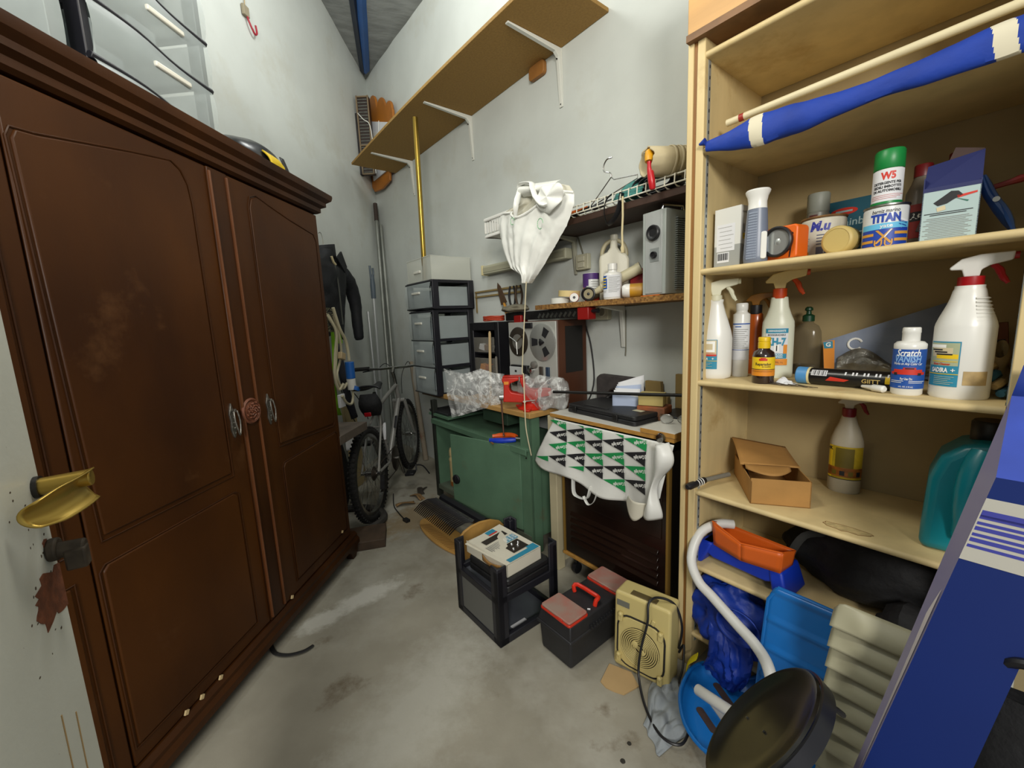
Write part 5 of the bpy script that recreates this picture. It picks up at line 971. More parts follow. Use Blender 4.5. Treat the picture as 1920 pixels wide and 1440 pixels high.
# ================================================================ GREEN WORKBENCH
def bench():
    t = thing('workbench', 'green metal workbench with thick wooden top and a hanging open door', 'workbench', R(2.25, 1.42), RZ)
    G = mat('bench_green', '587860', .55, var=.12, scale=5, bump=.05); spots(G, '6A4E30', 3.2, .62, .8, seed=2); spots(G, '43604A', 9, .66, .74)
    WT = mat('bench_top_wood', 'B98F52', .6, var=.2, scale=3, stretch=(.5, 4, 4), bump=.08); spots(WT, '7A5A30', 7, .6, .74)
    b = MB(); b.bx(-.37, .58, 0, .42, .818, .848); b.build('top', WT, t, bev=.003)
    MB().bx(-.92, -.37, .1, .42, .775, .799).build('side_board', mat('side_board', '6B5438', .7, var=.2), t, bev=.002)
    l = MB(); l.bx(.465, .558, .02, .03, 0, .818); l.bx(.548, .558, .02, .09, 0, .818); l.build('leg', G, t, bev=.002)
    for (x, y) in ((.51, .36), (-.58, .36)): l = MB(); l.bx(x - .04, x + .04, y, y + .01, 0, .775); l.bx(x - .04, x - .03, y - .06, y, 0, .775); l.build('leg', G, t, bev=.002)
    l = MB(); l.bx(-.62, -.585, .02, .06, 0, .775); l.build('leg', mat('leg_dark', '22261F', .6, var=.2), t, bev=.002)
    MB().bx(.535, .545, .03, .38, .09, .64).build('side_panel', G, t); MB().bx(-.58, -.57, .03, .38, .09, .62).build('side_panel', G, t)
    MB().bx(-.57, .535, .37, .38, .09, .64).build('back_panel', mat('green_dark_panel', '2A4030', .6, var=.2), t)
    s = MB(); s.bx(-.585, .54, .0, .38, .622, .636); s.bx(-.585, .54, -.004, .004, .60, .636); s.build('tray_shelf', G, t, bev=.002)
    s = MB(); s.bx(-.57, .54, .02, .38, .096, .108); s.bx(-.57, .54, .016, .022, .075, .108); s.build('bottom_shelf', mat('shelf_green_grey', '5A6455', .6, var=.2), t)
    MB().bx(.04, .3, .06, .38, .72, .81).build('drawer', mat('green_drawer', '2E4534', .55, var=.2), t, bev=.003)
    MB().bx(-.66, -.36, .02, .34, .655, .672).build('ledge', G, t)
    d = MB(); d.bx(-.575, 0, -.012, 0, .125, .632); dob = d.build('door', G, t, loc=(.465, .025, 0), rz=.24, bev=.003)
    h = MB(); h.lathe([(.03, 0), (.032, .003), (.03, .012), (.02, .016), (0, .016)], 24, T=Matrix.Translation((-.535, -.012, .33)) @ Matrix.Rotation(rad(90), 4, 'X')); h.box((-.535, -.026, .33), (.012, .008, .05)); h.build('knob', BLACK, dob, bev=.001)
    for z in (.58,): MB().cyl((.52, .018, z), (.52, .014, z), .005, seg=10).build('rivet', STEEL, t)
bench()
q = MB(); q.bx(-.15, .13, -.1, .1, 0, .012); q.tube([(-.15, -.1, .014), (.13, -.1, .014), (.13, .1, .014), (-.15, .1, .014)], .006, 6, closed=True); q.build('tray', mat('dark_grey_tray', '2B2C2E', .4, var=.15), loc=R(2.78, 1.56, .673), rz=RZ, bev=.002, label='flat dark grey tray on the left end of the green bench', cat='tray')
q = MB(); q.bx(-.09, .08, -.06, .06, 0, .03); q.bx(-.085, .075, -.064, -.06, .012, .02); q.build('flat_case', BLACK, loc=R(2.5, 1.53, .849), rz=RZ + .3, bev=.004, label='flat black case beside the drawer tower foot', cat='case')
t = thing('drinks_bottle', 'cream plastic bottle with rusty base standing inside the green bench', 'bottle', R(2.7, 1.52, .109), RZ)
DB = mat('aged_cream_bottle', 'CBB887', .4, var=.05); b = MB().lathe([(.034, 0), (.039, .006), (.039, .2), (.041, .205), (.041, .215), (.036, .225), (.033, .24)], 26).build('body', DB, t, ang=50)
MB().lathe([(.0385, .004), (.0396, .006), (.0396, .035), (.039, .04)], 26, cap=False).build('rust_stain', mat('rust_stain', '7A4010', .6, h2='B08040', scale=30), b)
MB().lathe([(.036, .24), (.038, .245), (.037, .28), (.03, .3), (.016, .305), (0, .306)], 26).build('cap', DB, t, ang=50)
t = thing('glue_clamp', 'orange and blue pliers lying on the bench tray under the vise', 'pliers', R(1.93, 1.445, .64), RZ + .5)
for s, m_ in ((1, mat('orange_grip', 'DA5A1A', .4)), (-1, BLUE)): MB().tube([(-.09 * 1, s * .02 - .012, .012 + .006 * s), (-.03, s * .03, .014 + .008 * s), (.03, s * .022, .02 + .01 * s), (.07, s * .006, .02 + .008 * s)], [.012, .016, .017, .016, .015, .014, .012], 8, sm=3).build('handle', m_, t)
MB().tube([(.07, 0, .02), (.12, 0, .02)], [.012, .005], 8).build('jaw', STEEL, t)
MB().tube([(-.1, -.02, .0), (-.06, -.05, -.01)], .006, 6).build('tip', mat('tool_wood', '7A5A32', .6), t)
def vise():
    t = thing('vise', 'bright red bench vise with hanging steel handle on the workbench corner', 'vise', R(1.795, 1.5, .849), RZ + .8)
    VR = mat('vise_red', 'C0220F', .35, var=.12, scale=12, bump=.08, bscale=60)
    b = MB(); b.lathe([(.075, 0), (.078, .006), (.06, .016), (.052, .02), (.052, .032), (.04, .036)], 28, c=(.03, 0, 0)); b.build('base', VR, t, ang=40)
    for a in (20, 140, 260): q = MB(); q.prism(rrect(-.03, .03, -.02, .02, .012), .0, .012, 'z', T=Matrix.Translation((.03 + .078 * cos(rad(a)), .078 * sin(rad(a)), 0)) @ Matrix.Rotation(rad(a), 4, 'Z')); q.build('base_lug', VR, t, bev=.002)
    f = MB(); f.prism([(-.02, .036), (.06, .036), (.075, .065), (.14, .075), (.15, .075), (.15, .118), (.135, .12), (.06, .112), (.03, .12), (.005, .15), (.0, .185), (-.024, .185), (-.024, .16), (-.01, .12), (-.002, .09), (-.03, .075)], -.032, .032); f.build('fixed_jaw', VR, t, bev=.005, seg=3)
    m = MB(); m.prism([(-.125, .045), (-.02, .04), (.0, .05), (0, .085), (-.03, .09), (-.075, .1), (-.085, .115), (-.088, .135), (-.08, .152), (-.05, .162), (-.03, .168), (-.03, .185), (-.125, .185), (-.128, .165), (-.118, .15), (-.12, .1)], -.034, .034); m.build('moving_jaw', VR, t, bev=.005, seg=3)
    MB().prism([(-.115, .146), (-.09, .146), (-.088, .163), (-.116, .163)], -.0352, -.034).build('maker_plate', INKO, t)
    MB().bx(-.03, -.024, -.036, .036, .162, .188).build('jaw_plate', STEEL, t); MB().bx(-.122, .0, -.036, .036, .186, .192).build('jaw_top', VR, t, bev=.002)
    s = MB(); s.cyl((-.15, 0, .066), (-.12, 0, .066), .017, seg=16); s.build('screw_boss', CHROME, t, bev=.002)
    s = MB(); s.cyl((-.14, 0, .075), (-.135, 0, -.16), .005, seg=10); s.lathe([(0, -.008), (.008, 0), (0, .008)], 10, c=(-.135, 0, -.16)); s.lathe([(0, -.008), (.008, 0), (0, .008)], 10, c=(-.14, 0, .078)); s.build('handle', mat('copper_rod', '8B6A5A', .35, .8), t)
    s = MB(); s.cyl((.0, -.03, .045), (.0, -.06, .05), .007, seg=10); s.cyl((-.01, -.055, .05), (.06, -.058, .056), .004, seg=8); s.build('lock_lever', STEEL, t)
vise()
FILM = mat('clear_film', 'DDDFDD', .12, alpha=.46, bump=1.0, bscale=40, spec=1.0)
creased(FILM, .26, .8, 9)
def film(name, label, loc, rz, f, nu=40, nv=24):
    t = thing(name, label, 'bag', loc, rz); MB().surf(f, nu, nv).build('film', FILM, t, ang=100); MB().surf(lambda i, j: (lambda p: (p[0] * .94, p[1] + .05, p[2] * .92 + .006))(f(i, j)), nu // 2, nv // 2).build('back_film', FILM, t, ang=100); return t
def f1(i, j):
    x = -.20 + .40 * i - .03 * j; z = -.1 + .32 * j + .12 * i * (1 - j) - .03 * abs(sin(5 * i)) * j; y = -.03 - .03 * sin(pi * i) * sin(pi * min(1, j * 1.2)) - .012 * noise.noise(Vector((x * 12, z * 10, 1))) - .03 * abs(noise.noise(Vector((x * 16 + z * 9, z * 5, 4)))) - .012 * abs(noise.noise(Vector((x * 40, z * 22, 4)))); return (x, y, z)
film('plastic_bag', 'crumpled clear plastic bag hanging over the bench edge left of the vise', R(2.13, 1.42, .852), RZ + .55, f1)
def f2(i, j):
    a = 2 * pi * j; x = -.15 + .33 * i; r = .075 * (.9 + .25 * noise.noise(Vector((x * 12, cos(a) * 1.5, sin(a) * 1.5))) + .1 * sin(16 * i)) * (1 if i < .9 else 1 - (i - .9) * 6); return (x, r * cos(a) * .7, .1 + r * 1.3 * sin(a))
t = thing('plastic_bag', 'rolled clear plastic bag lying behind the vise in front of the tape recorder', 'bag', R(1.69, 1.535, .849), RZ + .1); MB().surf(f2, 40, 24).build('film', FILM, t, ang=100)
# ================================================================ OLD STOVE WITH BOARD TOP
def stove():
    t = thing('gas_stove', 'old brown louvred gas stove with cream side and white board top', 'stove', R(1.2, 1.43), RZ)
    BR = mat('stove_enamel', '22130C', .25, var=.25, scale=3, coat=.4, h2='160C08'); CS = mat('stove_cream', 'BDB393', .5, var=.1, scale=4)
    WT = mat('laminate_white', 'CFCDC4', .45, var=.05); ED = mat('laminate_edge_wood', 'B0813C', .65, var=.2, scale=30, stretch=(1, 1, 8)); TRM = mat('gold_trim', 'A6823F', .4, .5)
    b = MB(); b.bx(-.32, .37, 0, .4, .857, .874, 1); b.bx(-.32, .37, .001, .4, .874, .8755, 0); b.build('top_board', [WT, ED], t)
    b = MB(); b.bx(.222, .375, -.004, .28, .8765, .894, 1); b.bx(.222, .375, -.003, .28, .894, .8955, 0); o = b.build('small_board', [WT, ED], t)
    k = MB(); k.lathe([(.0, .0), (.016, .004), (.02, .012), (.016, .022), (0, .026)], 16, T=Matrix.Translation((.325, -.006, .874)) @ Matrix.Rotation(rad(90), 4, 'X')); k.build('knob', CHROME, t)
    MB().bx(-.35, -.295, .01, .06, 0, .855).build('side_leg', CS, t, bev=.003); MB().bx(-.352, -.345, .06, .36, .0, .84).build('side_panel', CS, t)
    c = MB(); c.bx(-.265, .335, .05, .38, .115, .8); c.build('case', mat('stove_case_dark', '17110E', .5, var=.2), t)
    fp = MB(); fp.bx(-.255, .325, .03, .052, .13, .8); fo = fp.build('front_panel', BR, t, bev=.003)
    for x in (-.262, .331): MB().bx(x - .005, x + .005, .024, .05, .12, .8).build('trim_strip', TRM, t, bev=.001)
    MB().bx(-.27, .34, .02, .055, .112, .126).build('bottom_strip', ED, t, bev=.001)
    for k in range(5):
        z = .2 + .036 * k; q = MB(); q.prism([(.031, z), (.018, z + .004), (.031, z + .024)], -.215, .29, 'x'); q.build('louvre', BR, fo, bev=.0015)
    MB().bx(-.235, .305, .026, .031, .42, .78).build('upper_panel', BR, fo, bev=.01)
    for x in (-.22, .29):
        for y in (.07, .34): w = MB(); w.cyl((x - .012, y, .028), (x + .012, y, .028), .028, seg=16); w.bx(x - .006, x + .006, y - .006, y + .006, .04, .116); w.build('castor', BLACK, t)
stove()
def shop_bag():
    t = thing('shopping_bag', 'white shopping bag printed with green and black triangles draped over the stove front', 'bag', R(1.2, 1.42, .858), RZ)
    WB = mat('bag_white', 'DBDBD6', .4, var=.04, scale=5, bump=.2, bscale=10); spots(WB, 'B9AF93', 5, .6, .8)
    def P(x, d):
        """x along the stove front (from -.42 to .42), d distance down the sheet"""
        f = .006 * sin(x * 21 + d * 6) + .010 * sin(x * 9 - d * 11) + .006 * noise.noise(Vector((x * 9, d * 12, 0)))
        return Vector((x, -.014 - f * min(1, d * 9) - .03 * d, -d + .0))
    def dep(x): return .285 + .03 * sin(x * 3.0 + .4) + .012 * sin(x * 17) - (.0 if x < .3 else (x - .3) * 1.0)
    def sh(i, j):
        d = dep(-.4 + .8 * i) * j; x0 = -.262 - .165 * min(1, d / .27) ** 1.0; x1 = .385 - .06 * d / .3; x = x0 + (x1 - x0) * i
        p = P(x, d); p.y += -.02 * sin(pi * i * 7) * (j ** 2) * .35; return p
    b = MB(); b.surf(sh, 70, 30); o = b.build('sheet', WB, t, ang=80, solid=.0008)
    cr = MB(); cr.surf(lambda i, j: Vector((.33 + .055 * i + .03 * sin(8 * j) * i - .05 * j * j, -.05 - .035 * sin(pi * i) - .012 * sin(9 * j), .0 - .31 * j + .02 * i)), 14, 26); cr.build('folded_edge', WB, t, ang=80, solid=.001)
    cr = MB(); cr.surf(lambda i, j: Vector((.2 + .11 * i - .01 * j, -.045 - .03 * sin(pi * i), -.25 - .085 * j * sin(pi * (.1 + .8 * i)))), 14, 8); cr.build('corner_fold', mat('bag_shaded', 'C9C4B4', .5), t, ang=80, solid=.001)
    hd = MB(); hd.surf(lambda i, j: Vector((-.13 + .1 * i + .012 * j, -.02 - .006 * sin(6 * i), -.27 - .055 * j)), 8, 4, mf=None)
    hd2 = MB()
    hd2.tube([(-.135, -.02, -.26), (-.125, -.03, -.34), (-.09, -.032, -.355), (-.04, -.03, -.345), (-.02, -.026, -.28)], .013, 8, flat=.12, sm=4); hd2.tube([(-.06, -.032, -.34), (-.03, -.036, -.37), (.0, -.032, -.35), (.02, -.03, -.3)], .008, 8, flat=.2, sm=4)
    hd2.build('handle', WB, t)
    GN = mat('bag_green', '1F8B4C', .5); BK = mat('bag_black', '232326', .5); m = MB(); tx = MB()
    X0, TW, THh, SL_ = -.40, .112, .061, .26
    def G(s, r):   # grid to sheet: s columns, r rows
        x = X0 + s * TW; return x, (r * THh - SL_ * (x - X0) + .04)
    for col in range(-1, 8):
        for row in range(-2, 9):
            pair = (col + 1) // 2; k = 1 if (row + pair) % 2 == 0 else 0
            def pt(a, c):
                x, d = G(col + a, row + c); return x, d
            cx, cd = pt(.7, .4); lim = dep(cx) - .075 + .0 * cx
            xl = -.262 - .165 * min(1, max(0, cd) / .27) - .0
            if cd < -.03 or cx > .345 or cx - .05 < xl: continue
            # triangle TL, TR, BR clipped to the sheet between its top edge and the plain hem
            n = 8; vs = []; fs = []
            for i in range(n + 1):
                for j in range(i + 1):
                    x, d = pt(i / n, j / n); x = min(x, .375); d2 = max(0.004, min(d, lim + .02)); p = P(x, d2); p.y -= .0022 + .012 * abs(sin(pi * 1)) + .004
                    vs.append(p)
            ix = lambda i, j: i * (i + 1) // 2 + j
            for i in range(n):
                for j in range(i + 1):
                    fs.append((ix(i, j), ix(i + 1, j), ix(i + 1, j + 1)))
                    if j < i: fs.append((ix(i, j), ix(i + 1, j + 1), ix(i, j + 1)))
            if cd > lim + .03: continue
            m.add(vs, fs, k)
            if .012 < cd < lim and cx < .34:
                an = pi + .32
                def fn(X, Y):
                    a = X * cos(an) - Y * sin(an); c = X * sin(an) + Y * cos(an); x = cx + a + .006; d = cd - c - .004; p = P(x, max(.004, d)); p.y -= .0075; return p
                tx.text('El Corte Inglés', .021, fn, 0, shear=.3, bold=.02, w=.066)
    m.build('print', [GN, BK], o, ang=80, kind='stuff'); tx.build('lettering', INKW, o, kind='stuff')
shop_bag()
def tool_case():
    t = thing('tool_case', 'long black plastic tool case lying on the white board top', 'case', R(1.245, 1.62, .8765), RZ, rot=(0, 0, RZ - .08))
    w, d = .22, .13; BK = mat('case_black', '1C1C1E', .5, var=.25, scale=18, bump=.1)
    b = MB(); b.prism(rrect(-w, w, -d, d, .02), 0, .02, 'z'); b.build('base', BK, t, bev=.003); b = MB(); b.prism(rrect(-w + .002, w - .002, -d + .002, d - .002, .02), .021, .042, 'z'); lo = b.build('lid', BK, t, bev=.005)
    MB().prism(rrect(-.13, .03, -d + .03, -d + .055, .01), .042, .0445, 'z').build('handle_recess', BLACK, lo, bev=.001)
    for x in (-.16, .11): MB().bx(x - .014, x + .014, -d - .006, -d + .002, .008, .036).build('latch', DSTEEL, t, bev=.002)
    MB().bx(.12, .17, -.03, .0, .042, .0426).build('sticker', mat('sticker_pale', 'C4C2A6', .6), lo)
    q = thing('tool_case', 'second black case with loose cord lying behind the right end of the long case', 'case', R(.93, 1.72, .8765), RZ - .05)
    MB().prism(rrect(-.12, .1, -.08, .1, .015), 0, .028, 'z').build('body', BLACK, q, bev=.004); MB().tube([(.06, .05, .028), (.055, .05, .06), (.07, .05, .066), (.1, .05, .05)], .002, 6, sm=3).build('cord', BLACK, q)
tool_case()
t = thing('safety_glasses', 'clear safety glasses lying on the small board beside the shelving post', 'glasses', R(.9, 1.56, .8957), RZ + .5)
gl_ = mat('clear_lens', 'B5B6B0', .1, alpha=.5)
for s in (-1, 1): MB().tube([(s * .034 + .026 * cos(a / 3), .0 - .004 * sin(a / 3), .022 + .019 * sin(a / 3)) for a in range(19)], .0018, 6).build('rim', STEEL, t); MB().tube([(s * .06, 0, .028), (s * .062, .06, .026), (s * .055, .12, .012)], .0018, 6).build('temple', STEEL, t); MB().prism([(s * .034 + .025 * cos(a / 3), .022 + .018 * sin(a / 3)) for a in range(19)], -.001, .001).build('lens', gl_, t)
MB().cyl(R(1.5, 1.44, .985), R(.86, 1.7, 1.0), .0075, seg=12).build('rod', mat('black_rod', '1E1D1C', .4, .5), label='long thin black rod lying level from the vise to the shelving unit', cat='rod')
t = thing('seat_cushion', 'dark grey chair back pad with cut corner standing against the wall', 'pad', R(1.375, 1.815, .8765), RZ)
MB().prism([(-.145, .02), (-.13, 0), (.13, 0), (.15, .02), (.15, .1), (.115, .155), (-.12, .16), (-.145, .14)], -.02, .02).build('pad', mat('grey_upholstery', '3B3635', .85, var=.3, scale=18, bump=.3), t, bev=.008, seg=3)
MB().lathe([(.03, 0), (.03, .012), (.022, .014), (.02, .004), (0, .004)], 18, T=Matrix.Translation((-.02, -.022, .06)) @ Matrix.Rotation(rad(90), 4, 'X')).build('bracket', mat('bracket_brown', '2B211C', .5), t); MB().tube([(-.02, -.03, .06), (-.05, -.05, .03), (-.06, -.09, .01)], .012, 8, sm=2).build('arm', DSTEEL, t)
t = thing('paper_stack', 'folded white and blue papers standing in front of the grey pad', 'papers', R(1.22, 1.66, .8765), RZ + .5)
for k in range(6): MB().surf(lambda i, j: (-.06 + .12 * i + .004 * k, -.03 + .012 * k + .01 * sin(3 * i + k), .0 + (.11 + .008 * k + .012 * i * (k - 2)) * j), 6, 4).build('sheet', PAPER if k % 3 else mat('blue_paper', 'AEBBD6', .8), t, solid=.0008)
t = thing('pad_box', 'yellowish cardboard box resting on brown packets behind the tool case', 'box', R(1.075, 1.66, .94), RZ + .35)
MB().box((0, 0, .028), (.11, .07, .055)).build('carton', mat('pale_yellow_carton', 'B9A667', .7, var=.06), t, bev=.002)
b = MB(); b.box((0, 0, .031), (.13, .1, .062)); b.build('packet', mat('brown_packet', '6B4A34', .7, h2='A85A30', scale=9), loc=R(1.07, 1.67, .8765), rz=RZ + .2, bev=.006, label='brown and orange packet under the yellowish cardboard box', cat='packet')
for (u, w, h, lb) in ((1.17, .09, .145, 'small tan cardboard piece standing against the wall behind the yellowish box'), (1.0, .1, .19, 'taller tan cardboard piece standing against the wall beside the shelving post')):
    q = MB(); q.prism([(-w / 2, 0), (w * .9, 0), (w * .9, h * .5), (w * .5, h * .62), (w * .45, h), (-w / 2, h)], -.012, .012); q.build('cardboard', mat('tan_card', '8E7748', .8, var=.06), loc=R(u, 1.825, .8765), rz=RZ, bev=.001, label=lb, cat='cardboard')

# ================================================================ ON THE FLOOR IN THE MIDDLE
def open_frame():
    t = thing('storage_stand', 'empty black plastic drawer frame standing on the floor with boxes in it', 'frame', R(1.44, 1.045), RZ)
    w, d, h = .17, .17, .355
    for sx in (-1, 1):
        for sy in (-1, 1):
            p = MB(); x = sx * w; y = sy * d
            p.prism([(x, y), (x - sx * .05, y), (x - sx * .05, y - sy * .01), (x - sx * .012, y - sy * .012), (x - sx * .01, y - sy * .05), (x, y - sy * .05)], 0, h, 'z')
            p.bx(min(x, x - sx * .03), max(x, x - sx * .03), min(y, y - sy * .03), max(y, y - sy * .03), 0, h - .012); p.build('post', FRAME, t, bev=.004)
    for z in (.0, .19):
        r = MB()
        for s in (-1, 1): r.bx(-w, w, s * d - .012 * (s + 1), s * d + .012 * (1 - s), z, z + .035); r.bx(s * w - .012 * (s + 1), s * w + .012 * (1 - s), -d, d, z, z + .035)
        r.build('rail', FRAME, t, bev=.004)
        MB().bx(-w + .01, w - .01, -d + .01, d - .01, z + .004, z + .012).build('shelf', mat('grey_tray_plastic', '54575E', .35, var=.15, scale=8), t)
    MB().bx(-w + .03, w - .03, -d + .003, -d + .006, .035, .19).build('side_panel', mat('smoky_panel', '6F706C', .35, alpha=.7), t)
    MB().bx(-w + .003, -w + .006, -d + .03, d - .03, .035, .19).build('side_panel', mat('smoky_panel', '6F706C', .35, alpha=.7), t)
    MB().bx(w - .06, w - .02, -d + .1, d - .16, .012, .016).build('paper_scrap', PAPER, t)
    MB().tube([(-w - .005, -.06, .012), (-w - .035, -.1, .03), (-w - .05, -.12, .12), (-w - .04, -.1, .2)], .006, 8, sm=4).build('hook_cord', BLACK, t)
open_frame()
t = thing('drill_case', 'black plastic case lying on the open drawer frame under the drill bit box', 'case', R(1.425, 1.045, .226), RZ + .04)
BK2 = mat('case_black', '1C1C1E', .5, var=.25, scale=18, bump=.1)
MB().prism(rrect(-.13, .15, -.13, .13, .02), 0, .028, 'z').build('base', BK2, t, bev=.004); MB().prism(rrect(-.13, .15, -.128, .128, .02), .03, .06, 'z').build('lid', BK2, t, bev=.008)
def bit_box():
    t = thing('drill_bit_box', 'open white and blue drill accessory box on the black case', 'box', R(1.435, 1.03, .287), RZ, rot=(.0, 0, RZ + .06))
    Wb = mat('box_white_card', 'D2CDBC', .7, var=.05); w, d, h = .145, .1, .055; b = MB(); k = .002
    b.bx(-w, w, -d, -d + k, 0, h); b.bx(-w, w, d - k, d, 0, h); b.bx(-w, -w + k, -d, d, 0, h - .005); b.bx(w - k, w, -d, d, 0, h); b.bx(-w, w, -d, d, 0, k); b.build('carton', Wb, t)
    lid = MB(); lid.hexa([(-w + .004, -d - .012, h - .012), (w, -d - .004, h + .002), (w, d, h + .002), (-w + .004, d, h + .006), (-w + .004, -d - .012, h - .010), (w, -d - .004, h + .004), (w, d, h + .004), (-w + .004, d, h + .008)]); lo = lid.build('lid', Wb, t)
    T = lambda x, y: Vector((x, y, h + .0052 + .002 * (1 - (x + w) / (2 * w)) + (-.014 * (1 - (x + w) / (2 * w)) * (d - y) / (2 * d)) + .0005))
    pr = MB()
    def q4(x0, x1, y0, y1, m, off=0): pr.add([T(x0, y0) + Vector((0, 0, off)), T(x1, y0) + Vector((0, 0, off)), T(x1, y1) + Vector((0, 0, off)), T(x0, y1) + Vector((0, 0, off))], [(0, 1, 2, 3)], m)
    q4(.02, .1, -.02, .07, 0); q4(-.085, -.045, -.06, .07, 0); q4(-.03, .015, .01, .085, 1); q4(.1, .142, .05, .095, 1); q4(.115, .142, -.08, .05, 1); q4(-.135, -.105, .0, .05, 1); q4(-.105, -.095, .0, .05, 2)
    for k in range(9): q4(-.03 + .0, .012 + .006 * ((k * 5) % 3), -.005 - .009 * k, -.001 - .009 * k, 3)
    for k in range(4): pr.text('BROCAS 13'[:6] if k % 2 else 'COLLAR', .017, lambda X, Y: T(-.008 + X, .075 - .018 * k + Y) + Vector((0, 0, .0006)), 4, w=.038, bold=.03)
    pr.build('print', [mat('window_dark', '2E2823', .3), TEAL, INKR, INKG, INKW], lo)
    for (x, y) in ((.04, .02), (.065, .035), (.05, .05), (.075, .0)): q = MB(); q.lathe([(0, -.008), (.006, -.005), (.008, 0), (.006, .005), (0, .008)], 12, c=T(x, y)); q.build('drill_part', CHROME, t)
    MB().surf(lambda i, j: (-.02 + .13 * i, -d - .004 - .012 * sin(pi * i) * j, .012 + .03 * j - .008 * sin(3 * i)), 12, 3).build('torn_flap', KRAFT, t, solid=.002)
bit_box()
def toolbox():
    t = thing('toolbox', 'black plastic toolbox with red handle and two dusty red organiser lids', 'toolbox', R(1.087, 1.21), RZ)
    K = mat('toolbox_black', '232326', .5, var=.2, scale=14, bump=.06); w, d = .094, .205
    b = MB(); b.box((0, 0, .062), (2 * w - .02, 2 * d - .02, .124), top=(1.06, 1.03)); b.build('body', K, t, bev=.012, seg=3)
    b = MB(); b.bx(-w - .004, w + .004, -d - .004, d + .004, .118, .132); b.box((0, 0, .155), (2 * w, 2 * d, .052), top=(.88, .94)); lo = b.build('lid', K, t, bev=.006, seg=3)
    for z in (.126,):
        q = MB()
        for k in range(12): q.box((w + .003, -.09 + .016 * k, .138), (.006, .006, .02))
        q.build('latch_ribs', K, lo, kind='stuff')
    RO = mat('red_organiser', 'C2331F', .4); DL = mat('dusty_red_lid', 'A8665A', .5, var=.2, scale=12, h2='9A8478')
    for s, nm in ((-1, 'near'), (1, 'far')):
        q = MB(); q.prism(rrect(-.083, .083, -.055, .055, .01), .179, .189, 'z', T=Matrix.Translation((0, s * .142, 0))); o = q.build('organiser', RO, t, bev=.002)
        q = MB(); q.prism(rrect(-.080, .080, -.053, .053, .01), .1895, .199, 'z', T=Matrix.Translation((0, s * .142, 0))); q.build('organiser_lid', DL, o, bev=.003)
        q = MB(); q.box((.03, s * .142 - .056, .19), (.03, .006, .012)); q.build('catch', RO, o, bev=.001)
    MB().tube([(-.055, -.02, .182), (-.06, -.02, .203), (-.055, .0, .205), (.03, .0, .207), (.06, .0, .205), (.064, -.02, .203), (.062, -.025, .182)], .009, 8, sm=2).build('handle', mat('handle_red', 'D5311C', .35), t)
    MB().box((.06, -.06, .1825), (.012, .006, .003), rot=(0, 0, .7)).build('paper_bit', PAPER, t)
toolbox()
def fan_heater():
    t = thing('fan_heater', 'yellowed cream fan heater with spiral grille and black cord', 'heater', R(.815, 1.19, .002), RZ, rot=(-.06, 0, RZ + .20))
    Y = mat('yellowed_plastic', 'C6B578', .42, var=.06, scale=3); w, h, d = .108, .305, .1
    b = MB(); b.prism(rrect(-w, w, 0, h, .014), 0, d); b.build('case', Y, t, bev=.01, seg=3)
    # front plate with its dark surrounding gap
    g = MB(); g.tube([(x, -.0005, z) for x, z in rrect(-.092, .09, .02, .222, .05)], .0035, 6, closed=True); g.build('plate_gap', mat('gap_dark', '1A1714', .8), t)
    f = MB(); f.prism(rrect(-.088, .086, .024, .218, .048), -.005, .001); fo = f.build('front_plate', Y, t, bev=.002)
    MB().lathe([(.074, 0), (.074, .004), (0, .004)], 40, T=Matrix.Translation((0, -.005, .118)) @ Matrix.Rotation(rad(90), 4, 'X')).build('opening', mat('grille_dark', '2A2116', .7), fo)
    for k in range(9):
        r = .018 + .0068 * k; MB().tube([(r * cos(2 * pi * a / 36), -.0115, .118 + r * sin(2 * pi * a / 36)) for a in range(36)], .0022, 6, closed=True).build('grille_ring', Y, fo)
    q = MB(); q.box((0, -.012, .118), (.05, .006, .014), rot=(0, .6, 0)); q.lathe([(.012, 0), (.012, .006), (0, .008)], 14, T=Matrix.Translation((-.016, -.01, .13)) @ Matrix.Rotation(rad(90), 4, 'X')); q.build('grille_hub', Y, fo, bev=.001)
    for (x, z) in ((-.078, .212), (.076, .2), (-.082, .045), (.078, .03)): q = MB(); q.box((x, -.008, z), (.018, .014, .034)); q.lathe([(.008, 0), (.008, .012), (0, .014)], 12, T=Matrix.Translation((x, -.006, z + .012)) @ Matrix.Rotation(rad(90), 4, 'X')); q.build('clip', Y, t, bev=.003)
    MB().box((.0, .025, h - .012), (.1, .03, .03)).build('handle_slot', mat('slot_dark', '5A4C2A', .6), t, bev=.002); MB().box((-.072, -.0012, .262), (.05, .003, .022)).build('badge', mat('badge_grey', '77776E', .4, .3), t)
    MB().box((.045, -.002, .236), (.014, .006, .02), rot=(0, .3, 0)).build('switch', Y, t, bev=.002)
    c = MB(); P = [(.112, .085, .12), (.125, .07, .22), (.1, .06, .3), (.05, .03, .322), (.03, -.01, .312), (.035, -.03, .25), (.02, -.045, .15), (.02, -.06, .06), (.07, -.12, .01), (.15, -.19, .008), (.21, -.18, .008), (.215, -.1, .012), (.205, -.02, .02)]
    c.tube(P, .0045, 8, sm=6); co = c.build('cord', BLACK, t)
    p = MB(); p.tube([(.207, -.04, .018), (.203, -.01, .022), (.2, .02, .026), (.198, .045, .03)], [.009, .014, .019, .016], 12); p.cyl((.198, .045, .03), (.196, .062, .032), .003); p.build('plug', BLACK, co)
    l = MB(); l.tube([(.112, .09, .1), (.13, .085, .14), (.14, .05, .08), (.135, .03, .03), (.16, .0, .012)], .004, 8, sm=5); l.build('cord', BLACK, t)
fan_heater()
GC2 = mat('grey_cotton', '8F9599', .85, var=.12, scale=9, bump=.15)
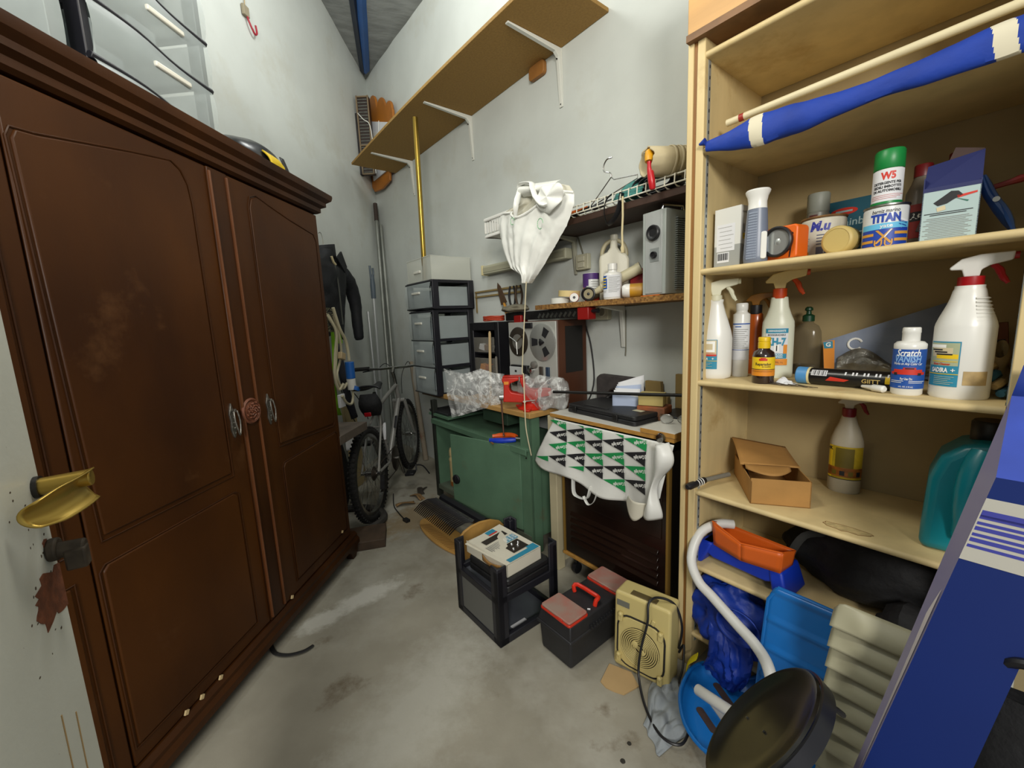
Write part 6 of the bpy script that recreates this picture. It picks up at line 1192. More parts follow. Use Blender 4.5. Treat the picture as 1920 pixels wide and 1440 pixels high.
def cl(i, j):
    x = (-.13 + .26 * i) * (.35 + .65 * j) + .05 - .03 * j + .012 * noise.noise(Vector((j * 3, i * 2, 0))); y = -.125 + .26 * j - .05 * i * (1 - j) + .02 * noise.noise(Vector((i * 3, j * 2, 5)))
    e = min(1, 5 * i * (1 - i) + .05) * min(1, 5 * j * (1 - j) + .05)
    return (x, y, .003 + e * (.004 + .05 * abs(noise.noise(Vector((i * 2.6 + j, j * 3, 2)))) + .02 * abs(noise.noise(Vector((i * 5, j * 4 - i * 3, 7))))))
MB().surf(cl, 44, 40).build('cloth', GC2, loc=R(.70, 1.16, .0), rz=RZ, label='crumpled grey cloth lying on the floor under the fan heater cord', cat='cloth', solid=.002, sub=1)
q = MB(); q.prism([(-.06, .04), (-.03, -.05), (-.0, -.055), (.03, -.045), (.06, -.03), (.075, .04), (.02, .07)], 0.0005, .005, 'z'); q.build('cardboard_scrap', mat('pale_cardboard', 'B5976A', .8, var=.08), loc=R(.865, 1.11, 0), rz=RZ, label='torn cardboard scrap lying beside the fan heater foot', cat='cardboard')
def wood_rack():
    t = thing('wooden_rack', 'rounded wooden rack with a comb of black tines under the workbench', 'rack', R(2.15, 1.15), RZ)
    W = mat('pine_varnished', 'C0924E', .45, var=.15, scale=3, stretch=(1, 4, 4)); B2 = mat('tine_black', '15151A', .35)
    MB().prism([(-.09 + .30 * cos(rad(a)), .0 + .085 * sin(rad(a))) for a in range(180, 361, 10)] + [(.21, .09), (-.39, .09)], 0.002, .016, 'z').build('base_plate', W, t, bev=.002)
    e = MB(); e.prism([(-.09, 0), (-.112, .08), (-.112, .19), (-.08, .222), (-.03, .238), (.03, .242), (.1, .232), (.16, .205), (.19, .17), (.155, .06), (.12, 0)], .29, .306, 'x'); eo = e.build('end_plate', W, t, bev=.003)
    for (y, z) in ((.06, .07), (.1, .085), (.03, .04)): MB().cyl((.288, y, z), (.292, y, z), .005, seg=10).build('screw_hole', INK, eo)
    n = 24; A0, A1 = Vector((-.25, .035, .2)), Vector((.2, .045, .2))
    MB().box(((A0 + A1) / 2), ((A1 - A0).length, .022, .004), rot=(.5, 0, .02)).build('metal_bar', STEEL, t); MB().tube([A0 + Vector((.02, .05, -.01)), A1 + Vector((.06, .05, -.01))], .035, 8).build('back_bar', B2, t)
    for k in range(n): p = A0.lerp(A1, k / (n - 1)); MB().tube([p, p + Vector((-.03, -.04, -.004)), p + Vector((-.06, -.08, -.03)), p + Vector((-.088, -.115, -.078))], [.0055, .006, .006, .0045], 6, flat=.7).build('tine', B2, t)
    sl = MB()
    for k in range(20): x = -.3 + .021 * k; sl.box((x, -.03, .0165), (.003, .075, .0015), rot=(0, 0, -.6))
    sl.build('slots', mat('slot_shadow_wood', '7A5626', .7), t, kind='stuff')
wood_rack()

# ================================================================ BOTTOM RIGHT, IN FRONT OF THE SHELVES
HW = mat('hose_white', 'D6D6D2', .4, var=.04)
h = MB(); pts = [R(.63, 1.5, .575), R(.67, 1.46, .575), R(.705, 1.4, .545), R(.705, 1.345, .47), R(.66, 1.31, .42), R(.6, 1.29, .40), R(.505, 1.25, .378), R(.43, 1.21, .37), R(.385, 1.18, .345), R(.36, 1.15, .28), R(.36, 1.1, .2)]
h.tube(pts, .0165, 14, sm=6); h.build('hose', HW, label='thick white hose curving down from the orange tray to the floor', cat='hose')
h = MB(); h.cyl(R(.585, 1.18, .125), R(.36, 1.1, .21), .017, seg=16); h.build('pipe', HW, label='short straight white pipe lying across the blue seat shell', cat='pipe')
t = blob('cloth_bag', 'crumpled royal blue fabric bag stuffed under the lowest shelf', 'bag', R(.585, 1.44, .147), RZ, (.135, .1, .125), mat('royal_blue_nylon', '10379E', .5, var=.25, scale=7, bump=.5, bscale=22), 8.4, .35, 12)
MB().surf(lambda i, j: (-.06 + .14 * i + .03 * sin(4 * j), -.085 - .05 * sin(pi * j) - .02 * nz((i * 4, j * 4, 0), 2), .14 - .26 * j + .02 * sin(7 * i)), 24, 24).build('drape', mat('royal_blue_nylon', '10379E', .5), t, solid=.003)
MB().surf(lambda i, j: ((.05 + .02 * j) * cos(2 * pi * i) + .06, -.1 - .03 * j, .17 + (.04 + .02 * j) * sin(2 * pi * i)), 24, 4, cu=True).build('neck', mat('royal_blue_nylon', '10379E', .5), t, solid=.004)
q = MB(); q.tube([(-.02, 0, .12), (-.045, -.01, .085), (-.04, -.03, .05), (.0, -.045, .022), (.035, -.04, .02), (.045, -.03, .035)], .022, 6, flat=.12, sm=5); q.build('strap', mat('bright_yellow_webbing', 'D6C81E', .6), loc=R(.632, 1.3, 0.012), rz=RZ, label='yellow webbing strap on the floor beside the shelving post', cat='strap')
def seat_shell():
    t = thing('seat_shell', 'bright blue plastic seat shell with ribbed back lying on the floor', 'seat shell', R(.45, 1.25), RZ)
    B = mat('seat_blue', '1468B4', .35, var=.05)
    # seat pan: outline with a wavy rim and three slots, local x = .45 - u
    pan = MB()
    rim = [(-.215, .03), (-.2, .085), (-.165, .115), (-.12, .12), (-.085, .128), (-.055, .15), (-.03, .21), (.04, .2), (.22, .1), (.24, -.05), (.12, -.2), (-.02, -.21), (-.1, -.19), (-.155, -.14), (-.195, -.07)]
    P = smooth_path([Vector((x, y, 0)) for x, y in rim], 3, True); n = len(P); c = Vector((.02, -.02, 0))
    def f(i, j):
        k = int(round(i * n)) % n; p = P[k]; q = c + (p - c) * (1 - j); z = .07 + .035 * (p.x + .2) if 1 else .07
        lift = .035 * max(0, 1 - j * 9) ; return (q.x, q.y, .045 + lift + .16 * max(0, q.x + .05) + .03 * max(0, q.y))
    pan.surf(f, n, 14, cu=True); po = pan.build('seat', B, t, solid=.004)
    MB().tube([(p.x, p.y, .083 + .16 * max(0, p.x + .05) + .03 * max(0, p.y)) for p in P], .006, 8, closed=True).build('rim', B, t)
    for (x, y, L, a) in ((-.1, .045, .11, -.55), (-.1, -.08, .09, -.5)):
        s = MB(); s.prism(rrect(-L / 2, L / 2, -.012, .012, .011), 0, .002, 'z', T=Matrix.Translation((x, y, .047 + .03 * max(0, y))) @ Matrix.Rotation(a, 4, 'Z')); s.build('slot', mat('slot_brown', '3A2A26', .7), po)
    s = MB(); s.prism(rrect(-.05, .05, -.018, .018, .017), 0, .003, 'z', T=Matrix.Translation((-.09, -.015, .047)) @ Matrix.Rotation(-.5, 4, 'Z')); s.build('pad', mat('pale_pad', '9C9C9C', .6), po)
    def g(i, j):
        x = .02 + .19 * i - .01 * j; z = .17 + .35 * j; rb = .004 * (1 if (j * 4.2) % 1 < .12 else 0) * (1 if .05 < i < .95 else 0)
        e = 1 - (max(0, j - .88) / .12) ** 2 * .16 * (1 if i < .5 else .4); return (.015 + .2 * (i - .5) * e + .1, -.03 + .09 * j + .02 * (1 - j) ** 2 - rb * 1.2, z - .05 * i * 0)
    b = MB(); b.surf(g, 16, 50); bo = b.build('backrest', B, t, solid=.006)
    MB().tube([g(0, 0), g(0, .5), g(0, .88), g(.04, 1), g(.5, 1), g(1, 1), g(1, .5)], .006, 8).build('rim', B, t)
    lg = MB(); lg.tube([(.06, -.02, .1), (.08, 0, .18), (.11, .01, .26)], .05, 8, flat=.25); lg.build('neck', B, t)
seat_shell()
def ribbed():
    t = thing('ribbed_panel', 'cream plastic panel with stepped ribs standing beside the blue seat shell', 'panel', R(.188, 1.13), RZ)
    Cc = mat('cream_rib_plastic', 'A39F86', .4, var=.06, scale=4); n = 12
    def f(i, j):
        s = j * n; k = min(n - 1, int(s)); q = s - k; x = -.06 - .012 * (1 - abs(2 * q - 1)) * (1 if i < .001 else 0) + .165 * i; z = .02 + .62 * j
        y = -.03 + .07 * j - .022 * (q) + .016 * (1 if q < .15 else 0); y += .012 * max(0, .12 - i) * 8 * (1 if 1 else 0); return (x, y, z)
    for k in range(n):
        b = MB()
        def g(i, j):
            e = (1 - min(1, i / .12)) ** 2; return (-.06 + .17 * i, -.03 + .07 * (k + j) / n - .026 * (1 - j) - .012 * sin(pi * j) * min(1, max(0, (i - .15) * 5)), .02 + .62 * (k + j) / n - .012 * e * (1 - j) * 0 - .022 * e * j)
        b.surf(g, 16, 10); b.build('rib', Cc, t, solid=.002)
ribbed()
def stool():
    cpos = Vector((.446, .822, .445)); n_ = Vector((-.639, .456, .619)).normalized()
    t = thing('round_stool', 'glossy black round stool seat tilted on its side in front of the shelves', 'stool', cpos, rot=n_.to_track_quat('Z', 'Y').to_euler())
    K = mat('black_lacquer', '0C0C0B', .3, var=.2, scale=3, coat=.3)
    S = .80
    b = MB(); b.lathe([(q * S, z * S) for q, z in [(.0, -.012), (.15, -.012), (.178, -.006), (.196, .006), (.2, .012), (.196, .018), (.182, .016), (.168, .008), (.1, .005), (0, .004)]], 56); b.build('seat', K, t, ang=60)
    MB().lathe([(q * S, z * S) for q, z in [(.196, -.03), (.204, -.027), (.206, .008), (.2, .01)]], 56, cap=False).build('edge_band', mat('dark_band', '2A2A2E', .3, .5), t)
    for a in (40, 120, 215, 300): MB().tube([(.12 * cos(rad(a)), .12 * sin(rad(a)), -.01), (.14 * cos(rad(a)), .14 * sin(rad(a)), -.045), (.145 * cos(rad(a + 8)), .145 * sin(rad(a + 8)), -.075)], .006, 8, sm=3).build('leg', BLACK, t)
    for (x, y) in ((.02, .01), (-.05, -.06)): MB().lathe([(.003, .004), (.003, .007), (0, .0075)], 8, c=(x, y, 0)).build('screw', STEEL, t)
stool()
def long_carton():
    t = thing('long_carton', 'tall blue cardboard carton leaning against the shelving unit', 'carton', (0, 0, 0))
    A1 = R(.024, 1.22, 1.004); A0 = R(.225, .73, 0.0); w = Vector((.93, -.12, .0)) ; wv = R(-.118, .0, 0) - R(0, 0, 0); th = R(-.004, .085, .152)
    th0 = R(-.0, .035, .01)
    Bl = mat('carton_blue', '06205F', .6, var=.06, scale=3, spec=.2); Lb = mat('carton_end_blue', '2C48B0', .55, var=.15, scale=8); Sd = mat('carton_side_grey', '8A8496', .55, h2='6E6890', scale=3, var=.1)
    f = MB(); f.add([A0, A0 + wv, A0 + wv + th0, A0 + th0, A1, A1 + wv, A1 + wv + th, A1 + th], [(0, 1, 5, 4)], 0); f.add([A0, A0 + wv, A0 + wv + th0, A0 + th0, A1, A1 + wv, A1 + wv + th, A1 + th], [(3, 7, 6, 2), (1, 2, 6, 5), (0, 3, 2, 1)], 0)
    f.add([A0, A0 + th0, A1 + th, A1], [(0, 1, 2, 3)], 2); f.add([A1, A1 + wv, A1 + wv + th, A1 + th], [(0, 1, 2, 3)], 1)
    b = f.build('box', [Bl, Lb, Sd], t, ang=20)
    ax = (A1 - A0).normalized(); nrm = ax.cross(wv.normalized()).normalized()
    if nrm.dot(Vector((0, 0, 1.35)) - A1) < 0: nrm = -nrm
    L = (A1 - A0).length; o = nrm * .0012; m = MB()
    def Q(s0, s1, x0, x1, k, e=0): m.add([A0 + ax * s0 + wv * x0 + o * (1 + e), A0 + ax * s0 + wv * x1 + o * (1 + e), A0 + ax * s1 + wv * x1 + o * (1 + e), A0 + ax * s1 + wv * x0 + o * (1 + e)], [(0, 1, 2, 3)], k)
    Q(L - .175, L - .045, 0.0, .9, 0)
    for k in range(6): Q(L - .148 + .012 * k, L - .142 + .012 * k + .002 * (k % 2), .02, .86, 1, .4)
    Q(L - .085, L - .07, .02, .86, 1, .4); m.build('label', [mat('label_dim', 'A9A69C', .6), mat('navy_print', '252A8A', .5)], b)
    # slipped pale streak printed on the narrow side
    sn = (th.cross(ax)).normalized()
    if sn.dot(Vector((0, 0, 1.35)) - A1) < 0: sn = -sn
    st = MB(); pts = []
    for k in range(21):
        s = .35 + .42 * k / 20; q = .5 + .28 * sin(pi * k / 20); pts.append((s, q))
    lo = [A0.lerp(A1, s) + th0.lerp(th, s) * .12 + sn * .003 for s, q in pts]; hi_ = [A0.lerp(A1, s) + th0.lerp(th, s) * (.12 + .6 * sin(pi * (k / 20) ** .8)) + sn * .003 for k, (s, q) in enumerate(pts)]
    st.add(lo + hi_, [(k, k + 1, 22 + k, 21 + k) for k in range(20)]); st.build('side_print', mat('side_pale', 'A59E9C', .5), b)
    fl = MB(); e = [A1 + th, A1 + th + wv, A1 + th * 1.1 + wv + ax * .05, A1 + th * 1.1 + ax * .05]; fl.add(e, [(0, 1, 2, 3)]); fl.build('end_flap', Lb, b, solid=.003)
long_carton()
t = thing('handbag', 'black fabric bag with looped strap hanging beside the blue carton', 'bag', R(-.075, 1.1, .44), RZ)
MB().surf(lambda i, j: ((.1 - .02 * j + .012 * sin(3 * j)) * cos(2 * pi * i), .055 * sin(2 * pi * i) * (1 - .6 * j), .2 * j - .03 * cos(2 * pi * i) * (1 - j)), 32, 12, cu=True).build('body', BKF, t); MB().lathe([(0, 0), (.09, .004), (.1, .02)], 24, sy=.55).build('bottom', BKF, t)
MB().tube([(-.07, -.0, .2), (-.05, -.02, .27), (.0, -.03, .285), (.06, -.02, .25), (.085, 0, .19)], .009, 8, sm=5).build('strap', BLACK, t)
MB().cyl(R(-.14, 1.28, 0), R(-.13, 1.33, .95), .024, seg=14).build('post', mat('grey_brown_post', '6B625C', .6, var=.2), label='grey round post standing behind the black handbag', cat='post')
b = MB(); b.box((0, 0, .35), (.12, .012, .7), 0); b.box((-.012, -.008, .52), (.045, .004, .14), 1); b.build('board', [mat('tan_board', '9C8C68', .7), mat('pale_blue_sheet', '9AA6AA', .6)], loc=R(-.1, 1.36, 0), rz=RZ, label='narrow tan board with pale sheet standing behind the black handbag', cat='board')
# ================================================================ BICYCLE
def bicycle():
    t = thing('bicycle', 'grey mountain bicycle parked in the corner between wardrobe and workbench', 'bicycle', (-1.26, 2.69, 0), rot=(-.05, 0, rad(94.5)))
    FR = mat('frame_grey', 'A5A39E', .35, .35, var=.1); TY = mat('tyre_black', '1B1A19', .8, var=.3, scale=40, bump=.3); CH = mat('chainring_steel', '6E655C', .4, .9, var=.3)
    Rr = .328
    def wheel(x, nm):
        w = MB(); w.tube([(x + (Rr - .024) * cos(2 * pi * k / 56), 0, Rr + (Rr - .024) * sin(2 * pi * k / 56)) for k in range(56)], .025, 10, closed=True); wo = w.build(nm, TY, t)
        k_ = MB()
        for k in range(64):
            a = 2 * pi * k / 64
            for s in (-1, 0, 1): k_.box((x + (Rr - .001) * cos(a), s * .016, Rr + (Rr - .001) * sin(a)), (.013, .011, .01), rot=(0, -a, 0))
        k_.build('tread', TY, wo, kind='stuff')
        r = MB(); r.lathe([(.262, -.014), (.284, -.013), (.287, 0), (.284, .013), (.262, .014), (.262, -.014)], 48, T=Matrix.Translation((x, 0, Rr)) @ Matrix.Rotation(rad(90), 4, 'X'), cap=False); r.build('rim', STEEL, wo)
        for k in range(32):
            a = 2 * pi * k / 32; s = 1 if k % 2 else -1; MB().tube([(x + .018 * cos(a + 1.2 * (1 if k % 4 < 2 else -1)), s * .028, Rr + .018 * sin(a + 1.2 * (1 if k % 4 < 2 else -1))), (x + .263 * cos(a), 0, Rr + .263 * sin(a))], .0013, 4).build('spoke', STEEL, wo)
        h = MB(); h.cyl((x, -.06, Rr), (x, .06, Rr), .009); h.cyl((x, -.032, Rr), (x, .032, Rr), .02); h.cyl((x, -.075, Rr), (x, -.055, Rr), .014); h.build('hub', CHROME, wo)
        return wo
    rw = wheel(0, 'rear_wheel'); wheel(1.06, 'front_wheel')
    bb, st, hd_t, hd_b = (.44, 0, .29), (.335, 0, .74), (.875, 0, .83), (.905, 0, .70)
    f = MB(); f.tube([bb, st], .016, 12); f.tube([st, hd_t], .017, 12); f.tube([bb, hd_b], .021, 12); f.tube([hd_b, hd_t], .021, 12)
    for s in (-1, 1): f.tube([(.43, s * .02, .29), (.3, s * .04, .3), (0, s * .06, Rr)], .010, 8); f.tube([(st[0], s * .015, st[2] - .02), (.2, s * .05, .6), (0, s * .06, Rr)], .008, 8)
    f.tube([(.27, -.045, .6), (.27, .045, .6)], .007, 8); f.build('frame', FR, t)
    MB().tube([(.62, -.0225, .5), (.7, -.0225, .585)], .012, 6, flat=.3).build('lettering_patch', INK, t)
    k = MB()
    for s in (-1, 1): k.tube([(.91, s * .05, .68), (.96, s * .06, .5), (1.06, s * .062, Rr)], [.016, .015, .011], 10)
    k.cyl((.91, -.055, .685), (.91, .055, .685), .018); k.build('fork', FR, t)
    h = MB(); h.tube([hd_t, (.865, 0, .9), (.83, 0, .95), (.88, 0, .985)], .016, 10); ho = h.build('stem', STEEL, t)
    h = MB(); h.tube([(.86, -.31, 1.0), (.88, -.12, .985), (.885, 0, .985), (.88, .12, .985), (.86, .31, 1.0)], .0125, 10); h.build('handlebar', CHROME, t)
    for s in (-1, 1):
        MB().tube([(.855, s * .34, 1.0), (.862, s * .21, .998)], .0175, 10).build('grip', RUBBER, t)
        MB().tube([(.88, s * .18, .985), (.92, s * .2, .975), (.94, s * .3, .965)], .006, 6).build('brake_lever', BLACK, t)
        MB().tube([(.9, s * .15, .98), (1.0, s * .1, 1.02), (1.0, s * .03, .9), (.93, s * .03, .74)], .003, 6, sm=5).build('cable', BLACK, t)
    MB().cyl(st, (.312, 0, .86), .0135, seg=12).build('seat_post', STEEL, t)
    s = MB(); s.surf(lambda i, j: (.17 + .28 * j, (.075 * (1 - j) ** 1.3 + .02) * cos(pi * i), .885 + .025 * sin(pi * i) * (1.1 - .4 * j) + .018 * (2 * j - 1) ** 2), 18, 16); s.build('saddle', BLACK, t, solid=.012)
    b = MB(); b.surf(lambda i, j: (.19 + .055 * sin(pi * j) * cos(2 * pi * i) - .03 * j + .02, .085 * sin(2 * pi * i) * (.7 + .3 * sin(pi * j)), .70 + .17 * j), 26, 10, cu=True); b.build('saddle_bag', BKF, t)
    MB().box((.12, 0, .73), (.012, .05, .03)).build('reflector', mat('reflector_red', '8E1018', .25), t, bev=.004)
    c = MB(); c.lathe([(.02, -.004), (.095, -.003), (.1, 0), (.095, .003), (.02, .004)], 40, T=Matrix.Translation((.44, -.05, .29)) @ Matrix.Rotation(rad(90), 4, 'X')); c.build('chainring', CH, t)
    c = MB(); c.cyl((.44, -.08, .29), (.44, .08, .29), .014); c.tube([(.44, -.075, .29), (.5, -.085, .14)], .011, 8); c.tube([(.44, .075, .29), (.38, .085, .44)], .011, 8); c.build('crank', STEEL, t)
    for (x, y, z) in ((.505, -.135, .13), (.375, .135, .45)):
        p = MB(); p.box((x, y, z), (.09, .075, .022)); po = p.build('pedal', BLACK, t, bev=.004)
        p = MB(); p.tube([(x + .04, y - .04, z), (x + .07, y - .03, z + .05), (x + .02, y, z + .075), (x - .04, y + .0, z + .04), (x - .05, y, z)], .006, 6, sm=4, flat=.6); p.tube([(x + .02, y - .05, z + .06), (x + .04, y - .1, z + .04), (x + .03, y - .15, z - .03)], .006, 6, sm=3); p.build('toe_strap', BLACK, po)
    n = MB(); n.tube([(.44, -.05, .385), (.0, -.05, .385 - .02)], .004, 6); n.tube([(.44, -.05, .195), (.08, -.05, .2), (.02, -.05, .18)], .004, 6); n.build('chain', CH, t)
    d = MB(); d.box((.03, -.075, .25), (.05, .03, .1), rot=(0, .4, 0)); d.lathe([(.02, -.004), (.02, .004)], 14, T=Matrix.Translation((.05, -.055, .19)) @ Matrix.Rotation(rad(90), 4, 'X')); d.build('derailleur', DSTEEL, t)
    d = MB()
    for k in range(5): d.lathe([(.01, 0), (.05 - .007 * k, 0), (.05 - .007 * k, .003), (.01, .003)], 22, T=Matrix.Translation((0, -.026 - .005 * k, Rr)) @ Matrix.Rotation(rad(90), 4, 'X'))
    d.build('sprockets', CH, rw, kind='stuff')
    w = MB(); w.tube([(.26, -.05, .5), (.27, -.055, .56), (.3, -.05, .62), (.27, -.045, .58), (.255, -.05, .5)], .008, 8, sm=3, closed=False); w.build('lock_cable', PAPER, t)
bicycle()
q = MB(); q.tube([(.24 * cos(2 * pi * k / 44), .2 * sin(2 * pi * k / 44), .025) for k in range(44)], .025, 8, closed=True); q.build('spare_tyre', mat('dusty_tyre', '3B3834', .85, var=.3, scale=20), loc=(-1.42, 2.6, 0), label='dusty old tyre lying flat on the floor under the rear wheel', cat='tyre')
q = MB(); q.tube([(-.1, .32, .012), (-.02, .12, .006), (.06, -.0, .006), (.14, -.1, .006)], .004, 6, sm=5); q.box((.16, -.12, .01), (.05, .03, .018), rot=(0, 0, -.7)); q.build('plug_lead', BLACK, loc=(-1.18, 2.75, 0), label='thin black lead with plug lying on the floor beside the rear wheel', cat='cable')
# ================================================================ POLES IN THE CORNER
GP = mat('galvanised_tube', '8E918A', .4, .5, var=.15); AL = mat('aluminium_tube', 'B9BCBA', .35, .5)
for (p0, p1, r_, m_, nm, lb) in (((-1.62, 4.02, 0), (-1.785, 4.5, 2.62), .019, GP, 'pole', 'long grey metal tube leaning in the corner, ending in a dark cap'), ((-1.54, 3.97, 0), (-1.735, 4.48, 2.42), .016, GP, 'pole', 'thinner grey metal tube leaning just right of the capped tube')):
    q = MB(); q.cyl(p0, p1, r_, seg=12); o = q.build(nm, m_, label=lb, cat='pole'); q = MB(); v = Vector(p1) - Vector(p0); q.cyl(Vector(p1) - v * .06, Vector(p1) + v * .01, r_ * 1.15, seg=12)
    if r_ > .018: q.build('cap', mat('dark_brown_cap', '3C302A', .6), o)
t = thing('telescopic_pole', 'white pole with grey-blue clip head standing in the corner behind the bicycle', 'pole', (-1.69, 3.95, 0), rot=(.045, .035, 0)); q = MB(); q.cyl((0, 0, 0), (0, 0, 1.66), .018, seg=14); q.build('shaft', AL, t)
GBL = mat('grey_blue_head', '4E5A63', .5); q = MB(); q.tube([(0, 0, 1.62), (.0, 0, 1.74), (-.004, .008, 1.84)], [.022, .024, .018], 10); q.tube([(-.008, -.008, 1.8), (-.01, -.014, 1.92)], .011, 8); q.tube([(.002, .012, 1.8), (.004, .024, 1.86), (.004, .016, 1.9)], .01, 8); q.build('clip_head', GBL, t)
q = MB(); q.cyl((-1.68, 3.85, 0), (-1.72, 3.92, 1.5), .015, seg=12); q.build('pole', AL, label='short plain aluminium pole standing just left of the white clip-headed pole', cat='pole')
rs2 = mat('rusty_pole', '8E8270', .7, var=.2, scale=5, stretch=(1, 1, .4)); spots(rs2, '6E3A1A', 3, .58, .66)
q = MB(); q.cyl(R(3.72, 1.77, 0), R(3.98, 1.82, .98), .026, seg=14); q.build('pole', rs2, label='rusty-banded pale wooden pole leaning on the wall beside the front wheel', cat='pole')
q = MB(); q.bx(-.1, .1, -.01, .01, 0, .72); q.build('board', mat('pale_board', 'A8966C', .7, var=.1), loc=(-1.66, 3.3, 0), rz=LZ, rot=(-.06, 0, LZ), label='pale wooden board standing against the wall behind the bicycle wheel', cat='board')
# ================================================================ JACKET, CABLES AND STRAPS BESIDE THE WARDROBE
def jacket():
    t = thing('jacket', 'black jacket with upturned collar hanging on the wall past the wardrobe', 'jacket', (-1.66, 3.1, 1.28), LZ)
    K = mat('jacket_black', '15171B', .7, var=.35, scale=9, bump=.35, bscale=30)
    hw = [(0, .14), (.12, .17), (.3, .2), (.42, .25), (.5, .26), (.56, .2), (.62, .1), (.66, .07)]
    def w(z):
        for (a, b), (c, d) in zip(hw, hw[1:]):
            if a <= z <= c: return b + (d - b) * (z - a) / (c - a)
        return .07
    def f(i, j):
        z = .66 * j; a = 2 * pi * i; W_ = w(z); x = W_ * cos(a); y = (.05 + .035 * min(1, z * 3)) * sin(a) * (1 if z < .55 else .8); q = .012 * noise.noise(Vector((x * 14, z * 9, a))); return (x + .02 * sin(5 * z), y + q * 1.6 + .008 * sin(16 * x), z + .02 * sin(a * 2) * (1 - j))
    MB().surf(f, 48, 36, cu=True).build('body', K, t)
    for s in (-1, 1): MB().tube([(s * .23, 0, .5), (s * .32, -.02, .42), (s * .37, -.03, .28), (s * .375, -.03, .12), (s * .38, -.03, .0), (s * .385, -.03, -.03)], [.075, .07, .06, .055, .05, .045, .045, .042, .04, .035, .03], 12, sm=4).build('sleeve', K, t)
    c = MB(); c.surf(lambda i, j: (.105 * cos(2 * pi * i) * (1 - .1 * j) + .02, .06 * sin(2 * pi * i), .6 + .1 * j + .02 * cos(2 * pi * i)), 24, 4, cu=True); c.build('collar', K, t, solid=.008)
    l = MB(); l.prism([(.02, .6), (.13, .5), (.17, .55), (.1, .66)], -.09, -.075); l.build('lapel', K, t, bev=.003)
    MB().tube([(-.03, -.09, .54), (-.01, -.092, .4), (.0, -.09, .1)], .006, 6).build('zip', mat('zip_grey', '5C5E58', .5, .3), t)
    MB().tube([(-.06, -.086, .6), (-.045, -.09, .56), (-.02, -.092, .545)], .009, 6).build('cord_end', mat('cord_cream', 'CDBF96', .8), t)
    MB().tube([(0, 0, .66), (.0, 0, .74), (-.02, 0, .78), (-.05, 0, .77)], .003, 6, sm=4).build('hanger_hook', CHROME, t)
jacket()
CC = mat('cream_cable', 'BFB79A', .6)
t = thing('extension_lead', 'looped cream extension cable with blue connector hanging at the wardrobe side', 'cable', (-1.46, 2.78, .83), LZ)
random.seed(11)
for k in range(4):
    a = random.uniform(-.02, .02); MB().tube([(-.12 + .03 * k, a, .62), (-.05 + .012 * k, a - .02, .5), (-.06 + .03 * k, a, .34), (-.09 + .01 * k, a, .2), (-.06 + .02 * k, a, .1), (-.01 + .02 * k, a - .01, .13)], .0085, 8, sm=5).build('cable_loop', CC, t)
MB().tube([(-.07, -.03, .66), (-.02, -.035, .52), (.045, -.035, .44), (.065, -.035, .36), (.068, -.035, .29)], .011, 8, sm=5).build('cable_loop', CC, t)
MB().tube([(.075, -.035, .07), (.075, -.035, .03), (.04, -.035, -.02), (-.03, -.035, .0), (-.08, -.035, .06)], .009, 8, sm=5).build('cable_loop', CC, t)
q = MB(); q.cyl((.068, -.035, .16), (.068, -.035, .28), .032, seg=18); q.build('connector', mat('connector_blue', '1F62B4', .4), t, bev=.003)
q = MB(); q.cyl((.072, -.035, .08), (.068, -.035, .16), .03, .031, 18); qo = q.build('connector_socket', PEW, t, bev=.002); q = MB(); q.cyl((.082, -.05, .075), (.09, -.06, .1), .034, seg=16); q.build('connector_lid', mat('connector_blue', '1F62B4', .4), qo)
random.seed(5)
for k in range(10): MB().tube([(-.1 + .05 * random.random() + .045 * cos(a / 3 + k), -.01 + .015 * random.random(), .55 + .05 * sin(a / 3 + k) + .03 * (k % 3)) for a in range(18)], .0022, 5).build('wire_coil', mat('grey_wire', '6D6A55', .5, .5), t)
MB().box((-.02, -.03, .33), (.06, .03, .05), rot=(0, .3, 0)).build('plug', mat('beige_plug', 'B49F7A', .5), t, bev=.005); MB().box((-.05, -.01, .02), (.07, .02, .09)).build('tag', PAPER, t, bev=.002)
q = MB(); q.surf(lambda i, j: (.0 + .085 * i + .16 * j - .03 * sin(3 * j), -.02 - .03 * sin(pi * i), .62 - .62 * j + .02 * i), 8, 20); q.build('webbing_strap', mat('dark_grey_webbing', '33333A', .8, var=.2), loc=(-1.62, 2.98, .62), rz=LZ, solid=.006, label='wide dark grey strap hanging under the black jacket', cat='strap')
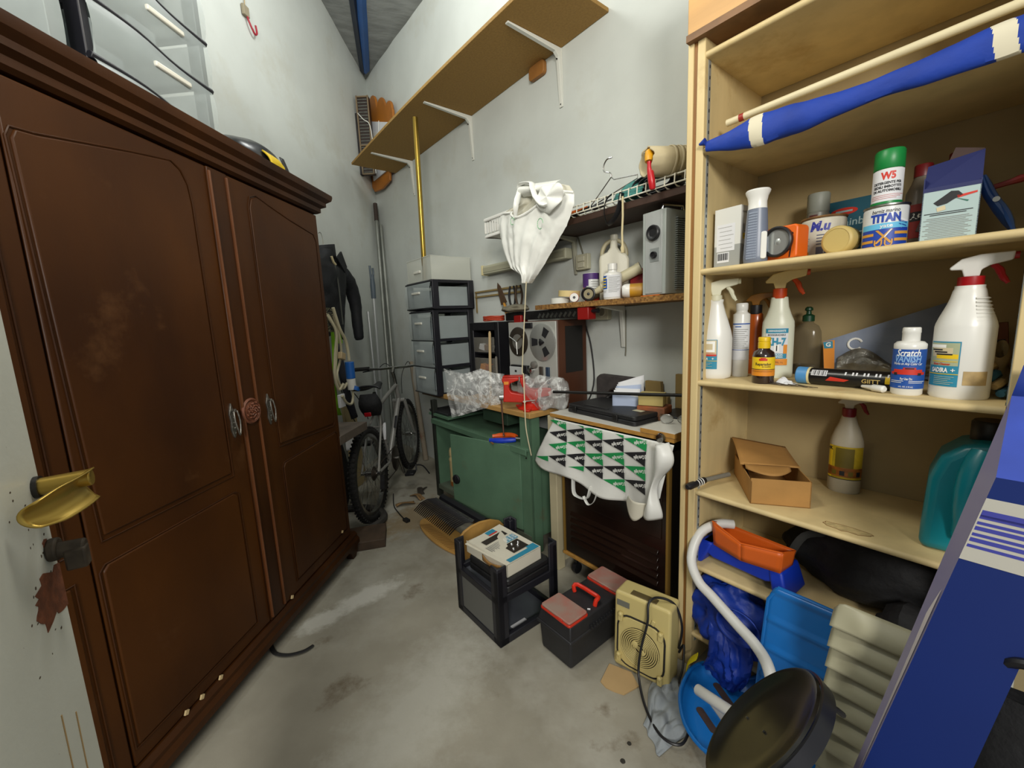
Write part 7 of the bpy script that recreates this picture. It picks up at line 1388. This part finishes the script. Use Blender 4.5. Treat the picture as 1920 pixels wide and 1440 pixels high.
q = MB(); q.tube([(.03, -.05, .66), (.0, -.055, .45), (-.06, -.055, .3), (-.04, -.055, .1), (-.02, -.055, .05)], .02, 6, flat=.25, sm=4); q.tube([(.12, -.03, .66), (.15, -.03, .56)], .02, 6, flat=.25); q.build('lime_strap', mat('lime_fabric', '86C21E', .6), loc=(-1.58, 2.84, .68), rz=LZ, label='lime green strap hanging behind the cream cable', cat='strap')
q = MB(); q.tube([(-.02, 0, .4), (.06, 0, .2), (.16, -.02, .02), (.22, -.03, -.1)], .004, 6, sm=4); q.tube([(.02, 0, .42), (.2, .0, .28), (.36, -.0, .12), (.4, 0, .02)], .004, 6, sm=4); q.build('bungee_cord', BLACK, loc=(-1.56, 2.95, .55), rz=LZ, label='thin black cords slanting down past the bicycle saddle', cat='cord')
t = blob('tote_bag', 'black bag with white patch on the floor between wardrobe and bicycle', 'bag', (-1.6, 2.72, .0), LZ, (.2, .1, .36), BKF, 2.2, .15, 8)
MB().surf(lambda i, j: (.06 + .12 * i, -.118 - .02 * sin(pi * i), .47 + .1 * j - .03 * i), 8, 6).build('white_patch', PAPER, t, solid=.004)

# ================================================================ SMALL SCRAPS
SCR = mat('torn_brown_paper', '8A6C46', .85, var=.25, scale=20)
for k, (u, v, a, lb) in enumerate(((2.93, 1.30, .3, 'torn brown paper scrap on the floor at the workbench leg'), (2.87, 1.17, 1.4, 'curled brown paper strip on the floor in front of the workbench leg'), (3.02, 1.38, -.6, 'small dark torn strip on the floor behind the workbench leg'))):
    MB().surf(lambda i, j: (-.07 + .14 * i, -.025 + .05 * j + .012 * sin(5 * i + k), .003 + .022 * sin(pi * i) * (1 - j * .6) + .006 * sin(7 * j + k)), 12, 5).build('paper_scrap', SCR if k < 2 else mat('dark_scrap', '3A332A', .8), loc=R(u, v, 0), rz=RZ + a, label=lb, cat='paper', solid=.0015)
MB().surf(lambda i, j: (-.03 + .06 * i, -.02 + .04 * j, .002 + .02 * abs(noise.noise(Vector((i * 4, j * 4, 1)))) * 2 * sin(pi * i) * sin(pi * j)), 14, 12).build('tissue', PAPER, loc=R(.475, 1.45, 1.118), rz=RZ, label='small crumpled white tissue beside the black cartridge cap', cat='tissue', solid=.001)
